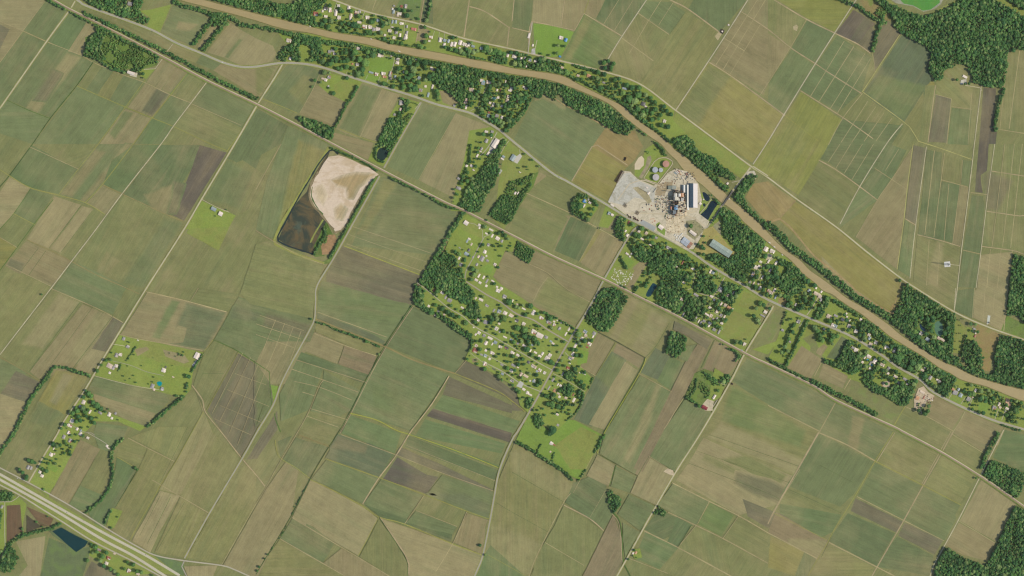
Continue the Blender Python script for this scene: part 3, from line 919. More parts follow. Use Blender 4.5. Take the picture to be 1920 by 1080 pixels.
# ---------------------------------------------------------------- tracks, ditches, roads
TRK = '''
tb2|3|1440,418 1462,410 1480,424 1500,448 1525,478 1550,498 1590,530 1612,552 1640,570 1668,585 1676,588
tb2|2|1003,178 1020,171 1040,184 1060,198 1085,208 1102,218 1122,230 1150,250
tb2|2|1492,376 1470,400 1462,410
tb2|1.6|1690,520 1686,545 1676,575
trk|1.1|0,40 43,58 90,79 155,105 175,117 230,140 272,155 318,177 358,193
trk|0.9|84,3 43,58 0,117
gs|1|272,150 235,201 184,270 147,317 110,365
gs|1.3|350,138 320,178 286,220 250,270 192,346 160,380
dd|1.5|175,116 144,160 95,221 61,270 17,330 0,350
gs|1.2|144,161 236,201 285,221 325,237 395,270 425,282
gd|1.2|12,187 50,205 94,222
trk|0.9|360,195 452,235
gs|1.2|479,203 454,243 425,285
trk|1|55,275 112,301 147,317
gs|1.3|0,318 17,329 57,352 110,366 160,380 197,402
gb|1.4|192,346 230,364 312,402 344,415
gd|1|57,355 26,400 0,430
gd|1.3|100,374 64,420 32,464 0,507
gs|1|25,400 65,421
trk|1|0,445 32,464
gb|1.4|50,449 110,477 134,490 180,515 237,540 261,551
dl|0.7|152,385 92,465
dl|0.7|175,392 115,472
dl|0.7|72,465 39,509
dl|0.7|86,470 54,516
trk|1|12,497 55,517 96,537
trk|1.3|96,541 175,575 212,594 231,605
trk|1.7|274,547 310,555 352,565 425,585
trk|0.9|372,540 357,565
gb|1.4|0,670 40,692 77,716
dl|0.8|150,567 54,697
dl|0.8|175,574 75,712
dl|0.8|212,592 137,690
trk|1.4|224,627 262,636 320,646 380,657
gs|1|400,637 382,660
tk|1.8|360,722 380,750 385,772 415,810 454,860 480,890 497,912
gd|1.4|400,637 440,655 475,677 505,697 507,735 510,760
gd|2|515,775 517,787 526,810
gs|1.3|516,825 520,850 530,862 555,877 581,897
gs|1.2|382,772 360,810 330,865 297,917 252,997 245,1012
gs|0.9|447,660 387,770
trk|1.4|240,821 277,840 327,865
trk|1.5|286,900 337,930 392,962
gs|1|220,857 252,876
dd|0.8|257,882 217,950
dl|0.6|346,942 295,1032
trk|1.1|415,1060 480,945 497,917 527,862 557,812 580,770 597,727 607,712
dd|1.1|772,572 722,647 690,705 657,770 635,810 617,837 582,897 547,965 505,1035 480,1077
tk|1.2|775,574 725,649 693,707 660,772 638,812
gb|2.4|590,597 635,615 722,650 775,675 852,700
gs|1.6|852,700 930,732 960,752 985,772
tk|2|842,705 810,757 770,810 742,855 710,897 680,945
dd|0.8|840,704 808,756 768,808
trk|1|875,675 853,700
yl|1.6|657,775 705,787 742,806 772,816 855,845 935,877
trk|1|590,625 645,647 705,667
trk|1|557,675 610,692 687,717
trk|1|547,692 605,712 672,735
trk|1|552,715 602,727 660,750
trk|1|567,735 590,742
trk|1|582,766 652,787
trk|1|575,780 635,801
trk|1|595,585 725,632
trk|0.8|455,662 398,775
trk|0.8|470,670 412,790
trk|0.8|484,684 430,812
trk|0.8|499,692 445,835
trk|0.7|440,700 500,722
trk|0.7|425,730 505,762
trk|0.7|412,760 490,792
trk|0.7|402,785 470,815
dl|0.7|1290,868 1440,925 1462,940
dl|0.7|1305,845 1480,905
dl|0.7|1330,815 1500,875
dl|0.7|930,700 975,716
dl|0.7|300,930 262,1005
dl|0.7|320,932 276,1020
dl|0.7|352,800 300,905
dl|0.7|420,700 380,700
trk|0.8|487,591 570,620
trk|0.8|480,607 565,636
trk|0.8|480,627 552,652
trk|0.8|517,600 500,640 490,670
trk|0.8|534,606 515,655 500,690
trk|0.8|550,614 530,665
trk|0.8|565,620 545,675
gb|1.4|560,815 617,837
trk|1|640,815 740,852 830,887 927,921
gs|1.5|610,860 712,896 795,927 877,959 920,974
gs|1.7|582,899 620,917 680,949 710,969 757,982 847,1019 905,1041
trk|1.5|547,970 625,1017 672,1045 730,1080
trk|1.5|525,1010 605,1056 647,1080
gs|1.1|710,970 672,1042
tk|2.4|712,970 745,1017 765,1052 767,1080
dd|0.9|710,968 743,1018 763,1053 765,1080
trk|1.1|795,929 759,982
trk|1.5|875,960 850,1017 817,1072
trk|0.8|780,957 857,987
trk|0.8|762,835 930,902
gs|0.8|915,1040 960,1065 985,1080
dl|0.7|930,942 960,960 1027,997
trk|1.3|1070,925 1055,945 1017,1020 1000,1057 992,1080
trk|0.9|1110,857 1075,924
dl|0.8|960,885 1055,940
tk|2|1057,947 1105,972 1132,995
trk|0.8|1105,972 1135,920
trk|0.8|1022,1017 1095,1060
gd|1.3|1155,872 1142,912
gd|1.8|1151,962 1162,977 1167,1010 1169,1052 1182,1080
tk|1|1148,964 1160,980 1164,1010 1166,1050
dl|0.9|1120,850 1195,892
dl|0.8|1217,855 1195,892
trk|0.8|1217,855 1255,880
trk|0.9|1180,1047 1252,1075
yl|1.2|1211,672 1198,702 1133,812 1120,850
dd|0.9|1209,671 1196,701 1131,811
dl|0.9|1255,605 1231,647 1210,670
dk|1.5|1120,622 1155,640 1210,671
trk|1.1|1197,700 1260,735
dl|0.8|1340,637 1315,690
trk|0.9|1282,745 1245,805
trk|0.8|1087,687 1117,705
gs|0.8|1117,705 1155,642
trk|1.1|992,495 1027,512 1060,540 1107,567
trk|1.1|1027,520 1012,540 1000,565
tk|1.7|1072,340 1110,275 1120,272 1177,310
trk|1.3|987,362 1070,400 1120,427 1170,455
trk|0.9|1085,492 1120,430
tk|2|1095,25 1165,67
tk|1.6|1095,25 1077,57 1055,52 997,40 992,60 991,102
tk|1.4|960,52 994,60
tk|1.5|1059,0 1052,50
tk|1.5|964,0 960,40
gs|1|1104,0 1095,25
tk|2|1257,0 1290,17 1350,61
trk|1.5|1197,25 1255,65
trk|1.4|1167,72 1225,114
trk|0.9|1160,0 1132,45
trk|0.9|1187,0 1152,57
trk|0.9|1240,0 1217,37 1180,100
trk|0.9|1262,5 1235,47
dl|0.7|1285,22 1255,65
tk|1.8|1390,22 1440,55 1482,89 1530,120 1552,135 1615,175
tk|2|1330,117 1370,142 1440,193 1472,217
gs|0.9|1472,217 1535,265
tk|1.6|1535,300 1567,318 1612,350 1645,375
trk|1.1|1357,71 1395,95
trk|1|1420,0 1342,122
trk|1|1435,0 1355,132
trk|1|1425,47 1367,142
trk|1|1440,155 1420,187
tk|2|1452,0 1512,36 1565,62 1607,82 1632,100
trk|1|1512,37 1482,89 1440,156
wt|1.1|1583,77 1520,180
wt|1.3|1601,87 1536,190
wt|1|1622,100 1556,205
wt|1.1|1632,110 1570,212
wt|1.2|1617,175 1580,222 1553,272
tk|1.5|1501,170 1580,220 1637,260
wt|0.9|1627,190 1577,267
wt|1|1642,200 1597,267
trk|1|1657,212 1620,265
wt|1|1672,222 1642,265
wt|0.9|1575,270 1553,304
wt|0.9|1595,270 1567,316
wt|0.9|1617,270 1583,325
wt|0.9|1638,270 1597,337
trk|0.8|1685,280 1660,320
trk|1|1640,315 1670,335 1700,355
trk|1|1712,275 1672,336 1645,375 1605,445
trk|0.9|1635,100 1639,117 1640,136
trk|1|1912,94 1892,242
trk|0.9|1890,92 1875,240
trk|1.2|1870,242 1920,250
tk|1.3|1754,160 1740,267
wt|1.1|1784,185 1775,270
trk|0.9|1822,175 1815,270
trk|1|1754,177 1784,185
trk|1|1784,200 1822,205
trk|1.2|1752,282 1734,440
trk|1|1771,287 1751,445
trk|0.9|1805,300 1801,345
trk|1.3|1765,337 1815,351
tk|1.4|1720,440 1760,450 1800,462
trk|0.9|1779,345 1770,452
tk|1.4|1697,410 1717,422
trk|1|1800,347 1786,457
trk|1.3|1806,469 1837,476
trk|1.3|1820,361 1852,365
tk|1.5|1860,321 1920,330
tk|1.5|1850,396 1912,405 1920,404
tk|1.5|1840,462 1900,470 1920,477
wt|1|1884,270 1860,462
wt|1|1902,270 1880,462
wt|1|1917,270 1895,465
trk|1|1857,467 1850,540
trk|1|1877,467 1870,540
trk|1.2|1898,470 1892,540
trk|0.9|1742,450 1737,535
trk|0.9|1762,455 1757,535
wt|1|1827,540 1823,597
trk|0.9|1847,540 1843,605
wt|1|1865,540 1862,590
tk|1.4|1890,540 1882,620
tk|1.8|795,0 787,45 780,80
tk|2|880,0 870,70
tk|2|955,50 951,87
tk|1.8|880,12 910,22 955,52
trk|0.9|705,0 697,22
gs|1.3|490,185 522,197 557,212
trk|0.9|562,212 587,167 600,137
gs|1.3|637,242 675,257 705,267
trk|1|675,257 717,167
trk|0.8|855,212 827,262 785,337
wt|0.8|662,425 815,477
wt|0.8|655,440 802,492
wt|0.8|650,457 795,510
yl|1.5|645,461 792,517
trk|1.5|527,270 480,355
tk|1.1|480,432 507,449 560,478 610,497
tk|2.6|1535,811 1459,945 1440,982
gs|1.2|1675,810 1640,866 1605,927 1562,997 1552,1017 1532,1050 1515,1080
tk|1.2|1678,811 1643,867
tk|2|1787,810 1765,850 1731,910 1695,975 1644,1064 1635,1080
tk|1.1|1783,809 1761,849 1728,908
trk|2|1535,811 1590,835 1640,864
gs|1.7|1640,864 1731,910 1802,947
trk|2|1440,999 1532,1047
trk|2|1207,995 1272,1027 1370,1080
trk|1.8|1260,905 1330,940 1385,967 1440,999
trk|1.8|1252,960 1305,985 1360,1012 1440,1056
trk|2|1554,1017 1642,1062 1677,1080
trk|1.3|1607,931 1695,976 1770,1014
gs|1|1451,962 1500,987 1550,1012
wt|1.1|1797,976 1867,1019
trk|0.9|1785,814 1845,850
trk|1.6|1567,754 1537,809
trk|1.6|1440,760 1537,809
gs|1.7|1697,762 1675,800
trk|1.4|1697,762 1740,782 1787,808
wt|1.5|1810,770 1800,790 1787,810
trk|1.4|1595,710 1583,730
trk|1.4|1540,680 1527,705
trk|1.1|1885,802 1870,835
trk|1|1305,985 1270,1027
trk|0.9|1330,940 1308,982
trk|0.9|1385,967 1355,1010
dd|0.7|1296,985 1272,1025
trk|1|1500,880 1459,945
dl|0.7|1537,872 1600,905
dl|0.7|1480,918 1578,962
dl|0.7|1562,998 1540,1045
'''
TC = dict(tb2=('earth', col(160,140,98)), trk=('track', col(166,154,112)), tk=('track', col(170,154,118)), wt=('track', col(164,154,112)), gs=('lawn', col(152,150,82)), yl=('lawn', col(168,170,76)), gb=('track', col(146,134,88)),
          gd=('lawn', col(86,114,56)), dd=('lawn', col(62,88,46)), dl=('lawn', col(92,104,66)), dk=('earth', col(90,92,62)))
NM = dict(tb2='bare_headland', trk='farm_track', tk='farm_track', wt='farm_track', gs='grass_strip', yl='grass_strip', gb='farm_track', gd='ditch', dd='ditch', dl='ditch', dk='ditch')
for ln in TRK.strip().splitlines():
    k, wd, pts = ln.split('|'); mt, c = TC[k]
    j = rnd.uniform(0.92, 1.05)
    strip(NM[k], P(pts), float(wd), mt, (c[0]*j, c[1]*j, c[2]*j, 1), 0.45)

GRAV = col(182,174,146); PALE = col(184,176,144); ASP = col(160,155,138); DRV = col(174,168,146)
ROADS = '''
r|2.2|142,0 135,12 130,20 88,77 0,203|G
r|1.7|390,151 359,192 325,237 302,270 230,362 180,430 135,489 97,539 0,665|P
r|2.4|530,120 516,144 483,196 440,270 379,372 342,435 275,540 235,605 192,675 160,730 120,790 107,815 87,847 65,885 54,904|G
r|2.8|790,192 745,270 720,315|A
r|2.8|712,330 670,405 627,482 595,535 592,565 590,597 580,620 547,680 527,720 512,760 482,810 454,860 392,964 346,1047|A
r|3.2|1196,425 1180,442 1132,525 1114,560 1090,601 1066,641 1036,694 1014,734 991,775 970,810 960,825 937,880 927,930 919,975 905,1042 890,1080|A
r|2.4|1450,574 1440,592 1397,662 1370,715 1315,810 1267,885 1217,972 1185,1030 1157,1080|G
r|3|1297,467 1327,425 1350,391 1356,382|A
r|2.8|1372,360 1405,317 1409,311|G
r|2.4|625,0 695,24 787,45 870,72 955,91 1055,115 1120,131 1197,156 1267,207 1352,270 1407,311 1440,333 1492,372 1567,425 1625,472 1687,520 1717,540 1790,585 1850,612 1920,637|G
r|1.7|1212,0 1165,70 1140,111|G
r|1.9|1402,0 1350,82 1267,207|G
r|1.9|1605,0 1565,62 1527,122 1470,215 1440,265 1412,308|G
r|1.7|1692,232 1662,270 1612,350 1575,420|P
r|1.6|1687,65 1617,172 1695,229 1710,245 1722,265 1760,277 1822,299|Y
r|1.5|1840,160 1827,270 1817,357 1802,475 1795,540 1789,582|P
r|1.5|1712,270 1701,352 1695,410 1682,505|Y
r|1.3|1737,275 1717,422 1706,522|P
r|1.3|1865,270 1852,365 1840,465 1830,540|P
r|1.3|1792,540 1789,585|P
r|1.8|1882,806 1837,895 1797,975 1770,1025 1752,1057 1744,1080|P
r|1.4|306,108 291,129 270,130|P
r|1.2|326,80 313,97|P
r|1|212,677 245,685 275,697 307,704|A
r|1|175,704 245,722 300,731|P
r|1|212,645 240,650|P
r|1.2|130,793 152,808 172,812 178,816|A
r|1.8|782,530 800,543 820,560 842,578 868,593 890,612 930,634 975,660 1015,683 1036,694|D
r|2.4|874,528 890,538 915,554 940,567 968,588 1000,600 1030,620 1066,641|A
r|2|872,522 874,508 888,482 898,462 905,450|A
r|1.4|905,450 908,444 918,440|D
r|0.9|905,448 905,432 890,420 876,418|D
r|1|918,690 908,681 890,668 880,660|D
r|1.8|905,678 930,690 950,701 975,718 1013,734|D
r|1.2|908,663 930,675 950,685|D
r|1|1037,700 1060,712 1080,724 1097,735|D
r|1.4|1074,632 1084,640 1100,630 1108,640 1104,650|D
r|1.2|1060,661 1066,668|D
r|1.2|1345,505 1349,520 1358,508|D
r|1.8|1359,520 1350,535 1345,545 1338,555 1322,553 1312,550|D
r|1.2|1338,556 1353,563 1355,570|D
r|1.2|1339,586 1354,596|D
r|1.1|1306,508 1300,530 1298,540 1290,543|D
r|1.4|1287,565 1270,588|D
r|1.8|1450,484 1440,492 1432,498 1422,502 1410,515|D
r|1.4|1417,500 1428,512 1422,525|D
r|1.6|1512,592 1522,578 1534,558|G
r|1.2|1500,610 1494,620 1508,600|D
r|1.2|1779,748 1788,732|D
r|1.2|1800,760 1810,745|D
r|1.2|1816,765 1824,745|D
r|1.3|1864,790 1872,768|D
r|1.3|1878,788 1885,770|D
r|1.3|1717,705 1722,698|D
r|1.8|1732,742 1725,765 1728,775|D
r|1.2|904,180 915,158|D
r|1|881,209 896,200 900,188|D
r|1.2|726,153 737,125 740,108|D
r|0.8|717,104 735,109|D
r|0.9|648,143 651,134|D
r|0.9|661,143 663,134|D
r|0.9|684,152 690,140|D
r|0.9|708,158 712,144|D
r|1|625,22 632,4|D
r|1|603,22 612,6|D
r|1.1|678,36 684,22|D
r|1|664,30 668,16|D
r|1|690,50 694,42|D
r|1|705,52 710,44|D
r|1|731,56 737,30 736,20|D
r|1|757,62 760,40|D
r|1|811,70 815,58|D
r|0.9|822,74 824,60|D
r|0.9|832,74 834,62|D
r|2.2|990,102 993,75 998,42|D
r|1.2|1001,101 1007,75|P
r|1.8|932,248 924,262 912,280 900,292|D
r|1.4|944,258 936,262 928,258|D
r|1.2|956,262 946,275 938,290|D
r|1|974,280 976,292|D
r|1.4|788,192 778,205|D
r|2|1412,312 1440,330|G
r|1.5|1403,322 1390,338 1372,342|D
r|1.2|1809,160 1838,165 1841,170|P
r|1.2|1850,612 1853,600|D
r|1.2|1823,612 1826,624|D
r|1|1776,495 1800,498|P
r|1.6|0,941 22,940 36,930|D
r|1.5|9,942 9,1000 9,1030 0,1047|D
r|1.2|165,812 180,820 200,832|D
r|1|379,374 405,388 430,398|P
r|1.2|1346,716 1360,722|D
r|1.5|1335,765 1345,750|D
'''
RC = dict(G=('gravel', GRAV), P=('track', PALE), A=('asphalt', ASP), D=('gravel', DRV), Y=('track', col(168,164,104)))
for ln in ROADS.strip().splitlines():
    _, wd, pts, k = ln.split('|'); mt, c = RC[k]; p = P(pts); wd = float(wd); wd *= .86 if k in 'AD' else .95
    if wd >= 1.9: strip('road_verge', p, wd + 2.2, 'lawn', col(146,146,84), 0.5)
    strip('road' if wd >= 1.5 else 'driveway', p, wd, mt, c, 0.25 if k != 'A' else 0.08, mask=ROADM)
# railway: verge, ballast, two rails and sleepers
RAIL = P('100,0 130,17 200,52 306,107 390,152 484,197 560,236 620,268 718,320 800,362 840,382 870,395 960,441 1040,482 1135,525 1200,558 1270,593 1400,664 1440,683 1522,722 1570,752 1675,800 1690,808 1765,848 1838,893 1885,925 1920,950')
strip('railway_verge', RAIL, 7.5, 'lawn', col(126, 138, 74), 0.3)
strip('service_track', RAIL, 1.6, 'gravel', col(190,176,150), 0.3, off=-1.5, mask=ROADM)
bal = strip('ballast', RAIL, 2.2, 'gravel', col(158,138,116), 0.15, off=0.4, mask=ROADM)
zl = bal['lv'] * STEP
for off in (-0.36, 0.36):
    strip('rail', RAIL, 0.12, 'steel', col(120,104,92), 0, off=0.4 + off, lv=0, zadd=zl + 0.25)
# state highway
HWY = P('145,0 165,12 275,52 330,80 378,100 418,117 450,125 480,125 530,118 580,121 620,131 660,145 705,159 771,179 820,196 879,211 906,225 934,242 962,265 1032,322 1067,342 1135,382 1180,410 1210,425 1292,470 1335,500 1395,535 1440,562 1512,594 1595,630 1652,665 1682,687 1725,712 1750,735 1802,762 1860,787 1920,805')
strip('road_verge', HWY, 6.4, 'lawn', col(144,148,84), 0.3)
h = strip('highway', HWY, 3.5, 'asphalt', col(162,158,142), 0.03, mask=ROADM)
strip('road_marking', HWY, 0.12, 'paint', col(205,190,110), 0, lv=0, zadd=h['lv'] * STEP + 0.02)
for o_ in (-1.55, 1.55): strip('road_marking', HWY, 0.08, 'paint', col(225,225,215), 0, off=o_, lv=0, zadd=h['lv'] * STEP + 0.02)
# divided highway and its two frontage roads
for pts, wd, c in (('0,877 54,905 130,947 207,995 262,1027 295,1042 345,1051 415,1060 440,1068 467,1080', 2.4, DRV), ('0,909 35,927 80,955 120,980 175,1015 245,1050 282,1070 300,1080', 2.6, DRV),
                   ('346,1051 341,1062 350,1080', 2.2, ASP)):
    strip('frontage_road', P(pts), wd, 'asphalt', c, 0.06, mask=ROADM)
for pts in ('0,889 107,950 200,1002 275,1042 337,1079', '0,899 100,955 190,1010 250,1042 310,1080'):
    h = strip('highway', P(pts), 4.8, 'asphalt', col(186,180,158), 0.02, mask=ROADM)
    strip('road_marking', P(pts), 0.14, 'paint', col(230,230,224), 0, lv=0, zadd=h['lv'] * STEP + 0.02)
    for o_ in (-1.9, 1.9): strip('road_marking', P(pts), 0.1, 'paint', col(220,212,160), 0, off=o_, lv=0, zadd=h['lv'] * STEP + 0.02)
# paved and gravel aprons
APR = '''
mill_yard|yard|202,192,168|1168,320 1182,322 1196,336 1225,348 1236,344 1252,324 1268,316 1290,322 1310,345 1316,375 1310,400 1330,415 1322,432 1308,455 1300,467 1285,468 1250,446 1205,422 1172,402 1140,379
mill_yard|yard|188,186,174|1167,326 1180,324 1200,340 1228,352 1226,380 1215,376 1190,370 1170,385 1140,378
mill_yard|yard|166,156,120|1196,350 1215,362 1222,378 1216,382 1200,366 1186,352
mill_yard|yard|162,146,116|1232,345 1262,340 1260,350 1250,356 1245,368 1228,366
mill_yard|yard|214,200,170|1250,407 1282,405 1284,436 1252,438 1248,425
mill_yard|yard|150,146,110|1286,414 1305,412 1322,430 1312,440 1302,450 1288,440
mill_yard|gravel|160,164,160|1205,412 1230,426 1226,434 1198,418
mill_yard|yard|150,150,116|1336,425 1350,412 1352,440 1345,448 1334,440
mill_yard|lawn|128,150,72|1230,420 1236,416 1248,432 1246,442 1232,432
spoil_heap|sand|204,190,160|1197,296 1203,292 1208,298 1207,310 1199,318 1190,318 1190,308
spoil_heap|earth|150,140,112|1214,294 1220,292 1222,300 1214,318 1204,335 1198,332 1210,312
warehouse_yard|lawn|166,156,96|1320,430 1336,424 1380,476 1360,490 1300,470 1310,455
concrete_pad|asphalt|186,186,178|975,714 982,718 978,728 968,724
concrete_pad|asphalt|190,186,174|966,295 975,288 979,293 970,307 964,304
concrete_pad|asphalt|180,180,172|930,320 936,314 942,320 937,327
concrete_pad|gravel|190,184,172|922,262 935,262 932,285 914,292
well_pad|gravel|205,205,200|1770,491 1781,490 1782,500 1771,501
well_pad|gravel|190,194,180|1852,591 1857,592 1855,606 1850,608
well_pad|yard|176,164,126|1340,68 1352,55 1357,58 1346,76
gravel_yard|yard|200,182,154|1722,728 1732,724 1740,735 1752,742 1748,752 1738,752 1728,770 1714,765 1714,748
gravel_yard|yard|196,180,150|1244,884 1252,878 1262,882 1264,892 1256,890
gravel_yard|yard|198,186,158|1326,748 1338,752 1336,770 1322,770 1314,762
gravel_yard|yard|200,190,160|1440,475 1450,478 1446,486 1436,488
gravel_yard|yard|200,184,160|1654,716 1668,714 1668,726 1656,726
gravel_yard|yard|198,190,170|1400,322 1414,320 1420,332 1408,345 1402,338
dirt_lot|yard|172,160,122|1487,50 1493,46 1497,50 1494,58 1488,56
dirt_lot|sand|204,170,140|1886,748 1898,752 1894,764 1886,758
gravel_yard|yard|200,196,180|1802,150 1812,148 1812,158 1800,158
gravel_yard|yard|188,186,180|997,92 1003,90 1004,101 996,101
gravel_yard|yard|200,192,170|240,134 258,136 256,145 244,142
parking|asphalt|186,182,172|372,670 368,680 362,688 360,684
'''
for ln in APR.strip().splitlines():
    nm, mt, c, pts = ln.split('|')
    sheet(nm, P(pts), mt, col(*[int(v) for v in c.split(',')]), wob=0.5)
for pts, wd in (('1207,334 1227,303 1235,297 1249,296 1260,302 1261,307 1251,321 1233,344 1220,340 1207,335', 1.3), ('1158,375 1180,345 1205,338 1230,346 1248,352', 1.6), ('1290,400 1305,396 1312,385 1309,345 1300,335', 1.4),
                ('1334,373 1324,387 1312,401', 1.1), ('1172,400 1210,400 1250,402 1290,405 1322,425', 2.4), ('1284,405 1288,440', 1.6), ('1285,410 1302,408 1322,424', 2.2), ('1250,440 1252,415 1240,400', 1.8)):
    strip('yard_track', P(pts), wd, 'gravel', col(192,180,152), 0.3)
# ---------------------------------------------------------------- buildings
def box_vf(x0, x1, y0, y1, z0, z1, b=0):
    v = [(x0,y0,z0),(x1,y0,z0),(x1,y1,z0),(x0,y1,z0),(x0,y0,z1),(x1,y0,z1),(x1,y1,z1),(x0,y1,z1)]
    f = [(0,3,2,1),(4,5,6,7),(0,1,5,4),(1,2,6,5),(2,3,7,6),(3,0,4,7)]
    return v, [tuple(i + b for i in q) for q in f]
def join_vf(parts):
    V, F = [], []
    for v, f in parts:
        b = len(V); V += v; F += [tuple(i + b for i in q) for q in f]
    return V, F
def bx(*a): return box_vf(*a)
def prism_gable(x0, x1, y0, y1, z0, h, t=0.15):
    """gable roof with the ridge along x, as a closed slab-sided solid"""
    ym = (y0 + y1) / 2
    v = [(x0,y0,z0),(x1,y0,z0),(x1,ym,z0+h),(x0,ym,z0+h),(x1,y1,z0),(x0,y1,z0),
         (x0,y0,z0-t),(x1,y0,z0-t),(x1,y1,z0-t),(x0,y1,z0-t)]
    f = [(0,1,2,3),(3,2,4,5),(6,9,8,7),(0,6,7,1),(5,4,8,9),(0,3,5,9,6),(1,7,8,4,2)]
    return v, f
def prism_hip(x0, x1, y0, y1, z0, h, t=0.15):
    ym = (y0 + y1) / 2; r = min((y1 - y0) / 2, (x1 - x0) / 2 - 0.01)
    v = [(x0,y0,z0),(x1,y0,z0),(x1,y1,z0),(x0,y1,z0),(x0+r,ym,z0+h),(x1-r,ym,z0+h),(x0,y0,z0-t),(x1,y0,z0-t),(x1,y1,z0-t),(x0,y1,z0-t)]
    f = [(0,1,5,4),(1,2,5),(2,3,4,5),(3,0,4),(6,9,8,7),(0,6,7,1),(1,7,8,2),(2,8,9,3),(3,9,6,0)]
    return v, f
MESH = {}
def cm(key, fn):
    if key not in MESH: MESH[key] = mesh_from(*fn(), key)
    return MESH[key]
PLACED = []      # (x, y, r) keeps trees off the roofs
RCOL = dict(w=col(226,214,200), g=col(158,154,150), d=col(96,94,92), t=col(206,188,166), b=col(152,166,168), r=col(156,92,70), p=col(206,128,112), m=col(128,40,42), u=col(70,136,190), o=col(196,150,110))
RNAME = dict(w='white', g='grey', d='dark grey', t='tan', b='pale blue', r='rust red', p='pink', m='dark red', u='blue', o='orange tan')
ORD = ['', 'westernmost', 'second', 'third', 'fourth', 'fifth', 'sixth', 'seventh', 'eighth', 'ninth', 'tenth', 'eleventh', 'twelfth', 'thirteenth', 'fourteenth', 'fifteenth', 'sixteenth', 'seventeenth', 'eighteenth', 'nineteenth', 'twentieth']
def ordn(i, n):
    if i == 1: return 'westernmost'
    if i == n: return 'easternmost'
    if i < len(ORD): return ORD[i] + ' from west'
    suf = {1: 'st', 2: 'nd', 3: 'rd'}.get(i % 10 if i % 100 not in (11, 12, 13) else 0, 'th')
    return '%d%s from west' % (i, suf)
BLD = []
def building(x, y, L, Wd, ang, ck, kind, cluster, name):
    """L, Wd in map units; ang in degrees from east, anticlockwise"""
    L, Wd = L * 1.1, Wd * 1.1; l, wd = L * S, Wd * S
    e = bpy.data.objects.new(name, None); C.objects.link(e)
    e.location = wx(x, y, 0); e.rotation_euler = (0, 0, math.radians(ang)); e.empty_display_size = 1
    c = RCOL[ck]; j = rnd.uniform(0.9, 1.06); c = (c[0]*j, c[1]*j*rnd.uniform(.98,1.0), c[2]*j*rnd.uniform(.96,1.0), 1)
    wc = rnd.choice([col(205,200,190), col(190,176,160), col(170,120,100), col(214,208,196)])
    def part(nm, key, fn, sc_, cc, loc=(0,0,0), rz=0, mat='roof', par=e):
        o = link(nm, cm(key, fn), M[mat], par); o.scale = sc_; o.location = loc; o.rotation_euler = (0,0,rz); o.color = cc; return o
    wh = {'home': 3.0, 'trailer': 2.8, 'shed': 2.4, 'barn': 5.0}[kind]
    part('wall', 'wall_unit', lambda: bx(-.5,.5,-.5,.5,0,1), (l * .94, wd * .94, wh), wc, mat='wall')
    if kind == 'home' and L * Wd > 30 and min(L, Wd) > 4.2:
        style = rnd.choice(['hip', 'gable', 'L', 'L'])
        if style == 'L':
            part('roof', 'gable_unit', lambda: prism_gable(-.5,.5,-.5,.5,0,1,.06), (l, wd * .62, 1.9), c, (0, wd * .17, wh + .12))
            part('roof', 'gable_unit', lambda: prism_gable(-.5,.5,-.5,.5,0,1,.06), (wd * .98, l * .42, 1.8), c, (l * rnd.choice([-.27, .27]), 0, wh + .1), math.pi / 2)
        else:
            part('roof', style + '_unit', (lambda: prism_hip(-.5,.5,-.5,.5,0,1,.06)) if style == 'hip' else (lambda: prism_gable(-.5,.5,-.5,.5,0,1,.06)), (l, wd, 2.2), c, (0, 0, wh + .12))
        ch = part('chimney', 'chimney_unit', lambda: join_vf([bx(-.5,.5,-.5,.5,0,1), bx(-.6,.6,-.6,.6,1,1.12)]), (.8, .8, 2.4), col(140,92,74), (l * .18, wd * .2, wh + .6), mat='wall')
        if rnd.random() < .5: part('porch', 'porch_unit', lambda: prism_gable(-.5,.5,-.5,.5,0,1,.2), (l * .35, 2.6, .5), (c[0]*.95, c[1]*.95, c[2]*.95, 1), (-l * .15, -wd * .5 - .7, wh - .5))
    else:
        rise = {'home': 1.7, 'trailer': .6, 'shed': .9, 'barn': 2.4}[kind]
        part('roof', 'gable_unit', lambda: prism_gable(-.5,.5,-.5,.5,0,1,.06), (l, wd, rise), c, (0, 0, wh + .12))
        if kind == 'trailer':
            part('step', 'step_unit', lambda: join_vf([bx(-1,1,-1,0,0,.9), bx(-1,1,-1.4,-1,0,.45)]), (1, 1, 1), col(170,150,120), (l * .12, -wd * .47, 0), mat='wall')
        if kind == 'home': part('vent', 'vent_unit', lambda: bx(-.3,.3,-.3,.3,0,.8), (1,1,1), col(150,150,150), (l * .2, wd * .15, wh + 1.1), mat='steel')
    part('door', 'door_unit', lambda: bx(-.5,.5,-.04,.04,0,2.05), (1,1,1), col(110,80,60), (l * .05, -wd * .47 - .05, 0.05), mat='paint')
    r = math.radians(ang); ca, sa = math.cos(r), math.sin(r)
    pl = [(x + ca*u*L/2 - sa*v*Wd/2, y - sa*u*L/2 - ca*v*Wd/2) for u, v in ((-1,-1),(1,-1),(1,1),(-1,1))]
    rr = raster(pl); BLDM[rr[1]:rr[1]+rr[2].shape[0], rr[0]:rr[0]+rr[2].shape[1]] |= rr[2]
    PLACED.append((x, y, max(L, Wd) / 2))
    BLD.append(dict(o=e, x=x, y=y, ck=ck, kind=kind, cl=cluster, L=L, W=Wd))
    return e
EXTRA = {}
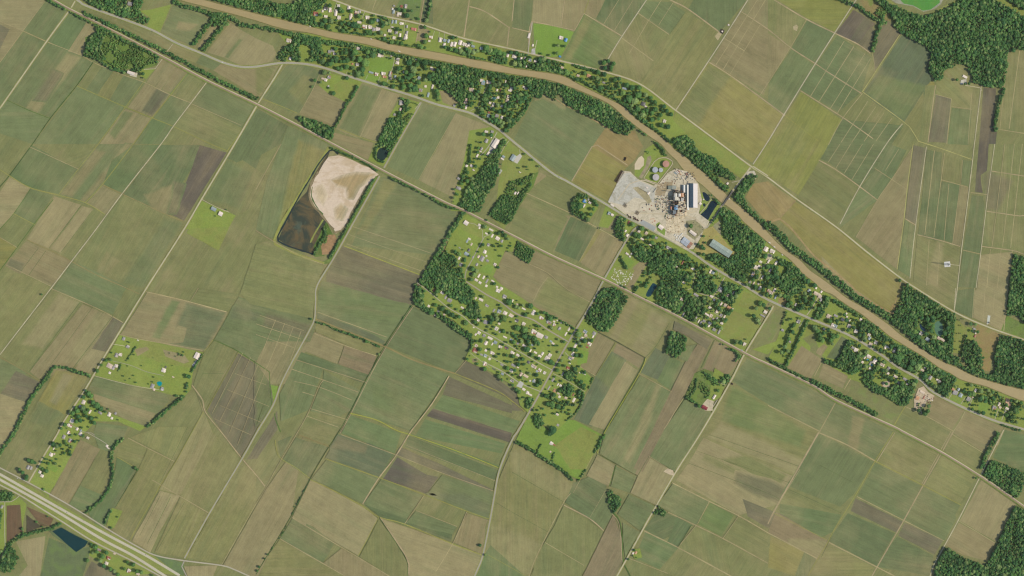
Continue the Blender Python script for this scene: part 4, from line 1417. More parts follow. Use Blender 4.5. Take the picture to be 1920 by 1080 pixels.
def houses(place, ang, data):
    for tk in data.split():
        f = tk.split(','); x, y, L, Wd = map(float, f[:4]); ck = f[4]; a = ang + (90 if 'p' in f[5:] else 0)
        asp = max(L, Wd) / min(L, Wd)
        if L < Wd: L, Wd, a = Wd, L, a + 90
        if 'B' in f[5:]: kind, nm = 'barn', 'metal_building'
        elif asp >= 1.9 and Wd <= 4 and L > 4.5: kind, nm = 'trailer', 'mobile_home'
        elif L * Wd <= 17: kind, nm = 'shed', 'shed'
        else: kind, nm = 'home', 'house'
        building(x, y, L, Wd, a + rnd.uniform(-4, 4), ck, kind, place, nm)
houses('the northern cul-de-sac street', -30, '874,418,8,7,w,B 899,422,5,4,w 899,427,4,2.5,w,p 921,431,8,3,w 912,438,5,2.5,w 923,442,6.5,3,w,p 933,447,7,6,w 941,452,5,4,g,p 880,448,5,3,w 876,452,6,3,b,p 916,459,5,5,g 909,472,6,5,w,p 912,480,3,3,w 884,458,5,3,t,p 862,465,4,2,g 879,469,4.5,5,d 875,476,8,5,b 861,484,5.5,3,w,p 864,496,6,5,g,p 904,485,9,7,g,p 897,481,5,4,t,p 914,489,5,4,g 894,496,5,4,g,p 928,496,5,5,w 882,513,4,3,d 898,517,7,3,w,p 907,520,6,3,w,p 913,527,8,3,g,p 924,527,6,2.5,w 893,525,6,4,w 900,530,5,4,w 887,482,3,4,g')
houses('the wooded western street', -30, '814,544,5,3,r,p 829,549,6,4,w 836,557,7,3,g,p 843,563,8,6,g 804,574,4,4,w 822,584,4,4,g 833,590,4,3,t 816,591,3,3,t 867,577,6,3,w 902,562,8,4,w 892,559,3,4,t 913,573,7,4,g 926,582,6,3,g,p 936,584,7,6,b 947,587,7,6,w 959,591,8,4,t 897,600,5,5,w 911,604,8,6,g 931,616,6,6,w 936,607,4,3,w 937,622,3,3,w 947,632,7,2.5,w 969,601,6,6,d 982,607,6,5,w 1001,622,9,7,w 1012,629,12,8,w 898,624,6,5,w 892,627,3,4,w 908,629,5,5,g 919,634,9,4,w 911,643,7,5,w,p 929,642,6,5,b 923,645,5,2,w,p 938,650,7,4,w 950,652,7,5,d 961,661,7,4,w 959,637,6,3,b 971,644,4,4,g 983,648,7,4,w 998,647,4,3,b 934,545,8,6,w 940,541,5,5,w 932,538,4,3,w 946,556,7,6,g 961,564,5,2.5,w,p 982,579,7,2.5,w 970,571,4,3,t 1000,586,9,5,w,p 1015,596,8,5,w 912,536,4,4,w 891,657,9,8,r 893,648,5,5,t 911,657,4,4,w 923,662,8,5,w 957,593,7,2,w')
houses('the crossroads village', -30, '1029,604,9,5,g 1039,603,3.5,3,w 1039,609,5,5,w 1049,616,5,6,g 1052,605,2.5,2.5,w 1045,601,3,2,w 1067,617,7,3,w,p 1061,626,7,2.5,w,p 1097,622,7,6,b 1098,629,5,5,t 1114,625,6,6,g 1112,631,5,2.5,w,p 1091,634,5,4,w,p 1105,645,7,6,w 1101,651,5,3,r 1079,648,9,4,w,p 1074,663,7,4,w,p 1069,672,7,5,g 1074,671,4,4,t 1024,632,6,5,g 1033,640,5,3,b 1037,644,5,3,w 994,657,4,5,w 1004,661,6,3,w 1012,668,6,4,w 1017,663,6,4,w,p 1031,666,6,6,w 1026,672,8,7,w 971,666,6,4,w 991,679,5,5,d 1001,687,10,5,t 1012,694,6,5,w 1007,696,4,4,b 963,685,8,4,g 959,695,6,5,w 960,714,7,4,g 909,682,5,7,w 903,665,5,3,g 910,667,6,5,b 918,673,4,4,w 926,692,7,2,d 941,684,6,3,g 942,701,5,4,b 977,702,7,5,t,p 986,705,9,4,t 1001,714,6,5,b,p 994,714,3,3,w 982,730,6,4,w 989,736,5,5,w 994,740,7,3,w 1021,699,5,5,w 1037,712,7,3.5,g,p 1029,727,8,2.5,g,p 1040,732,6,5,o,p 1051,723,4.5,4,w 1046,721,5,2,w,p 1049,744,4,4,w 1047,738,5,3,t 1061,746,5,4,t 1076,750,8,4,w,p 1055,701,7,2.5,g,p 1065,690,6,5,r 1075,740,5,2,r,p 1095,701,7,1.5,w 1087,699,3,2,w 1045,777,5,3.5,w 1046,797,4,4,g 888,614,3,2,w 971,689,4,2,w 1068,681,4,2,w')
houses('the walled green pasture', -35, '1034,831,6,5,w 1039,834,5,2.5,r 1032,847,3,3,t')
houses('the corner south of the mill', -30, '1179,417,3,5.5,r 1173,433,4,3,w,p 1176,441,5,4,w,p 1198,434,4.5,4,w 1212,437,5,5,t 1204,448,6,3,w 1219,459,5,2,w 1230,446,5,4,g 1252,464,6,5,g 1257,467,5,5,g 1148,403,5,4,w 1142,400,5,5,b 1176,476,6,3,w 1184,476,3,3,w 1181,481,3,3,w 1269,500,3,3,w 1280,492,7,2,r,p 1299,504,7,3.5,w 1332,509,3,7,w 1337,511,5,5,b')
houses('the woods south of the highway', -30, '1282,530,5,3,w 1350,544,7,6,g 1352,540,4,3,w 1334,556,6,4,w 1339,562,4,4,w 1305,553,9,4,g 1278,561,5,5,t 1352,570,6,2.5,w,p 1360,572,5,5,t 1367,577,7,5,o 1374,579,2,2,w 1365,554,4,5,t 1331,577,5,4,w 1344,584,5,5,t,p 1326,590,9,3,w 1333,592,6,6,t 1352,591,5,5,g 1358,594,6,2.5,w,p 1344,597,5,3,g,p 1353,606,5,4,w 1331,606,6,4,w 1329,611,3,4,w 1320,602,5,4,g 1314,605,6,3,g,p 1305,596,5,2.5,g,p 1310,602,6,2,w,p 1339,618,6,5,g 1348,622,8,3,g,p 1281,590,8,2.5,g,p 1337,598,3,4,t 1435,585,6,5,w 1430,592,9,2.5,g 1467,619,5,4,g 1497,603,6,6,g 1375,549,6,2,w,p 1396,645,5,5,w 1481,641,4,3,g 1391,657,3,3,g')
houses('the yards east of the mill woods', -30, '1436,467,7,8,w 1448,471,9,6,w 1426,491,5,4,w 1441,490,7,3,w,p 1455,493,7,3.5,w,p 1417,501,6,6,w 1423,499,4,4,w 1444,507,6,3.5,w,p 1412,513,5,5,w 1410,517,4,3,w 1429,520,7,2.5,w,p 1413,531,6,2.5,t,p 1422,532,3,3,w 1425,540,7,4,w,p 1441,545,5,5,t 1446,549,6,5,t 1452,544,7,3.5,w,p 1454,557,7,2.5,b,p 1517,545,5,6,b 1530,540,3,3.5,w 1532,551,12,5,t 1537,556,6,6,t 1540,547,4,3,w,p 1539,562,4,6,g 1406,529,4,4,g 1492,571,5,3,w,p')
houses('the riverside row of houses', -30, '1554,593,8,6,t 1567,592,7,3.5,g 1561,609,5,5,w 1566,611,7,5,b 1580,599,6,5,t 1587,588,3,3,w 1588,594,3,3,w 1593,601,4,2,w,p 1592,611,6,6,w 1614,599,4,4,w 1605,621,6,6,w 1629,628,5,5,w 1630,634,4,6,b 1632,645,6,5,t 1642,642,6,6,g 1660,651,4,6,w 1665,651,5,3,w 1677,657,5,8,g 1545,617,4,3,w 1729,694,6,4,t 1744,708,5,7,g 1761,715,5,5,g 1734,690,4,3,g 1757,712,4,3,w')
houses('the lots below the highway bend', -30, '1605,656,7,6,w 1599,652,5,4,g 1629,668,8,5,w 1621,671,5,2,w,p 1640,677,9,6,w,p,B 1632,681,7,3,g,p 1617,679,4,4,w 1654,684,8,5,t 1666,691,6,5,g,p 1631,691,4,3.5,w 1665,700,4,4,w 1679,706,7,4,w 1697,711,8,4,g 1685,718,5,4,g 1701,720,4,3,w 1729,735,9,4,t 1720,746,6,6,o 1732,745,1.8,6,r')
houses('the eastern end of the highway', -28, '1787,730,4,5,o,p 1791,736,8,7,g 1797,730,4,5,b 1801,741,6,7,b 1816,748,7,7,g 1829,732,4,6,w 1873,758,7,4,w,p 1864,764,7,6,g 1888,766,4,6,w,p 1885,771,3,2,g 1824,745,3,2,t 1875,764,4,4,t')
houses('the pond estate', -30, '1727,625,6,6,g 1739,636,7,6,b 1760,634,6,5,t 1767,637,8,4,t 1827,617,5,3,g 1829,625,2.5,2.5,w 1828,630,3,5,r')
houses('the north bank village', -8, '592,26,8,7,r 611,16,7,6,d 619,19,5,8,w 611,31,6,4,w 635,11,5,5,w 630,24,5,11,w 636,33,6,6,w 654,15,5,6,w 658,29,5,6,t 657,35,4,5,w 669,24,7,6,t 674,22,5,5,g 674,42,7,4,w 689,33,7,6,w 684,50,8,6,w 694,51,7,6,w 701,55,6,6,g 709,55,7,6,w 709,38,5,5,b 736,17,3,4,w 738,22,4,7,b 749,26,7,5,w 746,29,4,4,t 753,12,4,4,r 761,12,5,7,g 739,11,3,3,g 736,41,3,6,b 742,41,4,6,b 753,44,7,4,w 763,50,3.5,5,g 776,55,9,5,p 731,58,6,5,w 736,51,4,2,w 743,61,5,5,g 722,66,4,4,w 739,71,5,5,w 750,66,4,6,w 761,69,5,9,w 763,61,4,5,g 808,70,6,5,w 805,77,4,3,w 758,72,3,5,g 605,21,3,4,w')
houses('the narrow north bank lots', -20, '826,75,6,8,w 834,76,5,5,b 841,77,4,6,b 833,84,6,4,w,p 847,83,4,8,w 853,83,5,8,w 863,80,6,8,w 871,83,7,5,w 875,87,4,6,t 879,84,5,6,w 887,87,6,4,b 903,91,6,5,b 862,90,3,3,w 952,104,4,6,w 964,106,7,6,w 967,109,3,5,w 977,110,3.5,5,w 984,109,3,4,g 994,113,5,5,b 1004,115,5,4,w 987,124,2,4,w 992,67,3.5,9,w 999,85,3,4,w 889,94,3,3,w 1052,71,7,6,w 1061,75,5,6,u 1050,106,4,3,u 1054,127,5,4,t 1104,142,7,5,o 1084,142,5,4,t 1132,155,5,3,g 1171,166,8,3.5,b 1206,195,7,7,d 1211,200,4,3,w 1246,227,5,5,w 540,76,3,3,r')
houses('the wooded lots above the highway', -15, '903,151,6,5,w 906,156,6,6,b 914,154,5,6,t 919,155,4,4,w 884,168,8,6,t 959,166,5,6,w 956,170,6,3,w 986,166,6,4,g 982,163,4,3,w 932,169,3,4,w 938,169,2,5,r 934,183,4,4,w 925,196,7,4,w,p 919,193,4,4,w 953,181,5,5,t 951,188,5,6,t 941,199,4,4,w 874,201,3,7,w 873,192,6,5,d 875,187,5,5,t 852,198,4,4,g 921,202,3,4,w 916,217,5,6,b 917,211,4,3,r 932,217,6,5,g 941,220,4,5,w 948,153,2,4,w 972,150,3,3,t 970,190,3,3,o 912,247,6,4,w 923,247,5,4,g 542,76,9,6,t 544,110,4,5,w')
houses('the parkland lots', -15, '618,97,5,5,g 624,95,6,5,g 627,101,4,4,w 672,91,6,5,w 712,104,6,6,w 717,105,4,4,t 746,111,5,6,g,p 745,118,5,6,w,p 734,105,3,2.5,w 696,136,8,3,b 706,139,6,5,w 719,138,8,5,w 721,144,7,4,o 732,139,5,9,g 732,147,5,5,d 741,144,4,5,b 757,135,3,4,w 786,146,5,5,b 798,162,4,4,w 811,163,8,3,w,p 789,169,6,5,g 803,178,8,3.5,b,p 811,130,8,4,d 809,127,4,3,w 752,193,7,8,g 751,205,4,5,t 740,215,4,4,g 670,121,6,5,g 661,120,3,3,o 617,145,5,6,g,p 611,150,5,5,w 607,148,3,8,t,p 616,162,3,3,w 780,112,3,2,w 244,7,8,6,g 246,137,13,5,w,B')
houses('the lane beside the long wood', 60, '912,264,7,5,g 903,279,5,4,g 901,284,2,4,w 895,292,6,3,w 875,311,4,4,w 884,311,4,5,w 888,319,4,2,w,p 860,335,5,4,g,p 860,353,8,5,g,p 915,288,7,3,w 929,269,16,8.5,w,B 962,296,11,8,b,B 944,294,5,4,b,p 942,298,6,2.5,w,p 975,323,4,1.5,w,p 966,362,5,3,w 971,362,5,2,w 921,258,2,2,w')
houses('the grassed farmstead block', 65, '232,635,6,5,g 240,650,6,5,g,p 219,666,7,6,g 226,665,6,5,w,p 206,686,10,8,t,p 213,690,6,5,g 218,686,6,5,w,p 206,699,4,4,w 259,638,3,2,w,p 307,694,7,7,w 311,688,3,3,d 286,724,8,6,g 289,730,4,4,t 304,729,6,6,g 370,667,11,9,w,B 325,707,4,2,t,p')
houses('the lower west road village', 62, '157,754,7,6,w 151,762,5,5,b 169,754,4,3,r 169,772,7,3,w 188,774,7,4,g,p 205,777,7,5,w 210,784,4,4,w 135,789,7,6,w 131,798,9,5,w,p 145,804,5,4,w 152,807,4,3,b 217,775,4,4,g 120,819,7,5,g 132,826,7,6,g 151,813,6,5,w 129,811,6,5,w 165,821,4,5,w 201,836,4,4,w 203,840,5,2,w,p 101,841,4,2,w 96,852,6,6,w 53,876,7,5,g 58,877,6,5,g 75,885,5,5,w 79,892,5,6,w 102,851,3,3,t')
houses('the yards below the divided highway', -28, '204,1046,7,5,r 200,1056,6,5,w 186,1031,7,4,g 242,1070,6,6,w 259,1076,6,4,t 4,950,4,6,g 215,1038,4,3,t')
houses('the isolated farmyards', 60, '401,392,9,6,b,p,B 414,401,7,7,w,p,B 1339,744,8,4,w,B 1321,764,10,6,m,p,B 1809,144,8,4,w,p 1192,1036,5,4,o 1187,1037,4,3,w 1364,344,4,3.5,w 1096,377,6,6,u 1106,380,4,5,w 1095,386,3,6,w,p 1103,374,3,3,g 1354,59,3,3,w 1366,47,2.5,3,w')
houses('the sugar mill yard', -38, '1239,426,9,7,w,B 1299,437,13,5.5,w,B 1313,382,4.5,4,w 1266,371,3,3,w 1213,352,4,3,w 1216,362,4,5,w 1148,385,7,3,w 1319,374,2.5,2,w')

# labels: count alike buildings from the west inside one neighbourhood
from collections import defaultdict
gr_ = defaultdict(list)
KN = dict(home='house', trailer='mobile home', shed='shed', barn='metal building')
for b in BLD: gr_[(b['cl'], b['ck'], b['kind'])].append(b)
for (cl, ck, kd), L_ in gr_.items():
    L_.sort(key=lambda b: b['x']); n = len(L_)
    base = '%s roofed %s' % (RNAME[ck], KN[kd])
    for i, b in enumerate(L_, 1):
        tag(b['o'], ('only %s in %s' % (base, cl)) if n == 1 else ('%s, %s in %s' % (base, ordn(i, n), cl)), KN[kd],
            {'home': 'houses', 'trailer': 'mobile homes', 'shed': 'small sheds', 'barn': 'metal buildings'}[kd] + ' in ' + cl)

# ---------------------------------------------------------------- the sugar mill
def thing(name, x, y, label, cat, ang=0, group=None, z=0):
    e = bpy.data.objects.new(name, None); C.objects.link(e); e.location = wx(x, y, z); e.rotation_euler = (0, 0, math.radians(ang)); e.empty_display_size = 1
    return tag(e, label, cat, group)
def part(par, nm, vf, c, mat='roof', loc=(0,0,0), rz=0.0, sc_=None, key=None):
    me = cm(key, lambda: vf) if key else mesh_from(vf[0], vf[1], nm)
    o = link(nm, me, M[mat], par); o.color = c; o.location = loc; o.rotation_euler = (0, 0, rz)
    if sc_: o.scale = sc_
    return o
def blk(poly, pad=0):
    rr = raster(poly); BLDM[rr[1]:rr[1]+rr[2].shape[0], rr[0]:rr[0]+rr[2].shape[1]] |= rr[2]
def gable_ns(name, x0, x1, y0, y1, xr, h0, h1, cw, ce, label, cat='warehouse', ribs=12, wallc=col(176,176,170)):
    """long shed with its ridge running north-south at xr; two roof slopes laid as separate sheets"""
    cx, cy = (x0 + x1) / 2, (y0 + y1) / 2; e = thing(name, cx, cy, label, cat)
    a, b, r = (x0 - cx) * S, (x1 - cx) * S, (xr - cx) * S; d = (y1 - y0) / 2 * S
    part(e, 'wall', ([(a,-d,0),(b,-d,0),(b,d,0),(a,d,0),(a,-d,h0),(b,-d,h0),(b,d,h0),(a,d,h0),(r,-d,h1-.1),(r,d,h1-.1)],
        [(0,3,2,1),(0,1,5,8,4),(2,3,7,9,6),(1,2,6,5),(3,0,4,7)]), wallc, 'wall')
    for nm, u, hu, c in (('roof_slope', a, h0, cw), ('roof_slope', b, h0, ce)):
        s_ = -1 if u < r else 1
        v = [(u + s_*.4,-d-.4,hu),(r,-d-.4,h1+.1),(r,d+.4,h1+.1),(u + s_*.4,d+.4,hu)]
        v += [(p[0], p[1], p[2]-.15) for p in v]
        rf = part(e, nm, (v, [(0,1,2,3),(7,6,5,4),(0,4,5,1),(1,5,6,2),(2,6,7,3),(3,7,4,0)]), c)
        n = ribs; dx = (r - u)
        for k in range(n):
            yy_ = -d + (k + .5) * 2 * d / n
            pv = []
            for (q, zq) in ((u + dx * .04, hu + (h1 - hu) * .04), (r - dx * .04, h1 - (h1 - hu) * .04)):
                pv += [(q, yy_ - .12, zq + .1), (q, yy_ + .12, zq + .1), (q, yy_ + .12, zq + .34), (q, yy_ - .12, zq + .34)]
            part(rf, 'roof_rib', (pv, [(0,1,2,3),(4,7,6,5),(0,4,5,1),(1,5,6,2),(2,6,7,3),(3,7,4,0)]), (c[0]*.85, c[1]*.85, c[2]*.85, 1))
    part(e, 'ridge_cap', bx(r - .5, r + .5, -d - .4, d + .4, h1 + .12, h1 + .4), (ce[0]*1.02, ce[1]*1.02, ce[2]*1.02, 1))
    part(e, 'door', bx(-2.2, 2.2, -d - .15, -d - .02, 0, 4.5), col(120,120,116), 'paint', loc=((a + b) / 2 + 0, 0, 0))
    blk([(x0, y0), (x1, y0), (x1, y1), (x0, y1)]); return e
gable_ns('sugar_warehouse', 1291.8, 1307.6, 344.6, 389.6, 1299, 5, 24, col(120,140,150), col(200,194,194), 'largest steep roofed warehouse on the east side of the mill, pink-white east slope', ribs=22)  # west slope colour is darkened to carry the shade away from the sun
gable_ns('sugar_warehouse', 1284.6, 1291.4, 346.7, 391, 1288, 7, 12.5, col(120,134,130), col(214,212,204), 'narrow long warehouse with pale grey roof just west of the largest warehouse', ribs=16)  # shade of the west slope is painted into its grey-teal colour
gable_ns('sugar_warehouse', 1278.6, 1284.2, 346.9, 361.7, 1281.4, 8, 12, col(126,140,140), col(200,202,200), 'short pale roofed shed at the northwest corner of the long mill warehouses', ribs=6)  # lit east and shaded west put into the two slope colours
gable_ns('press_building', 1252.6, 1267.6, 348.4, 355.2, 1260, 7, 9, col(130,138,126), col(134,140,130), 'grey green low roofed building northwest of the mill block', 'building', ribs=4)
def rot_gable(name, corners, h0, h1, c, label, cat, ribs, c2=None):
    (ax, ay), (bx_, by), (cx_, cy_), (dx, dy) = corners     # a-b is one gable end, a-d a long side
    mx, my = sum(p[0] for p in corners) / 4, sum(p[1] for p in corners) / 4
    L = math.dist(corners[0], corners[3]) * S; Wd = math.dist(corners[0], corners[1]) * S
    ang = math.degrees(math.atan2(-(dy - ay), dx - ax))
    e = thing(name, mx, my, label, cat, ang)
    l, w_ = L / 2, Wd / 2
    part(e, 'wall', bx(-l, l, -w_, w_, 0, h0), col(150,156,150), 'wall')
    n = ribs
    for sd_ in (-1, 1):
        for k in range(n):
            xa, xb = -l + 2*l*k/n + .1, -l + 2*l*(k+1)/n - .1
            j = 1 + rnd.uniform(-.09, .09); cc = c2 if (c2 and k >= n * .62) else c
            v = [(xa, sd_*(w_+.4), h0+.05),(xb, sd_*(w_+.4), h0+.05),(xb,0,h1),(xa,0,h1)]; v += [(p[0],p[1],p[2]-.12) for p in v]
            f = [(0,1,2,3),(7,6,5,4),(0,4,5,1),(1,5,6,2),(2,6,7,3),(3,7,4,0)]
            if sd_ > 0: f = [q[::-1] for q in f]
            part(e, 'roof_panel', (v, f), (cc[0]*j, cc[1]*j, cc[2]*j, 1))
    part(e, 'ridge_cap', bx(-l, l, -.5, .5, h1 + .02, h1 + .3), (c[0]*.8, c[1]*.8, c[2]*.8, 1))
    part(e, 'gable_end', ([(-l, -w_, h0), (-l, w_, h0), (-l, 0, h1 - .2), (-l + .2, -w_, h0), (-l + .2, w_, h0), (-l + .2, 0, h1 - .2)], [(0,2,1),(3,4,5),(0,1,4,3),(1,2,5,4),(2,0,3,5)]), col(150,156,150), 'wall')
    blk(corners); return e
rot_gable('warehouse', [(1329.4,460),(1335.6,448),(1373.7,472),(1366,483.7)], 12, 16, col(150,164,152), 'long grey green roofed warehouse standing alone beside the woods southeast of the mill', 'warehouse', 14)
rot_gable('workshop', [(1275.5,454),(1283,444.5),(1299,455),(1292,467)], 5, 6.2, col(168,176,184), 'blue grey roofed workshop with rusty eastern end beside the highway', 'workshop', 10, col(158,112,84))
def flat_block(name, boxes, label, cat):
    xs = [b[0] for b in boxes] + [b[2] for b in boxes]; ys = [b[1] for b in boxes] + [b[3] for b in boxes]
    cx, cy = (min(xs) + max(xs)) / 2, (min(ys) + max(ys)) / 2; e = thing(name, cx, cy, label, cat)
    for x0, y0, x1, y1, h, c, ty in boxes:
        h *= 1.3
        a, b_, p, q = (x0 - cx) * S, (x1 - cx) * S, (cy - y1) * S, (cy - y0) * S
        part(e, 'wall', bx(a, b_, p, q, 0, h), col(176,172,160), 'wall')
        if ty == 'g':
            v, f = prism_gable(p - .3, q + .3, -(b_) - .3, -(a) + .3, h + .14, min(2.2, (b_ - a) * .12 + .4), .12)   # ridge north-south
            v = [(-y, x, z) for x, y, z in v]
            part(e, 'roof', (v, f), c)
        else:
            part(e, 'roof', join_vf([bx(a - .2, b_ + .2, p - .2, q + .2, h + .02, h + .3), bx(a - .2, a + .2, p - .2, q + .2, h + .32, h + .8), bx(b_ - .2, b_ + .2, p - .2, q + .2, h + .32, h + .8)]), c)
            for k in range(int((b_ - a) * (q - p) / 110) + 1):
                part(e, 'roof_vent', bx(-.7, .7, -.7, .7, 0, 1.1), col(140,136,128), 'steel', (rnd.uniform(a + 1, b_ - 1), rnd.uniform(p + 1, q - 1), h + .3))
        blk([(x0, y0), (x1, y0), (x1, y1), (x0, y1)])
    return e
CR = col(206,192,162); LTG = col(190,186,176); RU = col(176,120,84)
flat_block('boiler_house', [(1262.8,363,1268.6,376,17,LTG,'g'), (1265,370,1272,376,19,col(216,208,188),'f')], 'tall pale boiler house at the northwest of the mill block, casting the widest shadow', 'boiler house')
flat_block('mill_house', [(1271.3,363.5,1275.4,369,16,col(214,210,202),'g'), (1275.8,362.5,1281.6,369.5,11,col(190,142,106),'g'), (1276.6,371.5,1282,378,12,LTG,'f')], 'white and rusty roofed mill house between boiler house and warehouses', 'mill house')
flat_block('evaporator_building', [(1272,378.2,1284,383,12,col(214,198,164),'f'), (1271.8,373,1276,377.6,9,col(210,206,196),'f')], 'tan flat roofed evaporator building in the middle of the mill', 'building')
flat_block('refinery_block', [(1270,390.2,1286.8,393.6,10,CR,'f'), (1270,393.8,1274,398,10,CR,'f'), (1279.2,393.8,1286.8,398,10,CR,'f'), (1268,398.2,1286.8,404,9,col(208,194,162),'g'), (1270,383.4,1286,390,8,col(206,196,172),'f')], 'cream roofed block built around a dark square court', 'building')
flat_block('pump_house', [(1263.6,385.5,1270,393.4,13,col(92,140,176),'g')], 'bright blue roofed building on the west side of the mill', 'building')
flat_block('crusher_shed', [(1256.4,387.6,1259.2,392.4,9,col(158,96,66),'g')], 'narrow rust roofed crusher shed west of the blue roof', 'shed')
flat_block('crusher_shed', [(1261.5,395,1266.8,401.5,14,col(120,128,132),'f')], 'square dark grey roofed tower southwest of the blue roof', 'tower')
def tube_vf(r, h, n=16, z=0, r2=None, cap=True):
    r2 = r if r2 is None else r2
    v = [(r*math.cos(2*math.pi*i/n), r*math.sin(2*math.pi*i/n), z) for i in range(n)] + [(r2*math.cos(2*math.pi*i/n), r2*math.sin(2*math.pi*i/n), z+h) for i in range(n)]
    f = [(i, (i+1) % n, n+(i+1) % n, n+i) for i in range(n)] + [tuple(range(n))[::-1]]
    if cap: f.append(tuple(range(n, 2*n)))
    return v, f
def tank(x, y, r, h, c, label, n=40, nm='storage_tank'):
    e = thing(nm, x, y, label, 'tank'); R_ = r * S
    part(e, 'shell', tube_vf(R_, h, n), (c[0]*.9, c[1]*.9, c[2]*.9, 1), 'steel')
    rf = part(e, 'roof', tube_vf(R_ + .15, R_ * .08, n, h + .02, .4), c, 'steel')
    part(e, 'rim', ([((R_+.1)*math.cos(a), (R_+.1)*math.sin(a), h+z) for z in (0, .5) for a in [2*math.pi*i/n for i in range(n)]], [(i, (i+1) % n, n+(i+1) % n, n+i) for i in range(n)]), (c[0]*.8, c[1]*.8, c[2]*.8, 1), 'steel')
    part(e, 'hatch', tube_vf(.9, .9, 10, h + R_ * .05), (c[0]*.8, c[1]*.8, c[2]*.8, 1), 'steel', (R_*.4, R_*.3, 0))
    part(e, 'ladder', bx(-.3, .3, -.2, .2, 0, h + 1), col(120,120,118), 'steel', (R_ + .3, 0, 0))
    blk([(x-r, y-r), (x+r, y-r), (x+r, y+r), (x-r, y+r)])
tank(1248.5, 307.6, 6.3, 10, col(178,132,112), 'rusty brown storage tank, the northernmost of the grassed tank farm')
tank(1228.2, 318.6, 5.3, 11, col(166,172,178), 'grey storage tank on the west side, north of the larger grey one')
tank(1238.9, 319, 4.1, 9, col(172,176,180), 'smallest grey storage tank in the middle of the tank farm')
tank(1229.6, 332.6, 6.2, 11, col(180,174,172), 'largest pale grey storage tank at the south of the tank farm')
tank(1290.2, 391.8, 2.0, 8, col(232,232,228), 'small round white tank south of the narrow warehouse', 24)
tank(1259.4, 398, 1.5, 9, col(176,168,150), 'small grey tank beside the crusher shed', 20)
tank(1264.5, 406.5, 1.6, 6, col(200,196,180), 'small cream tank below the square dark tower', 20)
tank(1287.6, 326.5, 2.4, 4, col(150,112,92), 'small rusty round clarifier near the river bank', 20, 'clarifier')
for i, (x, y, h, lb) in enumerate(((1261.6, 359.4, 42, 'northernmost tall mill smokestack, with the longest shadow'), (1261.8, 378.4, 34, 'middle slim smokestack north of two close ones'), (1262.2, 381.8, 38, 'smokestack just above the blue roof'), (1261.4, 384.6, 30, 'southernmost smokestack beside the blue roof'), (1262.0, 372.8, 28, 'short smokestack at the boiler house wall'))):
    e = thing('smokestack', x, y, lb, 'smokestack', group='mill smokestacks')
    part(e, 'shaft', tube_vf(1.6, h, 16, 0, 1.1), col(120,112,104), 'steel'); part(e, 'base', tube_vf(2.4, 4, 16), col(150,140,126), 'wall'); part(e, 'rim', tube_vf(1.3, .8, 16, h - .4), col(90,86,84), 'steel')
# row of horizontal tanks by the river
for k, (x, y, L, a, c) in enumerate(((1266.5, 325, 12, -38, 'b'), (1268.5, 323.6, 12, -38, 'w'), (1270.6, 322.4, 12, -38, 'w'), (1273, 321.4, 10, -38, 'r'), (1279, 321.5, 8, -38, 'w'), (1279.6, 334.4, 8, -38, 'w'), (1275.5, 326.5, 9, -38, 'o'))):
    e = thing('horizontal_tank', x, y, '%s horizontal tank, %s of the seven by the river bank' % (RNAME[c], ordn(k + 1, 7)), 'tank', a, 'horizontal tanks by the river')
    v, f = tube_vf(1.7, L, 14); v = [(z - L / 2, y_, x_ + 3) for x_, y_, z in v]
    part(e, 'vessel', (v, f), RCOL[c], 'steel')
    for s_ in (-.3, .3): part(e, 'saddle', bx(-.3, .3, -1.3, 1.3, 0, 2), col(140,136,130), 'wall', (L * s_, 0, 0))
    blk([(x-3, y-2), (x+3, y-2), (x+3, y+2), (x-3, y+2)])
# conveyors and pipe racks
def conveyor(x0, y0, x1, y1, h0, h1, wd, c, label):
    cx, cy = (x0 + x1) / 2, (y0 + y1) / 2; L = math.dist((x0, y0), (x1, y1)) * S
    e = thing('conveyor', cx, cy, label, 'conveyor', math.degrees(math.atan2(-(y1 - y0), x1 - x0)))
    l = L / 2; w_ = wd * S / 2
    v = [(-l,-w_,h0),(l,-w_,h1),(l,w_,h1),(-l,w_,h0),(-l,-w_,h0+1.4),(l,-w_,h1+1.4),(l,w_,h1+1.4),(-l,w_,h0+1.4)]
    part(e, 'gallery', (v, [(0,3,2,1),(4,5,6,7),(0,1,5,4),(1,2,6,5),(2,3,7,6),(3,0,4,7)]), c, 'steel')
    n = max(2, int(L / 12))
    for k in range(n):
        t = (k + .5) / n; hh = h0 + (h1 - h0) * t
        part(e, 'trestle', join_vf([bx(-.25,.25,-w_,-w_+.4,0,hh), bx(-.25,.25,w_-.4,w_,0,hh)]), col(120,112,104), 'steel', (-l + L * t, 0, 0))
conveyor(1285.5, 337, 1294, 324, 2, 10, 1.0, col(96,96,94), 'dark slanting conveyor reaching from the warehouses towards the river')
conveyor(1256.8, 392.6, 1259.6, 404, 6, 10, .8, col(110,90,74), 'rusty north-south conveyor beside the crusher shed')
conveyor(1268, 404.8, 1287, 402.6, 5, 5, .7, col(150,112,84), 'brown pipe bridge along the south edge of the refinery block')
conveyor(1261.8, 356.5, 1278, 359.5, 8, 14, .8, col(130,126,118), 'grey conveyor leading into the short pale shed')
conveyor(1225, 361, 1232, 353, 3, 6, .7, col(196,188,170), 'pale cane unloading conveyor in the middle of the gravel yard')
conveyor(1196, 351.5, 1214, 361, 1, 5, .5, col(160,152,130), 'long thin conveyor lying across the gravel yard')
conveyor(1251, 371, 1262, 373, 4, 9, .6, col(140,130,112), 'short conveyor entering the boiler house from the west')
conveyor(1246, 380, 1262, 383.5, 3, 8, .6, col(150,140,118), 'long slanting conveyor entering below the boiler house')
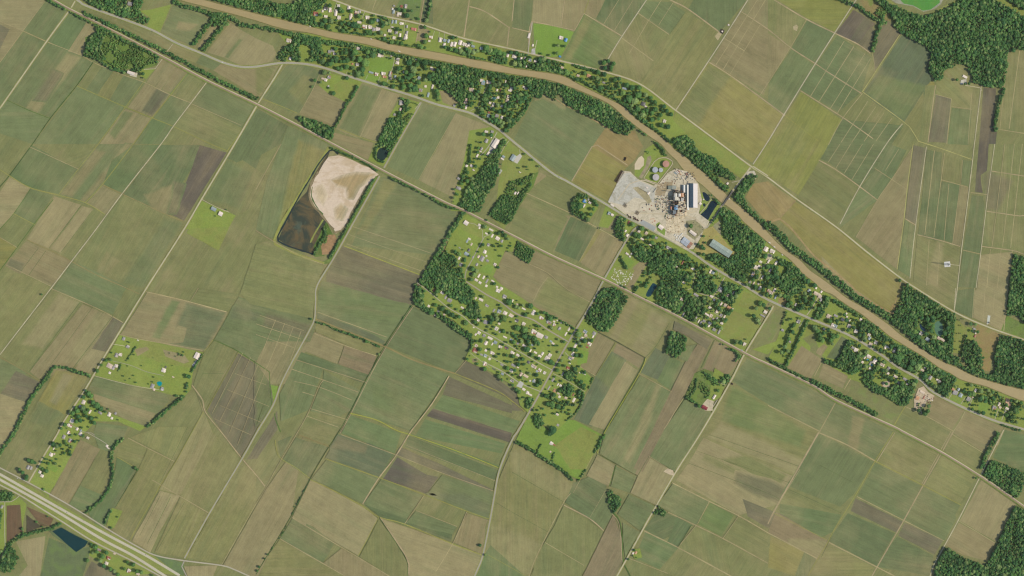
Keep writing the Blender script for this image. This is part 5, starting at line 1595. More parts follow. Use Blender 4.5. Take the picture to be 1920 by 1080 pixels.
# cane trailers, heaps of scrap and vehicles
def trailer_at(x, y, ang, c, label, group, L=9, Wd=2.8, H=3.2, nm='cane_trailer'):
    e = thing(nm, x, y, label, 'trailer', ang, group)
    part(e, 'basket', (lambda l, w_, h: join_vf([bx(-l,l,-w_,w_,.9,1.1), bx(-l,l,-w_,-w_+.15,1.12,h), bx(-l,l,w_-.15,w_,1.12,h), bx(-l,-l+.15,-w_+.17,w_-.17,1.12,h), bx(l-.15,l,-w_+.17,w_-.17,1.12,h)]))(L/2, Wd/2, H), c, 'steel', key=None)
    part(e, 'axle', join_vf([bx(-1.5,-.6,-Wd/2-.1,Wd/2+.1,0,.88), bx(.4,1.3,-Wd/2-.1,Wd/2+.1,0,.88)]), col(50,48,46), 'steel')
TB = col(96,74,62)
for gi, (x, y, n, ang, lb) in enumerate(((1172, 385, 7, 60, 'western stack in yard'), (1194.5, 399, 8, 60, 'eastern stack in yard'), (1172, 298, 4, -20, 'group on ploughed land'), (1354, 59, 8, 60, 'group on northern road'), (1371, 719, 4, 60, 'group on southern road'))):
    rows = 2; a = math.radians(ang)
    for k in range(n):
        u = (k // rows - (n / rows - 1) / 2) * 1.75; v_ = (k % rows - .5) * 4.9
        # trailers stand side by side in two files
        px = x + math.cos(a) * u - math.sin(a) * v_ * .0 + (math.sin(a) * v_ * .5); py = y - math.sin(a) * u + math.cos(a) * v_ * .5
        trailer_at(px, py, ang + 90, (TB[0]*rnd.uniform(.8,1.3), TB[1]*rnd.uniform(.8,1.2), TB[2]*rnd.uniform(.8,1.2), 1), 'dark brown cane trailer, %s file, %s from south, %s' % (('left', 'right')[k % 2], ('first', 'second', 'third', 'fourth')[k // 2], lb), 'cane trailers, ' + lb, 8.5, 2.9)
for k in range(11):
    f_ = k / 10 - .5; x = 1161.5 + f_ * 12.5; y = 331 - f_ * 19
    for s_ in (-1, 1):
        trailer_at(x + s_ * 1.6, y + s_ * 1.0, -32, (TB[0]*rnd.uniform(.9,1.4), TB[1]*rnd.uniform(.95,1.4), TB[2]*rnd.uniform(.95,1.4), 1), 'grey brown cane trailer, %s from south, %s file of the double row' % ('first' if k == 0 else ORD[k + 1], 'west' if s_ < 0 else 'east'), 'cane trailers in the long double row', 6, 3.2)
WB = P('1265.5,441 1268,444 1270.5,441.5 1272.5,446 1268.5,449 1274,443 1276.5,440.5 1278.5,443 1273,450 1275.5,447 1278.5,438.5 1270.5,450.5 1274.5,451.5')
for k, (x, y) in enumerate(WB):
    e = thing('site_trailer', x, y, 'white box trailer, %s of the cluster west of the workshop' % ordn(sorted(WB).index((x, y)) + 1, len(WB)).replace(' from west', ' from the west'), 'trailer', 55 + rnd.choice([0, 0, 90]) + rnd.uniform(-8, 8), 'white box trailers by the workshop')
    part(e, 'body', bx(-4, 4, -1.4, 1.4, .6, 3.4), col(226,224,214), 'paint', key='box_trailer_body'); part(e, 'undercarriage', bx(-3, 3, -1.2, 1.2, 0, .58), col(60,58,56), 'steel', key='box_trailer_under')
    blk([(x-2, y-2), (x+2, y-2), (x+2, y+2), (x-2, y+2)])
# loose machinery, scrap and parked plant: scattered small heaps (stuff)
def clutter(name, label, poly, n, sizes, hts, cols, seed):
    r = random.Random(seed); p = P(poly); xs = [a for a, b in p]; ys = [b for a, b in p]
    rr = raster(p); V = {c: ([], []) for c in range(len(cols))}; cnt = 0
    for _ in range(n * 8):
        if cnt >= n: break
        x, y = r.uniform(min(xs), max(xs)), r.uniform(min(ys), max(ys))
        ix, iy = int(x + OX) - rr[0], int(y + OY) - rr[1]
        if not (0 <= iy < rr[2].shape[0] and 0 <= ix < rr[2].shape[1] and rr[2][iy, ix]) or (BLDM[int(y + OY), int(x + OX)] and name != 'rooftop_ducts'): continue
        cnt += 1; k = r.randrange(len(cols)); l, w_, h = r.uniform(*sizes) / 2, r.uniform(sizes[0], sizes[0] + (sizes[1] - sizes[0]) * .4) / 2, r.uniform(*hts); a = r.choice([-.6, .97, 0]) + r.uniform(-.2, .2)
        v, f = box_vf(-l, l, -w_, w_, 0, h); ca, sa = math.cos(a), math.sin(a); cx, cy, _ = wx(x, y)
        v = [(cx + u * ca * (1 - .25 * (z > 0)) - q * sa, cy + u * sa + q * ca * (1 - .2 * (z > 0)), z) for u, q, z in v]
        b = len(V[k][0]); V[k][0].extend(v); V[k][1].extend(tuple(i + b for i in q) for q in f)
    allv, allf, mi = [], [], []
    for k in V:
        b = len(allv); allv += V[k][0]; allf += [tuple(i + b for i in q) for q in V[k][1]]; mi += [k] * len(V[k][1])
    me = mesh_from(allv, allf, name)
    for c in cols: me.materials.append(flatmat(c))
    me.polygons.foreach_set('material_index', mi)
    o = link(name, me); tag(o, label=label, kind='stuff'); return o
FM = {}
def flatmat(c):
    if c not in FM: FM[c] = simple('scrap_%d' % len(FM), .12, .8, .05, .8, .2, False, col(*c))
    return FM[c]
clutter('machinery_clutter', 'pipes, bins and small plant on the west side of the mill block', '1228,370 1262,364 1262,408 1250,412 1244,395 1230,392', 150, (2, 6.5), (1.5, 5), [(206,196,172), (120,112,100), (92,108,72), (158,124,98), (196,190,178)], 3)
clutter('machinery_clutter', 'stacked pipes, rollers and pallets on the pale yard south of the mill', '1248,408 1284,406 1283,435 1251,438', 200, (1, 4.5), (.8, 2.8), [(150,118,86), (196,176,130), (112,86,66), (172,150,116), (206,196,176)], 4)
clutter('scrap_heaps', 'scrap and spare parts in the oval yard east of the pale yard', '1286,416 1304,412 1320,430 1305,448 1290,440', 75, (1.5, 6), (.8, 2.6), [(112,106,78), (150,122,92), (120,128,84), (90,86,74)], 5)
clutter('scrap_heaps', 'machinery and low sheds between the tank farm and the warehouses', '1262,316 1300,322 1306,340 1284,344 1262,340', 90, (1.2, 5), (1, 5), [(190,182,164), (122,96,78), (160,150,128), (104,108,86)], 6)
clutter('scrap_heaps', 'rusty parts around the circular loading ring north of the grey green building', '1244,332 1264,334 1266,346 1250,354 1238,350', 40, (1.5, 7), (.6, 2.6), [(128,96,70), (104,92,74), (160,136,100)], 7)
clutter('rooftop_ducts', 'roof top ducts, hoppers and pipework of the mill', '1262,355 1284,357 1287,404 1258,404', 190, (1, 4.5), (12, 21), [(206,200,188), (120,104,92), (172,120,84), (84,92,96)], 8)
clutter('junk_rows', 'rows of junk cars in the yard beside the highway', '1733,741 1752,744 1748,756 1736,756', 34, (3.5, 5), (1.2, 1.7), [(70,72,78), (160,150,140), (220,216,206), (110,70,60)], 9)
clutter('scrap_heaps', 'scattered implements in the farm dump', '1308,745 1336,752 1332,768 1312,768', 60, (1.5, 6), (.6, 2.2), [(150,120,84), (120,96,70), (196,180,150)], 10)
clutter('machinery_clutter', 'machines and tyres in the gravel lot beside the highway', '1716,742 1738,732 1742,752 1716,768', 34, (1.5, 5), (.6, 2.6), [(110,96,80), (90,100,70), (170,130,104)], 11)
clutter('scrap_heaps', 'red and rusty steel parts on the concrete', '1218,408 1232,408 1236,418 1222,418', 26, (2, 6), (.8, 2), [(186,110,84), (150,84,64), (196,160,130)], 12)
clutter('cane_wagons', 'broken line of wagons along the south edge of the gravel yard', '1176,402 1188,406 1205,413 1208,420 1196,416 1176,405', 24, (3, 8), (1.6, 3.2), [(88,70,62), (60,54,52), (120,88,66)], 13)
clutter('dark_equipment', 'parked loaders and implements on the gravel yard', '1200,376 1246,384 1240,404 1206,396', 14, (3, 7), (1.5, 3), [(88,92,96), (150,96,70), (70,66,64)], 14)
clutter('stacked_timber', 'rows of timber stacks east of the mill crossroads', '1330,425 1350,415 1352,442 1342,446', 30, (3, 7), (.5, 1.4), [(150,146,112), (120,116,90)], 15)
# cemetery
tmb = join_vf([bx(-1.9, 1.9, -.9, .9, 0, .7), bx(1.5, 1.8, -.6, .6, .71, 1.6)])
cem = P('1152,504 1166,508 1184,512 1188,514 1182,530 1172,536 1158,532 1146,524')
rr = raster(cem); rt = random.Random(5); n_ = 0
TB_ = []
while n_ < 95:
    gx, gy = rt.uniform(1146, 1188), rt.uniform(502, 537); ix, iy = int(gx + OX) - rr[0], int(gy + OY) - rr[1]
    if not (0 <= iy < rr[2].shape[0] and 0 <= ix < rr[2].shape[1] and rr[2][iy, ix]): continue
    if noise.noise(Vector((gx * .16, gy * .16, 2))) < -.12: continue
    n_ += 1
    e = thing('tomb', gx, gy, 'tomb', 'tomb', 60 + rt.uniform(-6, 6), 'tombs of the cemetery')
    part(e, 'slab', bx(-1.9, 1.9, -.9, .9, 0, .7), col(236,230,214), 'wall', key='tomb_slab'); part(e, 'headstone', bx(1.5, 1.8, -.6, .6, .71, 1.6), col(224,220,208), 'wall', key='tomb_head')
for i, o_ in enumerate(sorted([o for o in C.objects if o.get('category') == 'tomb'], key=lambda o: o.location.x), 1):
    o_['label'] = 'whitewashed raised tomb, %s of the crowded cemetery' % ordn(i, 95)
# lattice mast on its pad
e = thing('radio_mast', 1776, 495.5, 'tall lattice mast standing on a pale square pad among the eastern fields', 'mast')
MH = 58
legs = [(3.2, 3.2), (-3.2, 3.2), (-3.2, -3.2), (3.2, -3.2)]
def bar_vf(a, b, t):
    a, b = Vector(a), Vector(b); d = (b - a).normalized(); u = d.orthogonal().normalized() * t; w_ = d.cross(u).normalized() * t
    v = [tuple(p + s1 * u + s2 * w_) for p in (a, b) for s1, s2 in ((-1,-1),(1,-1),(1,1),(-1,1))]
    return v, [(0,3,2,1),(4,5,6,7),(0,1,5,4),(1,2,6,5),(2,3,7,6),(3,0,4,7)]
for lx, ly in legs: part(e, 'leg', bar_vf((lx, ly, 0), (lx * .12, ly * .12, MH), .28), col(180,180,180), 'steel')
nb = 12
for k in range(nb):
    z0, z1 = MH * k / nb, MH * (k + 1) / nb; s0, s1 = 1 - .88 * k / nb, 1 - .88 * (k + 1) / nb; br = []
    for i in range(4):
        a, b_ = legs[i], legs[(i + 1) % 4]
        br += [bar_vf((a[0]*s0, a[1]*s0, z0), (b_[0]*s1, b_[1]*s1, z1), .14), bar_vf((a[0]*s1, a[1]*s1, z1), (b_[0]*s1, b_[1]*s1, z1), .14)]
    part(e, 'bracing', join_vf(br), col(170,170,170), 'steel')
part(e, 'antenna_head', join_vf([tube_vf(1.2, 3, 12, MH - 1), tube_vf(.9, 1.4, 12, MH - 6)]), col(220,220,216), 'paint')
part(e, 'equipment_cabin', bx(-2, 2, -1.4, 1.4, 0, 2.6), col(200,200,196), 'wall', (6, -5, 0))
e = thing('drilling_rig', 1853.5, 604.5, 'dark wellhead rig at the south end of the narrow pale well pad', 'wellhead')
part(e, 'platform', bx(-3, 3, -2.5, 2.5, 0, 2), col(90,92,98), 'steel'); part(e, 'derrick', join_vf([bar_vf((sx * 2, sy * 2, 2), (sx * .3, sy * .3, 16), .2) for sx in (-1, 1) for sy in (-1, 1)]), col(80,82,88), 'steel')
# swing bridge over the bayou
bx0, by0, bx1, by1 = 1354.6, 385.2, 1374, 357.6
e = thing('swing_bridge', (bx0 + bx1) / 2, (by0 + by1) / 2, 'dark steel swing bridge carrying the mill road over the muddy bayou', 'bridge', math.degrees(math.atan2(-(by1 - by0), bx1 - bx0)))
BL = math.dist((bx0, by0), (bx1, by1)) * S / 2
part(e, 'deck', bx(-BL, BL, -2.6, 2.6, 3.2, 3.7), col(112,108,100), 'asphalt')
for s_ in (-1, 1):
    part(e, 'railing', join_vf([bx(-BL, BL, s_*2.9-.15, s_*2.9+.15, 3.2, 3.6), bx(-BL*.75, BL*.75, s_*2.9-.2, s_*2.9+.2, 8.2, 8.6)] + [bar_vf((-BL*.75 + BL*1.5*k/12, s_*2.9, 3.6 if k % 2 else 8.2), (-BL*.75 + BL*1.5*(k+1)/12, s_*2.9, 8.2 if k % 2 else 3.6), .22) for k in range(12)]), col(58,60,62), 'steel')
part(e, 'portal', join_vf([bx(-BL*.75 + BL*1.5*k/6 - .25, -BL*.75 + BL*1.5*k/6 + .25, -3.1, 3.1, 8.62, 9.0) for k in range(7)]), col(58,60,62), 'steel')
part(e, 'pivot_pier', tube_vf(4.4, 3.1, 24), col(150,140,120), 'wall')
for s_ in (-1, 1): part(e, 'abutment', bx(-2, 2, -4, 4, 0, 3.1), col(160,152,132), 'wall', (s_ * (BL - 1), 0, 0))
part(e, 'operator_cabin', join_vf([bx(-1.6, 1.6, -1.6, 1.6, 3.8, 6.6), bx(-2, 2, -2, 2, 6.62, 7)]), col(220,216,206), 'wall', (0, -6.2, 0))
blk([(bx0-2, by0), (bx0+2, by0), (bx1+2, by1), (bx1-2, by1)])
# swimming pools, trampolines, boats, docks
for x, y, rx, ry, lb in ((897.5, 591.5, 2.4, 1.6, 'kidney blue garden pool hidden behind a white house under trees'), (1010, 631.5, 2.6, 1.8, 'turquoise pool in the court of the largest white villa'), (1627, 674.5, 2.4, 1.6, 'turquoise pool behind a white house by the highway bend'), (1634.5, 684.5, 1.8, 2.2, 'small turquoise pool south of the big white metal building'), (907, 152.5, 2, 1.4, 'pale blue pool beside a white house near the river'), (926.5, 184.5, 4, 2.6, 'large dark teal pool in a pale paved court')):
    e = thing('swimming_pool', x, y, lb, 'pool'); n = 20
    part(e, 'water', ([(rx*S*math.cos(2*math.pi*i/n), ry*S*math.sin(2*math.pi*i/n), .72) for i in range(n)], [tuple(range(n))]), col(40,170,190) if rx < 3.5 else col(70,120,124), 'water')
    part(e, 'rim', ([(f_*rx*S*math.cos(2*math.pi*i/n), f_*ry*S*math.sin(2*math.pi*i/n), .78) for f_ in (1, 1.18) for i in range(n)], [(i, n+i, n+(i+1) % n, (i+1) % n) for i in range(n)]), col(214,208,196), 'wall')
BOATS = (('1443,455,5', 'white boat moored at the south bank below the mill woods'), ('1452,463,4', 'small white boat moored just downstream of the larger one'), ('1467,478,3.5', 'small pale boat moored by the riverside trees east of the yards'), ('749,96.5,5', 'white pontoon boat moored at the south bank opposite the north bank village'), ('581.5,49.5,3', 'small pale boat at the north bank, the westernmost boat'), ('659,63.5,3', 'small white boat at the north bank near the village trees'), ('696,73,3', 'small boat at the north bank, east end of the village'))
for s_, lb in BOATS:
    x, y, L = map(float, s_.split(',')); e = thing('boat', x, y, lb, 'boat', -28, 'boats moored on the bayou'); l = L * S / 2
    hull = [(-l,-1.2,.3),(l*.6,-1.2,.3),(l,0,.3),(l*.6,1.2,.3),(-l,1.2,.3),(-l,-1.5,1.5),(l*.6,-1.5,1.5),(l*1.1,0,1.7),(l*.6,1.5,1.5),(-l,1.5,1.5)]
    part(e, 'hull', (hull, [(4,3,2,1,0),(5,6,7,8,9),(0,1,6,5),(1,2,7,6),(2,3,8,7),(3,4,9,8),(4,0,5,9)]), col(226,222,210), 'paint'); part(e, 'canopy', bx(-l*.5, l*.2, -1.1, 1.1, 2.6, 2.8), col(236,232,224), 'paint'); part(e, 'console', bx(-.6, .6, -.6, .6, 1.52, 2.58), col(150,150,150), 'paint')
# cars on the roads and in the drives
def car(x, y, ang, c, label):
    e = thing('car', x, y, label, 'car', ang, 'vehicles on the roads', z=.75)
    L, w_ = 2.4, .95
    part(e, 'body', ([(-L,-w_,.35),(L,-w_,.35),(L,w_,.35),(-L,w_,.35),(-L,-w_,.95),(L,-w_,.85),(L,w_,.85),(-L,w_,.95)], box_vf(0,1,0,1,0,1)[1]), c, 'paint')
    part(e, 'cabin', ([(-1.5,-.85,.96),(1.0,-.85,.92),(1.0,.85,.92),(-1.5,.85,.96),(-1.1,-.7,1.5),(.3,-.7,1.5),(.3,.7,1.5),(-1.1,.7,1.5)], box_vf(0,1,0,1,0,1)[1]), (c[0]*.5, c[1]*.5, c[2]*.5, 1), 'paint')
    for wx_, wy in ((-1.4,-.9),(1.4,-.9),(1.4,.9),(-1.4,.9)):
        v, f = tube_vf(.34, .22, 10); part(e, 'wheel', ([(x_, z - .11, y_ + .34) for x_, y_, z in v], f), col(36,36,36), 'steel', (wx_, wy, 0))
CARS = '''109.5,950.5,-28,d,dark car on the northern carriageway, west of the frontage bend
125.5,961,-28,d,dark car on the divided highway, second from the west
157.5,976.5,-27,r,dark red car on the divided highway near the lone tree
189,1007,-27,w,white car on the southern carriageway of the divided highway
90,949,-28,w,white car on the southern carriageway near the brown ploughed plots
257.5,1044.5,-26,w,white car on the southern carriageway near the junction
273.5,1040,-26,d,dark car on the northern carriageway near the junction
318.5,1070,-20,w,white car at the foot of the photograph on the divided highway
33,896.5,-27,w,white van on the northern frontage road
285,58.5,-24,d,dark car on the highway beside the two field hedges at north
417,117,-12,w,pale car on the highway where it bends east at north
905,225.5,-34,d,dark car on the highway beside the paved white building
1048,332,-38,d,dark car on the highway next to the western edge of the mill fields
1300,474,-35,w,white car near the highway junction south of the workshop
1442,570,60,d,dark car at the mouth of the southern farm road
1440.5,590,60,d,dark car on the southern farm road near the bungalow
1330,443,-38,r,dark red truck beside the mill crossroads
1233,444,-35,d,dark car on the highway below the mill office'''
for ln in CARS.splitlines():
    f = ln.split(',', 4); car(float(f[0]), float(f[1]), float(f[2]), dict(d=col(54,58,66), w=col(230,230,226), r=col(130,48,42))[f[3]], f[4])
# ---------------------------------------------------------------- trees
def crown_mesh(seed, tall=1.0, lumps=5, rag=0.28, leaves=170, sub=2):
    """unit crown: about 2 wide, made of displaced lumps with leaf clumps standing off the surface"""
    r = random.Random(seed); bm = bmesh.new(); pts = []
    cs = [(0, 0, 0, .78)] + [(math.cos(a) * r.uniform(.34, .56), math.sin(a) * r.uniform(.34, .56), r.uniform(-.25, .38), r.uniform(.36, .56)) for a in [2 * math.pi * (k + r.random() * .6) / lumps for k in range(lumps)]]
    cs.append((r.uniform(-.15, .15), r.uniform(-.15, .15), .45, .5))
    for i, (cx, cy, cz, cr) in enumerate(cs):
        b2 = bmesh.new(); bmesh.ops.create_icosphere(b2, subdivisions=sub if i else sub + 1, radius=1)
        base = len(bm.verts); m = {}
        for v in b2.verts:
            n = v.co.normalized(); d = 1 + rag * noise.noise(n * 2.3 + Vector((seed * 3.1, i * 7.7, 0))) * 1.6 + rag * .7 * noise.noise(n * 5.5 + Vector((i, seed, 3)))
            p = Vector((cx, cy, cz)) + Vector((n.x, n.y, n.z * tall)) * cr * d
            m[v.index] = bm.verts.new(p)
            pts.append((p, n))
        for f in b2.faces: bm.faces.new([m[v.index] for v in f.verts])
        b2.free()
    for _ in range(leaves):
        p, n = r.choice(pts); q = p + n * r.uniform(.0, .12); s_ = r.uniform(.05, .11)
        u = Vector((r.uniform(-1, 1), r.uniform(-1, 1), r.uniform(-.4, .4))).normalized(); w_ = u.cross(n + Vector((0, 0, .3))).normalized()
        vs_ = [bm.verts.new(q + u * s_), bm.verts.new(q + w_ * s_), bm.verts.new(q - u * s_), bm.verts.new(q - w_ * s_)]
        bm.faces.new(vs_)
    me = bpy.data.meshes.new('crown'); bm.to_mesh(me); bm.free(); return me
def trunk_vf(h=1.0):
    parts = [tube_vf(.09, h, 8, 0, .05)]
    for k in range(4):
        a = k * 1.6 + .4; parts.append(bar_vf((0, 0, h * .7), (math.cos(a) * .4, math.sin(a) * .4, h * 1.15), .025))
    return join_vf(parts)
CROWNS = [crown_mesh(k, [.8, 1.0, .9, 1.15, .85, 1.0][k], [5, 6, 4, 5, 6, 3][k]) for k in range(6)]
for me in CROWNS: me.materials.append(M['leaf'])
TRUNK = mesh_from(*trunk_vf(1.0), 'trunk'); TRUNK.materials.append(M['bark'])
# whole small trees for the masses: crown and trunk in one mesh, kept in a collection that is only instanced
def proto_coll(name, mat, seeds):
    pc = bpy.data.collections.new(name)
    for k in seeds:
        me = CROWNS[k].copy(); me.materials.clear(); me.materials.append(mat); me.materials.append(M['bark'])
        bm = bmesh.new(); bm.from_mesh(me)
        for v in bm.verts: v.co.z += 2.0
        nf = len(bm.faces); tv, tf = trunk_vf(1.5); nv = [bm.verts.new(p) for p in tv]
        for f in tf: bm.faces.new([nv[i] for i in f]).material_index = 1
        bm.to_mesh(me); bm.free()
        pc.objects.link(bpy.data.objects.new('tree_form', me))
    return pc
PC = {'leaf': proto_coll('tree_forms', M['leaf'], range(6)), 'light': proto_coll('bush_forms', M['leaf_light'], (0, 2, 4))}
def gn_group(key):
    g = bpy.data.node_groups.new('scatter_' + key, 'GeometryNodeTree')
    g.interface.new_socket('Geometry', in_out='INPUT', socket_type='NodeSocketGeometry'); g.interface.new_socket('Geometry', in_out='OUTPUT', socket_type='NodeSocketGeometry')
    n = g.nodes; gi = n.new('NodeGroupInput'); go_ = n.new('NodeGroupOutput'); iop = n.new('GeometryNodeInstanceOnPoints'); ci = n.new('GeometryNodeCollectionInfo')
    ci.inputs['Collection'].default_value = PC[key]; ci.inputs['Separate Children'].default_value = True; ci.inputs['Reset Children'].default_value = True
    def attr(nm, ty):
        a = n.new('GeometryNodeInputNamedAttribute'); a.data_type = ty; a.inputs['Name'].default_value = nm; return a.outputs['Attribute']
    L = g.links.new
    L(gi.outputs[0], iop.inputs['Points']); L(ci.outputs[0], iop.inputs['Instance']); iop.inputs['Pick Instance'].default_value = True
    L(attr('form', 'INT'), iop.inputs['Instance Index']); L(attr('size', 'FLOAT_VECTOR'), iop.inputs['Scale'])
    cx_ = n.new('ShaderNodeCombineXYZ'); L(attr('turn', 'FLOAT'), cx_.inputs[2]); L(cx_.outputs[0], iop.inputs['Rotation'])
    L(iop.outputs[0], go_.inputs[0]); return g
GN = {k: gn_group(k) for k in PC}
rt = random.Random(99); NTREES = 0
def mass(name, pts, key, label):
    """pts: (x, y, r) in map units; one object of countless trees"""
    global NTREES
    if not pts: return
    NTREES += len(pts)
    me = bpy.data.meshes.new(name); me.from_pydata([wx(x, y, 0) for x, y, r in pts], [], []); me.update()
    for nm_, ty in (('size', 'FLOAT_VECTOR'), ('turn', 'FLOAT'), ('form', 'INT')): me.attributes.new(nm_, ty, 'POINT')
    at_ = me.attributes
    sz = []
    for x, y, r in pts:
        m_ = r * S; sz += [m_ * rt.uniform(.9, 1.1), m_ * rt.uniform(.9, 1.1), m_ * rt.uniform(.85, 1.15) * (0.9 if r > 2.2 else 1.05)]
    at_['size'].data.foreach_set('vector', sz); at_['turn'].data.foreach_set('value', [rt.uniform(0, 6.28) for _ in pts]); at_['form'].data.foreach_set('value', [rt.randrange(6) for _ in pts])
    o = link(name, me); md = o.modifiers.new('scatter', 'NODES'); md.node_group = GN[key]
    return tag(o, label=label, kind='stuff')
def free(x, y, r, road=True):
    ix, iy = int(x + OX), int(y + OY)
    if not (0 <= ix < GW and 0 <= iy < GH): return False
    if RIVM[iy, ix]: return False
    k = max(0, int(r * .55))
    if road and ROADM[max(iy-k,0):iy+k+1, max(ix-k,0):ix+k+1].any(): return False
    k = max(1, int(r * .8))
    return not BLDM[max(iy-k,0):iy+k+1, max(ix-k,0):ix+k+1].any()
def fill(poly, sp, r0, r1, gap=-1.0, road=True, seed=0):
    poly = extend(poly); p = np.array(poly); rr = raster(poly); out = []; r = random.Random(seed)
    x0, y0, ins = rr; H, Wd = ins.shape; nx = int(Wd / sp) + 1; ny = int(H / (sp * .87)) + 1
    for j in range(ny):
        for i in range(nx):
            x = (i + (j % 2) * .5 + r.uniform(-.38, .38)) * sp; y = (j + r.uniform(-.38, .38)) * sp * .87
            if not (0 <= int(x) < Wd and 0 <= int(y) < H and ins[int(y), int(x)]): continue
            X, Y = x + x0 - OX, y + y0 - OY; rad = (r0 + (r1 - r0) * r.random() ** 1.3) * (1 + .45 * noise.noise(Vector((X * .045, Y * .045, seed + 9))))
            if gap > -1 and noise.noise(Vector((X * .06, Y * .06, seed * 1.3))) < gap: continue
            if free(X, Y, rad, road): out.append((X, Y, rad))
    return out
def line_fill(pts, wd, sp, r0, r1, gap=0.0, seed=0):
    pts = extend_line(pts); q = smooth_line(pts, 3) if len(pts) > 2 else pts; out = []; r = random.Random(seed)
    for a, b in zip(q, q[1:]):
        L = math.dist(a, b)
        if L == 0: continue
        n = max(1, wd / (sp * 1.0)); cnt = L / sp * max(1, n); c = int(cnt) + (r.random() < cnt % 1)
        for _ in range(c):
            t = r.random(); o_ = r.uniform(-.5, .5) * max(0, wd - r0); x = a[0] + (b[0] - a[0]) * t - (b[1] - a[1]) / L * o_; y = a[1] + (b[1] - a[1]) * t + (b[0] - a[0]) / L * o_
            if gap and noise.noise(Vector((x * .09, y * .09, seed))) < gap: continue
            rad = r.uniform(r0, r1)
            if free(x, y, rad * .5): out.append((x, y, rad))
    return out
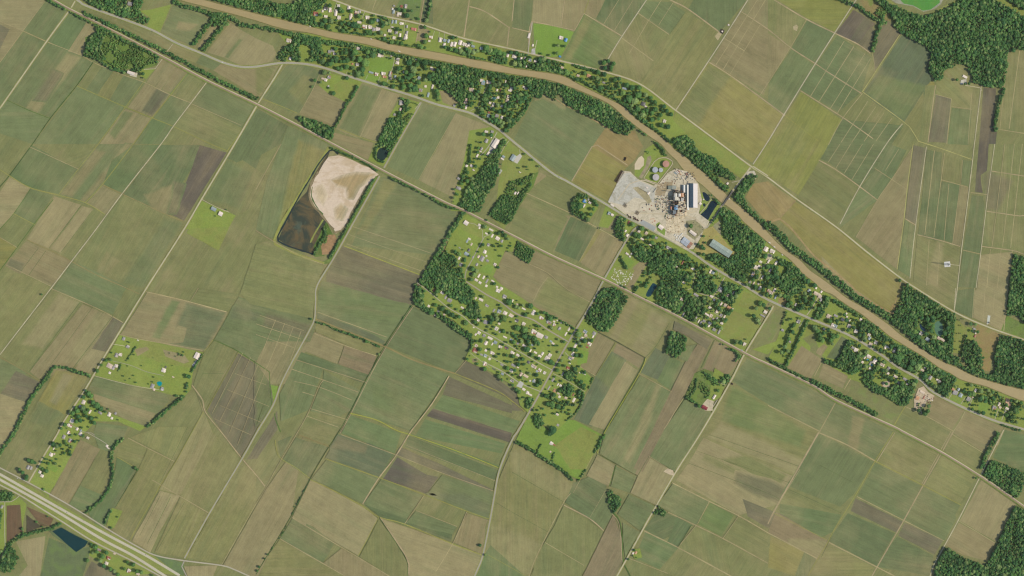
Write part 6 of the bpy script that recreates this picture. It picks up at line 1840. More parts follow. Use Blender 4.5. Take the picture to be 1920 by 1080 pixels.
WOODS = '''
3.5|the wood beside the northern highway|160,0 270,0 262,20 280,38 270,48 243,36 200,22 165,4
3.3|the dense north bank wood|385,-4 500,0 520,8 545,9 560,0 614,0 604,14 588,26 594,48 628,58 628,61 590,51 530,35 480,23 430,8
3.6|the rim of the scrub block beside the railway|185,50 200,58 188,90 200,112 185,112 170,108 157,104 163,86
3|the scrub block's south edge|185,112 212,128 235,134 268,126 275,130 240,138 218,134 190,118
3.4|the wood over the twin hedges|398,24 430,30 428,46 402,48
3.4|the wood at the bend of the bayou|545,62 600,72 604,90 596,112 582,116 586,88 572,84 562,82 560,90 565,105 560,118 545,115 525,112 520,108 530,92 548,84
3.6|the big wood between river and wooded lots|826,119 850,122 905,131 906,142 893,158 886,185 878,197 868,205 862,192 846,178 832,168 812,154
3.2|the wooded lots|905,131 960,140 1004,147 1000,166 986,164 965,154 945,148 925,143 908,141
3.2|the wood south of the river bend|1003,148 1022,150 1060,161 1110,182 1145,199 1167,219 1190,237 1185,245 1176,254 1160,250 1145,240 1122,226 1102,216 1085,208 1062,197 1056,182 1045,173 1040,187 1030,182 1018,172 1012,184 1003,180
3.2|the wooded gardens north of the river|960,98 975,102 1000,110 1040,110 1058,120 1054,138 1010,132 965,126
3.4|the north bank wood above the mill|1262,262 1285,253 1300,264 1305,280 1340,298 1362,318 1380,330 1378,338 1362,332 1345,326 1350,342 1368,352 1362,361 1340,340 1310,314 1285,292 1266,276
3.2|the north bank wood east of the mill bridge|1376,364 1395,336 1408,326 1418,331 1410,346 1394,368 1400,384 1424,408 1440,419 1440,433 1424,416 1404,398 1379,374
3.6|the great northeastern wood|1660,0 1668,8 1702,23 1730,33 1757,24 1790,8 1800,0 1865,0 1920,33 1920,92 1890,92 1884,150 1878,165 1865,165 1825,155 1815,122 1797,120 1772,130 1765,148 1752,152 1740,127 1747,100 1735,87 1715,75 1690,62 1676,50 1680,38 1665,22 1645,5 1640,0
3.4|the wood at the northeast corner|1890,0 1920,0 1920,18
3.4|the small wood on the eastern edge|1900,477 1920,482 1920,605 1908,590 1888,592 1892,540
3.4|the southeastern riverside forest|1876,627 1920,641 1920,731 1892,722 1862,704 1866,690 1864,670 1868,652
3.4|the wood beside the mown cemetery field|1812,640 1830,640 1842,670 1841,695 1820,690 1802,668 1808,650
3.5|the wood around the pond estate|1692,537 1702,530 1717,541 1745,560 1788,588 1786,600 1775,595 1750,588 1728,590 1718,600 1722,625 1730,645 1720,640 1690,616 1672,600 1675,588 1690,562
3.2|the pond estate's eastern belt|1776,600 1789,590 1786,640 1782,664 1800,672 1800,684 1770,668 1740,650 1752,645 1776,650
3.2|the narrow wood in the southeast|1860,862 1920,888 1918,908 1907,935 1842,892
3.6|the southeastern corner wood|1902,948 1920,956 1920,1080 1752,1080 1756,1046 1770,1026 1805,1045 1845,1060 1855,1050 1870,1018
3.4|the dark village wood|835,470 853,483 868,508 868,518 880,532 885,545 895,562 898,580 905,602 900,606 880,594 878,575 860,560 842,556 830,552 820,548 822,560 806,548 792,545 783,545 777,535 790,525 808,500
3.2|the western end of the wooded street|778,542 795,548 792,570 800,578 782,572 774,560
3.3|the long wood beside the lane|882,345 903,318 918,288 938,266 948,262 948,274 936,292 932,308 938,320 927,345 905,380 900,396 878,398 862,386 868,370
2.1|the young plantation east of the long wood|945,364 968,373 985,352 995,347 975,382 958,416 950,420 930,412 918,402 926,388
3.3|the wood east of the mill|1356,388 1372,397 1400,420 1427,444 1437,455 1430,464 1421,488 1405,508 1396,528 1380,523 1360,505 1340,492 1326,482 1330,478 1345,476 1365,487 1380,477 1378,462 1365,448 1355,440 1355,420 1358,412 1348,400
3.3|the riverside wood east of the mill yards|1460,484 1489,496 1506,515 1517,528 1502,546 1489,552 1480,566 1474,562 1474,547 1458,530 1458,520 1472,512 1474,500 1462,496
3.2|the wood behind the highway houses|1182,462 1205,464 1217,474 1245,476 1255,482 1270,478 1284,480 1271,492 1265,502 1282,508 1284,524 1276,540 1290,540 1284,556 1277,562 1282,574 1262,580 1230,572 1230,548 1238,536 1243,517 1228,510 1217,514 1214,490 1202,490 1190,478
3|the clump inside the southern drives|1303,524 1322,518 1330,524 1342,532 1342,545 1335,553 1312,549 1298,540
3|the wooded block over the railway|1262,570 1287,560 1310,556 1322,560 1320,585 1312,592 1296,603 1280,598 1262,588
3|the trees of the southern crossroad lots|1356,527 1388,537 1382,556 1372,570 1352,562
3.4|the square wood south of the railway|1131,541 1152,540 1177,556 1165,585 1138,622 1120,618 1116,606 1122,590 1120,568 1112,562
2.8|the thinner corner of the square wood|1112,565 1122,575 1118,600 1128,622 1105,608 1098,600
3.4|the round wood|1257,624 1270,622 1287,634 1284,655 1268,669 1247,660 1252,640
2.1|the round plantation|970,453 1002,471 992,494 965,478
3.3|the block wood south of the eastern highway|1590,638 1601,640 1598,662 1614,668 1626,658 1622,676 1616,690 1600,702 1570,688 1544,678 1544,672 1567,680 1577,660
3.3|the wood around the sand circle|1616,712 1632,682 1646,672 1646,690 1636,702 1634,716 1665,730 1690,715 1715,713 1717,726 1700,757 1690,762 1665,745 1635,733
3.3|the river bend wood east of the houses|1672,643 1705,656 1730,670 1761,690 1792,706 1792,711 1785,726 1775,744 1755,733 1763,716 1752,706 1742,700 1745,716 1730,710 1724,696 1712,700 1699,697 1677,682 1672,667 1682,660
3.3|the wood above the riverside row|1611,603 1627,600 1649,617 1674,636 1661,642 1645,636 1636,628 1624,622 1612,622
3.3|the southern riverside gardens|1670,640 1699,652 1712,662 1685,655
3.2|the south strip under the small lake|752,184 768,190 764,205 752,220 745,225
3|the wood north of the small lake|730,222 760,226 748,260 740,278 728,300 716,276 707,272
3.3|the hedge wood beside the railway|557,218 575,220 627,240 622,262 600,252 578,242
3.4|the isolated triangular wood|1138,918 1145,918 1152,928 1165,934 1160,948 1150,961 1143,950
3.4|the grove beside the southern farm road|1224,952 1232,947 1240,952 1251,962 1246,968 1232,962 1222,968
3.4|the ring of trees around the blue roof|1072,400 1070,388 1080,366 1088,362 1100,364 1116,376 1121,388 1112,380 1098,370 1086,372 1084,392 1092,400 1104,412 1102,416 1088,408
3.2|the grove at the mill corner|1160,406 1172,404 1172,425 1168,440 1176,450 1172,455 1156,442 1152,430
3.4|the wood on the highway's lower west corner|0,1034 16,1024 28,1030 36,1047 26,1065 12,1073 0,1068
3|the trees around the side road junction|0,922 16,917 28,928 22,937 4,940
3|the copse at the lower west road|0,990 6,960 0,956
3.2|the copse by the bright pasture|1002,775 1015,776 1020,792 1010,806 1003,790
2.8|the trees at the farm dump|1318,696 1330,702 1345,714 1362,703 1370,706 1360,724 1345,720 1328,710
3|the garden wood behind the gas station|1055,695 1066,692 1078,700 1074,712 1066,718 1056,708
3|the thicket among the crossroads gardens|1046,722 1064,720 1078,728 1072,742 1056,738
3.2|the old orchard by the crossroads|985,748 1000,745 1006,756 1000,768 988,764
'''
LINES = '''
7|3|the hedge north of the western railway|157,24 225,55 306,95 400,145 484,186
4|2.6|the young hedge south of the western railway|130,22 190,53
8|3|the hedge in front of the scrub block|190,54 240,78 295,104 293,118
5|2.8|the trees at the western road fork|84,-2 104,8 125,18
8|3|the riverside belt west of the bend|325,2 345,12 375,18 400,28 430,30 452,46 480,50 520,58 548,64
8|3.3|the western twin hedge|402,34 385,55 362,86
8|3.3|the eastern twin hedge|425,42 405,65 381,94
9|3|the south bank belt facing the village|560,66 600,78 650,84 700,95 735,100 775,112 820,120 850,124
5|2.6|the north bank village shore trees|590,50 630,62 660,62 700,72 720,75 745,82 780,90 800,90
5|2.8|the north bank shore trees|835,88 880,105 915,115
11|3.2|the north bank grove by the narrow lots|905,93 925,100 948,108 945,118 920,112
5|2.8|the northern shore belt|1005,128 1055,137 1095,155 1140,178 1172,196
9|3.1|the northern shore wood belt|1172,196 1195,218 1228,245 1262,270
5|2.8|the road side trees above the river|1075,122 1100,130 1120,133
13|3.2|the north bank forest belt|1440,420 1462,440 1490,468 1520,488 1550,512 1580,536 1610,560 1640,578 1668,595 1700,620 1730,648 1760,667 1790,684 1830,700 1862,710 1905,718
8|3|the dark hedge beside the river field|1001,168 982,208 966,228 950,246
6|2.8|the bank hedge at the brown field|1190,238 1212,252 1238,275 1248,292
6|2.8|the hedge rows between the lots|922,150 917,170 912,190 904,212
5|2.6|the lot hedge by the tan villa|960,158 965,180 955,195 948,210
5|2.8|the hedge of the long field|672,160 662,180 650,196 640,215 628,240
9|3.2|the dark tree row beside the square field|870,397 842,440 826,468 808,498 788,530
5|2.6|the row along the railway at the square field|732,332 760,346 805,368 830,384 867,394
4|2.6|the garden row along the railway|872,396 900,408 925,420
11|3.1|the southern belt of the wooded street|778,562 800,580 830,594 850,610 868,622 884,632
5|2.6|the hedge behind the western lots|886,634 884,650 880,660
5|2.6|the hedge behind the crossroads gardens|1024,588 1045,598 1062,608 1078,616
4|2.2|the dark garden hedge|1017,738 1035,748 1055,756 1078,760
3|1.8|the clipped hedge of the green lots|1092,745 1088,762 1075,778 1062,788
5|2.4|the hedge along the crossroads drive|1015,737 1030,745 1048,752
3|2|the hedge line of the green pasture|1112,708 1104,728
6|2.8|the southern hedge of the bright pasture|967,828 985,836 1007,851 1030,866 1050,878 1068,894 1073,900
6|2.8|the corner hedge of the bright pasture|1130,820 1122,836 1114,848
3|2|the eastern hedge of the bright pasture|1098,880 1084,902
3|1.8|the hedge stub inside the bright pasture|1014,832 1008,846
3|1.8|the second hedge stub inside the bright pasture|1040,848 1034,866
7|2.8|the western hedge of the enclosed fields|99,690 90,706 70,732 55,755 45,775 37,792 27,812 0,850
6|2.8|the hooked hedge at the west road|99,688 120,689 150,698 173,706
4|2.6|the creek trees by the white barn|381,663 370,680 360,698
5|2.8|the creek trees below the barn|352,718 350,735
6|2.8|the creek trees south of the farmsteads|328,742 345,742 330,755 312,770 295,785 275,800
6|2.8|the curved creek belt|232,822 216,835 210,855 212,880 211,897 205,915 192,934 176,952
3|2|the thin hedge of the creek|176,952 160,962
4|2.8|the hedge beside the highway lawn|210,955 202,968 197,981
6|2.7|the curved hedge south of the highway|14,1028 28,1012 50,1002 80,995 98,990 115,981
4|2.4|the hedge inside the brown plots|43,990 45,1000
7|3|the northern arm of the great wood|1577,0 1592,6 1606,10 1625,24 1645,38 1662,44
8|3|the double tree row into the ploughed land|1656,28 1650,50 1642,70 1636,97
4|2.6|the oxbow shore trees|1660,12 1680,24 1705,30 1720,36
3|2|the ditch hedge beside the dark field|1666,98 1655,115 1640,137
7|3|the tree row south of the great wood|1882,165 1874,190 1868,215 1865,246
8|3|the hedge beside the southeastern farm road|1872,810 1858,835 1848,855 1840,880
9|3|the railway wood belt|1520,712 1565,736 1600,753 1645,778
5|2.6|the railway hedge|1440,673 1467,688 1515,712
5|2.8|the long hedge between the lots|1515,600 1503,624 1488,655 1472,688
13|3.4|the broad tree row beside the long drive|1551,556 1543,575 1530,600
7|2.8|the riverside trees of the houses|1561,562 1588,578 1616,596
4|2.4|the orchard rows south of the highway|1500,595 1480,620 1476,640 1468,665
3|2|the lot hedge beside the brown strip|1474,585 1466,608
4|2.6|the mown field's eastern row|1812,628 1806,650 1804,668
5|2.6|the mown field's western row|1789,592 1786,625 1783,662
5|2.6|the river bank trees by the eastern houses|1812,718 1840,724 1868,734 1890,742 1915,758
3|2|the roadside trees at the eastern end|1815,766 1840,778 1870,792 1905,806
3|1.8|the dark hedge of the eastern garden|1900,752 1895,772 1888,790
5|2.8|the curved hedge at the railway crossing|1364,652 1380,660 1386,668 1378,680
3|2|the cemetery hedge along the railway|1140,526 1160,534 1175,540
5|2.6|the cemetery's northern trees|1164,480 1168,492 1176,504
5|2.6|the garden pond trees|1212,508 1205,520
5|2.6|the garden pond trees south|1222,520 1214,530 1205,538
5|2.4|the trees west of the garden pond|1194,538 1188,548 1200,556 1212,562
4|2.4|the railway trees at the garden pond|1185,548 1200,556 1230,572
4|2.6|the shore bushes at the mill ponds|1316,346 1328,358 1342,374 1350,384
3|2.2|the bank bushes at the mill|1236,275 1255,288 1264,300
4|2.6|the trees beside the bridge road|1354,390 1346,402 1334,418
6|2.8|the trees north of the bridge approach|1392,332 1400,326
3|1.6|the drain hedge|955,338 940,370 927,392
3|1.7|the clipped hedge by the farmsteads|255,650 238,677
3|1.6|the hedge row west of the swimming pond|227,682 222,698
4|2.2|the levee bushes of the sand pit|619,277 650,290 680,302 708,320
4|2.2|the eastern levee bushes|702,335 685,365 660,410 640,445 618,485
5|2.4|the pit island thicket|610,428 608,445 592,470 590,478
3|2|the field hedge of the long field|592,604 610,608 630,618 660,628 690,640 712,650
4|2.2|the pond margin willows|707,275 704,290 708,300 720,304
4|2.4|the poplar row behind the northern houses|808,0 808,12 803,28 800,42
5|2.6|the village roadside trees|697,28 712,30 726,36
5|2.6|the roadside thicket by the north bank village|718,32 730,38 728,48
4|2.4|the roadside bushes west of the wide field|705,158 730,165 745,172 760,176
4|2.4|the trees west of the lane|882,270 880,300 872,325 862,345
3|2.2|the garden trees of the cul de sac|884,500 892,508
5|2.6|the dividing hedge of the green lots|1083,742 1090,730 1094,742 1088,756
4|2|the scrub rows of the farm dump|1306,710 1300,735 1288,745
5|2.4|the trees on the dump's south edge|1286,745 1300,752 1310,760
2|1.4|the ditch bushes of the long main drain|772,573 757,595 735,628 722,648
2|1.4|the lower drain bushes|582,898 556,948 530,1000 505,1036
'''
def lab_name(n): return n
for i, ln in enumerate(WOODS.strip().splitlines()):
    r_, nm, pts = ln.split('|'); r_ = float(r_) * .79
    ps = fill(P(pts), r_ * 1.12, r_ * .5, r_ * 1.15, seed=i + 1)
    mass('woodland', ps, 'leaf', 'close canopy of ' + nm)
for i, ln in enumerate(LINES.strip().splitlines()):
    wd, r_, nm, pts = ln.split('|'); wd = float(wd); r_ = float(r_) * .88
    ps = line_fill(P(pts), wd, max(1.4, r_ * .95), r_ * .5, r_ * 1.0, gap=(.12 if 'drain' in nm else 0), seed=i + 300)
    mass('tree_line', ps, 'leaf', 'leafy crowns of ' + nm)
# low scrub of the clearings and young plantations
for i, (sp, r0, r1, gap, nm, pts) in enumerate((
    (2.3, .8, 1.7, -.25, 'light green scrub inside the block beside the railway', '186,60 200,58 240,78 285,104 290,118 272,124 240,132 215,126 196,112'),
    (2.6, .9, 1.9, -.1, 'young bushes on the overgrown plot by the lane', '950,344 1005,326 995,348 968,372 948,362'),
    (2.4, .8, 1.8, .0, 'bushes of the clearing under the northeastern wood', '1615,4 1650,4 1668,24 1690,36 1672,38 1650,32'),
    (3.2, .9, 1.9, .05, 'brush between the scrap heaps of the farm dump', '1304,704 1330,704 1345,722 1330,745 1300,748 1288,742'),
    (2.4, .8, 1.8, .0, 'brush on the weedy river bank at the tank farm', '1206,272 1222,272 1238,290 1226,300 1208,290'),
    (2.2, .7, 1.5, -.1, 'weeds and willow on the pit levee', '597,446 611,420 616,440 604,478 591,480'),
    (2.6, .9, 1.8, -.1, 'weedy strip south of the farm lane', '752,186 786,196 744,270 730,292 742,250'),
    (2.6, .9, 2.0, .0, 'overgrown corner of the eastern yards', '1838,732 1885,745 1910,765 1900,790 1860,760 1845,745'),
    (2.6, .9, 1.7, .05, 'brush around the gravel lot', '1712,742 1735,772 1722,780 1700,764'))):
    mass('scrub', fill(P(pts), sp, r0, r1, gap, seed=700 + i), 'light', nm)

# single trees: the listed ones first, then the yards; the largest 300 are things, the rest one mass per yard
TREES = []
def T(place, data):
    for tk in data.split():
        x, y, r = map(float, tk.split(',')); TREES.append([x, y, r * .86, place, True])
T('the open fields', '79,552,2.2 311,67,2.5 711,664,3 583,598,2.6 594,604,2 607,608,3 631,618,2.8 644,622,3 655,626,3.5 667,632,3 687,640,4 692,641,3 706,648,2.5 900,1022,3.6 910,1040,3 502,1039,2.4 497,1047,2.4 486,1062,3 483,1070,3 552,950,1.5 1829,896,2.6 1686,526,4.2 1899,95,5 254,877,4 258,880,3 221,969,2 209,989,3 83,917,3.2 169,952,4 165,1050,5 166,1016,5 172,1020,4 114,874,2 1178,1048,2.6 1189,1031,3 1134,816,3')
T('the parkland lots', '591,151,4 586,163,3 626,175,5 651,147,4.5 609,136,6 618,137,4 673,140,8 662,128,5 762,136,5 771,142,7 777,167,8 785,155,6 754,152,5 757,163,6 776,131,9 748,129,6 793,180,4 760,179,5 737,163,5 643,100,5.5 649,93,3.5 642,93,3.5 604,100,4.5 630,92,5 607,109,2.5 605,116,6 614,121,6 624,119,5 631,110,6.5 634,128,4.5 640,130,5 650,126,6.5 651,114,6.5 640,116,4 645,107,3 652,107,2 666,99,8 675,112,7 686,119,10 680,131,7 700,104,7 735,110,3 768,118,7 788,105,7 797,118,7 660,105,4 690,98,6 612,104,5 620,106,4 782,122,6 761,146,5 745,135,5 729,160,3 735,165,4 806,150,4 798,150,5 602,155,3 618,165,3 725,158,4 812,140,6')
T('the northern cul-de-sac street', '909,425,5 918,426,3 935,438,4 942,436,4 947,442,5 909,441,3 934,457,2.5 941,461,3 957,461,2.5 953,465,2 881,468,4 861,476,5 854,472,4 872,485,2.8 881,480,2.8 897,472,2.2 886,504,6 894,508,5 873,514,5 889,515,6 884,524,5 872,522,4 879,529,4 916,519,3 927,532,4 939,480,2.4 920,437,3 927,462,2.4 930,469,2 902,463,2')
T('the wooded western street', '906,556,3.5 893,569,4 817,572,5 812,580,3 808,585,6 829,579,6 840,585,6 848,590,6 875,588,5 874,605,6 886,612,6 891,604,5 920,605,5 920,594,4 916,613,3 938,618,7 929,590,5 923,598,6 945,596,7 938,601,5 932,598,6 968,575,5 955,566,8 950,572,7 963,558,8 972,577,4 985,590,5 1003,600,5 995,574,6 1008,588,4 976,610,7 984,618,8 970,615,7 993,620,7 1002,635,6 993,632,5 964,590,4 976,594,5 984,630,7 978,640,5 990,640,5 966,630,5 944,621,5 898,660,6 904,637,3 918,655,3 943,646,3 963,641,5 988,655,7 981,660,5 998,665,5 1006,660,5 1009,612,3.5 1010,615,4')
T('the crossroads village', '1032,597,6 1020,586,4 1018,612,5 1009,614,3 1022,612,6 1034,614,4 1085,627,7 1092,632,5 1083,636,4 1086,643,5 1096,639,6 1109,638,4 1074,655,5 1080,656,5 1080,666,5 1090,667,5 1032,678,6 1036,681,5 1010,672,4 1006,670,3 996,664,5 980,673,5 973,675,4 962,668,5 950,666,4 982,683,3 952,678,3 951,690,5 957,690,5 965,694,4 972,683,5 949,682,6 909,692,5 876,673,3.5 895,682,3 943,693,5 935,705,5 941,712,4 978,708,4 955,699,3 961,722,4 968,730,4 973,734,5 985,722,4 1003,716,4 1012,712,4 1007,722,5 1013,718,5 1006,703,5 993,700,4 1005,696,4 982,745,2.5 975,747,3 977,748,2 992,748,4 1045,694,5 1047,684,5 1058,696,6 1078,692,6 1053,676,4 1047,672,3 1031,659,2 1047,660,3 1030,648,2 1046,648,2 1040,648,2.5 1035,758,8 1047,762,6 1055,772,3 1018,766,3 1022,778,3 1027,757,6 1096,698,4 1086,719,4 1092,727,2.5 1096,729,2.5 900,655,5 893,668,4 886,652,6 880,660,4')
T('the bright green pasture', '1036,806,10 1031,812,6 1042,800,6 1013,836,2 1131,820,4')
T('the north bank village', '619,11,4.5 639,18,5 642,22,5 659,21,5 660,36,4.5 672,29,4 681,39,3 665,47,8 672,50,6 655,45,5 658,55,3 641,45,5 648,52,5 643,58,5 646,42,4 610,40,6 604,46,6 616,50,5 622,40,6 628,58,4 697,42,6 694,62,6 689,60,5 693,72,2.5 712,54,6 715,62,5 717,50,4 707,74,4 721,73,5 720,46,5 724,44,5 734,60,4 735,80,5 745,80,5 753,82,5 741,20,5 748,18,4 758,20,5 763,30,6 772,21,4 786,14,2 785,36,3 774,37,2 746,55,5 758,76,2 805,17,3 806,8,4 803,25,4 800,39,5 804,46,5 797,52,4 799,68,6 797,79,5 806,60,2 790,88,6 784,86,4 782,34,2 717,42,4')
T('the narrow north bank lots', '884,81,4 849,71,5 856,71,3 834,89,4 846,93,5 855,95,6 864,97,6 869,100,5 875,93,5 880,97,6 888,99,6 895,96,5 912,90,7 920,96,6 930,96,6 937,100,7 945,102,6 958,99,5 968,100,5 981,102,3 987,104,3 965,120,6 975,122,5 983,118,4 996,118,6 1012,112,6 1020,110,6 1028,115,5 1020,125,4 1036,112,5 1008,122,5 1015,101,3 1031,104,3 1046,86,4 1059,87,4 1044,100,4 1063,137,7 1096,138,5 1112,146,4 1121,136,6 1133,140,6 1106,160,4 1082,150,4 1132,118,6 1140,115,5 1146,126,5 1150,120,5 1134,128,5 1145,132,4 1126,165,6 1152,150,6 1160,148,5 1168,175,6 1180,185,8 1190,190,8 1196,178,8 1198,165,6 1185,165,7 1175,160,6 1210,178,6 1220,184,5 1228,192,5 1212,208,5 1222,212,6 1228,205,6 1238,216,5 1245,200,5 1250,208,5 1258,215,5 1240,235,6 1252,238,6 1222,225,6 1205,215,7 1195,205,7')
T('the wooded lots above the highway', '893,176,4 889,184,5 895,179,6 905,178,5 908,186,6 903,206,6 900,213,4 908,220,3 918,224,4 925,205,5 930,226,6 938,228,6 940,236,5 948,245,5 936,210,5 945,208,5 955,200,5 946,183,4 957,173,3 970,180,6 968,200,5 960,212,5 960,225,5 933,197,5 925,188,4 975,152,5 965,165,5 947,160,5 936,158,5 875,208,4 868,191,6 930,176,4 955,235,5 921,254,5 906,252,5 911,243,3 978,185,6 985,175,5')
T('the lane beside the long wood', '984,289,3 998,300,3 1010,312,3 987,313,3 990,318,2 973,315,2 912,259,3 909,268,4 902,267,2.5 896,266,2 888,304,3.5 892,312,4 889,322,3 877,324,4 868,330,4 866,345,4 861,349,3 852,355,3 858,365,3 885,335,5 876,340,5 900,298,3 908,290,3 940,308,2 981,338,3 977,345,4 974,340,3 995,346,3 964,355,3 930,309,3 938,282,2 949,273,2')
T('the corner south of the mill', '1170,408,6 1186,421,5.5 1203,428,6 1168,450,4 1180,456,3 1191,440,6 1198,443,6 1190,450,5 1224,444,5 1214,446,4 1222,455,5 1231,463,6 1236,470,5 1248,456,3.5 1265,470,5 1272,478,5 1285,480,5 1290,486,6 1297,497,6 1306,493,2.5 1280,500,4 1320,497,3 1326,500,4 1312,502,4 1337,520,4 1342,509,3 1345,518,3 1350,522,2.5 1298,514,5 1293,520,5 1292,527,4 1201,529,3 1210,536,5 1194,538,4 1290,452,2.5 1260,480,5 1215,432,3 1194,455,5 1186,462,4')
T('the grassed warehouse yard', '1319,443,3 1309,458,3.5 1315,462,5 1319,466,4 1318,477,5 1309,475,2 1338,480,6 1333,486,5 1340,487,5 1295,424,5 1322,455,3')
T('the woods south of the highway', '1339,544,5 1326,545,4 1320,565,5 1310,570,5 1300,580,5 1330,570,4 1320,580,5 1326,596,4 1322,610,5 1338,605,5 1343,610,4 1345,601,4 1351,615,5 1359,602,4 1347,578,5 1352,582,4 1365,587,6 1360,592,5 1370,582,5 1361,560,5 1366,546,5 1372,550,6 1380,540,6 1386,545,5 1307,612,3 1314,614,3 1295,570,6 1290,580,5 1284,585,5 1302,600,5 1308,590,4 1425,568,6 1431,572,5 1417,578,5 1442,578,4 1412,592,5 1420,600,6 1423,606,4 1387,642,5 1381,640,5 1377,644,3 1392,643,4 1355,646,2.5 1398,636,2')
T('the yards east of the mill woods', '1434,480,6 1441,464,5 1450,480,4 1458,483,4 1440,500,6 1448,500,6 1455,502,5 1430,503,4 1418,510,5 1411,524,5 1404,534,4 1400,533,4 1430,525,6 1438,520,6 1448,518,6 1452,515,5 1456,520,6 1447,533,4 1443,530,5 1416,538,6 1430,543,5 1436,552,5 1444,555,4 1470,555,5 1476,572,6 1482,568,5 1485,575,4 1500,566,4 1508,550,5 1508,558,6 1509,564,5 1518,552,4 1520,548,3 1520,568,5 1524,570,5 1514,527,6 1526,535,6 1535,538,4 1504,574,5 1495,580,6 1500,578,5 1543,556,6 1550,560,6')
T('the riverside row of houses', '1555,602,6 1558,606,4 1568,602,5 1580,604,7 1586,600,5 1582,590,4 1597,606,4 1605,600,3 1600,614,5 1589,619,5 1593,625,5 1576,619,3 1611,628,5 1619,634,6 1624,630,6 1625,642,5 1636,650,4 1640,648,6 1645,655,5 1650,656,5 1656,660,4 1655,645,5 1660,658,3 1670,650,5 1683,672,10 1676,678,6 1690,668,6 1704,690,7 1710,680,8 1720,688,8 1733,705,6 1724,708,6 1738,720,5 1746,720,4 1752,724,5')
T('the lots below the highway bend', '1527,614,7 1532,620,6 1537,628,6 1543,624,5 1552,618,5 1541,638,6 1536,634,5 1557,638,6 1562,632,6 1568,630,6 1558,622,3 1605,642,3 1610,648,4 1600,648,3 1622,668,6 1624,660,6 1622,687,5 1620,695,4 1616,704,3 1647,672,5 1655,678,5 1645,690,6 1660,695,5 1679,697,5 1664,706,4 1669,708,5 1661,719,4 1672,712,4 1678,714,5 1686,710,2.5 1690,718,5 1716,715,6 1712,720,5 1740,761,5 1721,769,5 1733,775,6 1738,770,5 1478,600,3 1483,598,3 1488,610,4 1485,622,5 1478,635,5 1470,650,5 1476,658,5 1464,660,5 1492,627,2 1472,668,2')
T('the eastern end of the highway', '1790,724,4 1805,734,3 1817,738,6 1823,738,6 1811,745,3 1838,733,6 1840,745,6 1836,748,5 1846,752,5 1826,745,4 1824,759,3 1801,761,3 1814,768,3 1822,767,4 1834,772,4 1842,774,5 1853,780,5 1867,787,4 1870,757,3 1885,778,5 1880,785,3 1876,791,4 1882,793,5 1902,768,5 1913,755,5 1918,762,5 1905,792,4 1918,785,3 1905,800,4 1910,806,4 1904,752,4 1869,740,3 1852,732,4 1860,735,4 1873,745,4 1863,748,4 1820,722,4 1809,716,2.5 1801,712,2 1818,755,2')
T('the pond estate', '1738,598,6 1748,600,6 1758,592,6 1740,608,5 1748,612,5 1745,620,5 1735,625,4 1750,632,5 1770,625,6 1775,615,5 1776,605,5 1768,596,5 1757,640,4 1748,640,5 1720,632,6 1715,622,6 1728,640,6 1770,645,5 1819,607,4 1828,608,4 1832,622,4 1821,620,3 1823,640,4 1793,625,1.6 1800,610,1.6 1798,600,1.6 1790,640,1.6 1802,640,1.6 1800,625,1.6 1792,655,1.6 1805,598,1.6')
T('the isolated farmyards', '269,139,4 268,146,2 1808,158,3 1793,150,4 1816,157,3.5 1804,140,3 1815,130,3 1290,748,3 1297,752,3 1310,761,4 1098,372,4 1112,392,5 1107,402,5 1087,386,8 1102,412,5 1124,428,2 425,393,1.6 404,405,1.4 1186,1042,1.6 1193,1045,1.4 1350,720,5 1346,732,4 1356,716,5')
T('the grassed farmstead block', '241,641,1.8 244,642,1.8 210,661,2 223,661,2 200,675,4 209,674,4.5 191,684,3.5 204,680,2 184,695,4.5 252,665,1.5 232,705,2 251,704,1.8 256,717,2 236,713,1.6 289,707,1.8 287,716,1.8 279,720,1.6 355,706,5 351,704,4 345,660,2 343,666,2.5 338,664,2 335,662,1.6 318,662,1.5 330,668,1.4 245,710,1.6')
T('the lower west road village', '162,732,3 167,738,6 172,742,6 158,744,5 153,742,4 176,754,5 183,760,8 190,766,6 157,765,7 161,772,6 166,768,4 140,760,4 146,770,6 138,775,5 130,778,5 134,772,4 148,780,5 152,788,5 145,790,5 163,780,4 172,784,6 178,792,5 123,796,5 116,803,3.5 127,806,4 140,806,4 198,772,3 204,767,2 222,787,1.8 150,806,5 157,817,4 95,830,4 101,832,6 108,836,5 136,838,4 132,846,4 133,852,4 83,858,2 90,861,2 80,866,3 76,875,4 81,878,4 89,882,5 63,890,4 55,862,5 61,865,6 67,867,4 38,880,4 44,885,5 52,893,5 50,898,4 59,880,3 106,818,2.5')
T('the yards below the divided highway', '172,1022,5 180,1025,6 188,1028,5 175,1036,4 183,1034,5 193,1042,6 190,1050,5 201,1035,5 214,1038,4 209,1044,3 209,1066,5 216,1070,5 222,1076,5 196,1060,5 240,1053,4 251,1058,5 262,1062,6 234,1066,4 258,1070,5 266,1072,5 69,978,3 80,987,2 90,968,2 287,1078,3')
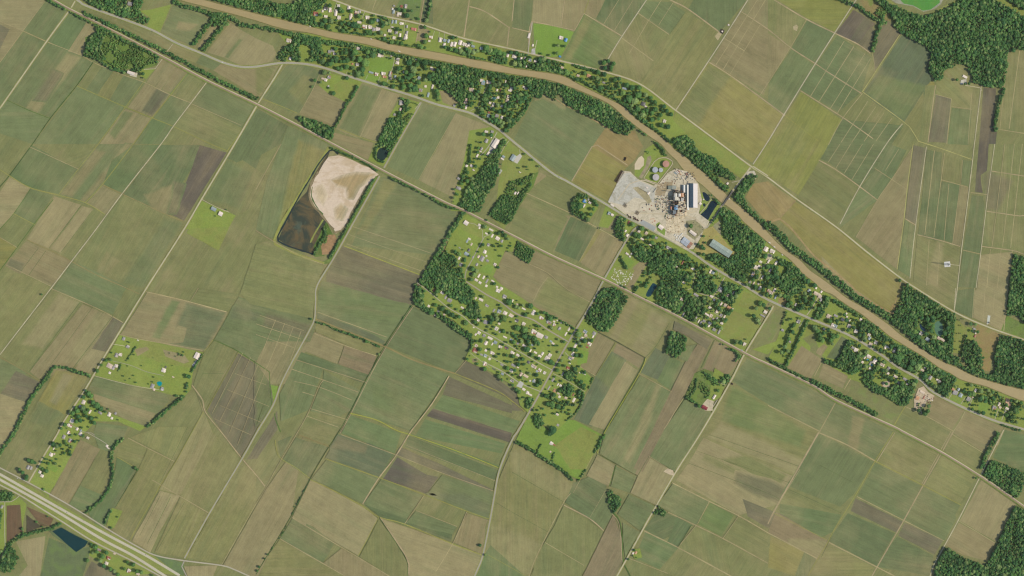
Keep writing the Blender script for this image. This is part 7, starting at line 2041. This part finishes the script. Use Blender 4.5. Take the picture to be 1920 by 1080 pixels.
# open lawns between the gardens, where no self-sown trees stand
OPEN = np.zeros((GH, GW), bool)
for s_ in '''692,108 742,110 736,152 690,152 686,130
868,408 908,424 904,452 866,446
912,458 960,476 950,480 925,500 908,492
908,496 928,500 922,516 905,512
890,560 938,576 930,592 896,585
1028,638 1064,648 1040,690 1010,660 1004,652
1083,650 1108,658 1098,682 1078,680
1090,690 1113,712 1103,722 1080,708
934,620 962,634 956,642 930,630
946,602 962,610 956,620 942,612
920,674 958,694 950,704 914,684
885,612 900,622 895,632 884,628
764,46 784,50 780,88 768,86
812,76 830,80 828,98 812,94
636,146 674,158 656,192 625,178
786,148 820,154 812,170 782,164
830,168 850,172 862,190 848,200 826,190
872,205 890,196 900,180 896,210 880,214
1386,548 1430,570 1400,655 1350,624
948,264 1008,302 1000,318 980,345 945,420 918,405 932,330 930,300
820,556 880,572 878,580 824,566
1040,752 1032,745 1010,742 1012,770 1030,778
1515,604 1540,618 1528,640 1508,632
1552,568 1575,580 1570,594 1552,590
1836,750 1858,756 1850,774 1832,768
1785,742 1806,756 1798,766 1780,750'''.splitlines():
    r_ = raster(P(s_)); OPEN[r_[1]:r_[1] + r_[2].shape[0], r_[0]:r_[0] + r_[2].shape[1]] |= r_[2]
# random yard trees in the gardens
YARD = '''
the northern cul-de-sac street|17|1.2|3.4|870,415 905,425 968,452 930,510 900,535 868,510 860,480 850,470
the wooded western street|9|1.4|4|800,548 880,560 900,590 960,555 1015,595 1010,650 960,660 900,610 860,600 820,575
the crossroads village|11|1.2|3|900,612 960,640 1030,600 1075,612 1110,630 1085,690 1070,750 1010,730 970,722 880,668
the crossroads village|7.5|1.4|3.8|1020,742 1080,690 1105,705 1068,780 1000,770
the parkland lots|9|1.6|4.4|590,85 700,100 850,128 830,168 870,205 780,178 700,150 600,122
the wooded lots above the highway|6|1.8|4.4|900,140 1000,152 992,175 960,232 940,238 905,220 880,205 890,170
the north bank village|11|1.4|3.8|590,40 605,8 780,52 800,80 740,78 640,55
the narrow north bank lots|7|1.4|3.8|880,95 960,105 1050,125 1180,160 1250,205 1225,235 1130,170 1050,135
the lane beside the long wood|9|1.2|3|895,265 915,262 880,320 850,390 845,385 880,300
the corner south of the mill|6|1.6|4|1180,448 1240,455 1300,485 1350,520 1290,545 1280,510 1220,480
the woods south of the highway|5.6|1.6|4|1262,545 1300,550 1345,545 1378,575 1350,618 1320,615 1270,590
the woods south of the highway|6|1.6|4|1350,522 1395,540 1382,570 1355,560
the yards east of the mill woods|5.6|1.8|4.4|1405,512 1440,490 1470,520 1475,550 1450,556 1400,535
the yards east of the mill woods|8|1.6|4|1490,560 1540,545 1552,565 1530,590 1495,575
the riverside row of houses|7|1.6|4|1550,590 1600,590 1660,645 1735,700 1770,740 1735,722 1650,655 1580,618
the lots below the highway bend|7|1.4|4|1600,645 1660,680 1700,712 1650,710 1615,690
the lots below the highway bend|8|1.4|3.6|1520,605 1580,625 1560,645 1530,640
the eastern end of the highway|9|1.2|3.4|1790,722 1850,732 1915,760 1915,800 1830,765 1785,740
the pond estate|6|1.6|4|1720,590 1782,595 1780,655 1735,645
the lower west road village|10|1.4|3.4|150,740 180,760 200,770 160,810 130,850 80,890 60,890 100,840 130,790
the grassed farmstead block|30|.8|1.6|230,640 370,665 355,730 210,700
the lane beside the long wood|14|1|2.4|955,320 1005,315 990,345 955,350
'''
for i, ln in enumerate(YARD.strip().splitlines()):
    pl, sp, r0, r1, pts = ln.split('|')
    for x, y, r in fill(P(pts), float(sp), float(r0), float(r1), seed=900 + i):
        if OPEN[int(y + OY), int(x + OX)]: continue
        TREES.append([x, y, r, pl, False])
kept = []
grid = {}
for t in TREES:
    x, y, r = t[:3]
    if not free(x, y, r * .5, True): continue
    k = (int(x // 8), int(y // 8)); ok = True
    for dx in (-1, 0, 1):
        for dy in (-1, 0, 1):
            for q in grid.get((k[0] + dx, k[1] + dy), []):
                if math.dist((x, y), q[:2]) < .5 * (r + q[2]): ok = False
    if ok: grid.setdefault(k, []).append((x, y, r)); kept.append(t)
kept.sort(key=lambda t: -(t[2] + (1.2 if t[4] else 0) + (2 if t[3] == 'the open fields' else 0)))
single, rest = kept[:300], kept[300:]
TONE = ['dark green', 'mid green', 'yellowish green']
byk = defaultdict(list)
LM = [M['leaf'], M['leaf'], M['leaf_light']]
CR2 = {}
for x, y, r, pl, _ in single:
    size = 'large' if r > 5 else ('medium' if r > 3 else 'small'); tn = rt.choices([0, 1, 2], [5, 4, 1])[0]
    e = bpy.data.objects.new('tree', None); C.objects.link(e); e.location = wx(x, y, 0); e.rotation_euler = (0, 0, rt.uniform(0, 6.28))
    R_ = r * S; hz = R_ * .55 + 3.2
    k = rt.randrange(6); key = (k, tn == 2)
    if key not in CR2:
        me = CROWNS[k].copy(); me.materials.clear(); me.materials.append(M['leaf_light'] if tn == 2 else M['leaf']); CR2[key] = me
    c = link('crown', CR2[key], None, e); c.scale = (R_, R_, min(R_, 6.5 + R_ * .2)); zc = min(14, 4 + R_ * .7); c.location = (0, 0, zc)
    tk = link('trunk', TRUNK, None, e); tk.scale = (max(2, R_ * .6), max(2, R_ * .6), zc)
    byk[(pl, size, tn)].append((x, e))
for (pl, size, tn), L_ in byk.items():
    L_.sort(key=lambda q: q[0]); n = len(L_)
    for i, (x, e) in enumerate(L_, 1):
        tag(e, '%s %s tree, %s in %s' % (size, TONE[tn], 'the only such' if n == 1 else ordn(i, n), pl), 'tree', 'trees in ' + pl)
byp = defaultdict(list)
for x, y, r, pl, _ in rest: byp[pl].append((x, y, r))
for pl, ps in byp.items(): mass('garden_trees', ps, 'leaf', 'the many smaller trees and bushes of ' + pl)
print('TREES', len(kept), 'mass', NTREES)

# ---------------------------------------------------------------- haze: the air between the camera and the land
hz = link('haze', mesh_from(*box_vf(-9000, 9000, -9000, 9000, -1, 8100), 'haze'))
mh = bpy.data.materials.new('haze'); mh.use_nodes = True; th = mh.node_tree; th.nodes.clear()
oh = th.nodes.new('ShaderNodeOutputMaterial'); vh = th.nodes.new('ShaderNodeVolumePrincipled')
vh.inputs['Color'].default_value = (0.95, 0.95, 0.86, 1); vh.inputs['Density'].default_value = 0.02 / 8000; vh.inputs['Anisotropy'].default_value = 0.2
th.links.new(vh.outputs[0], oh.inputs['Volume']); hz.data.materials.append(mh)
tag(hz, label='thin summer haze over the whole plain', kind='stuff')
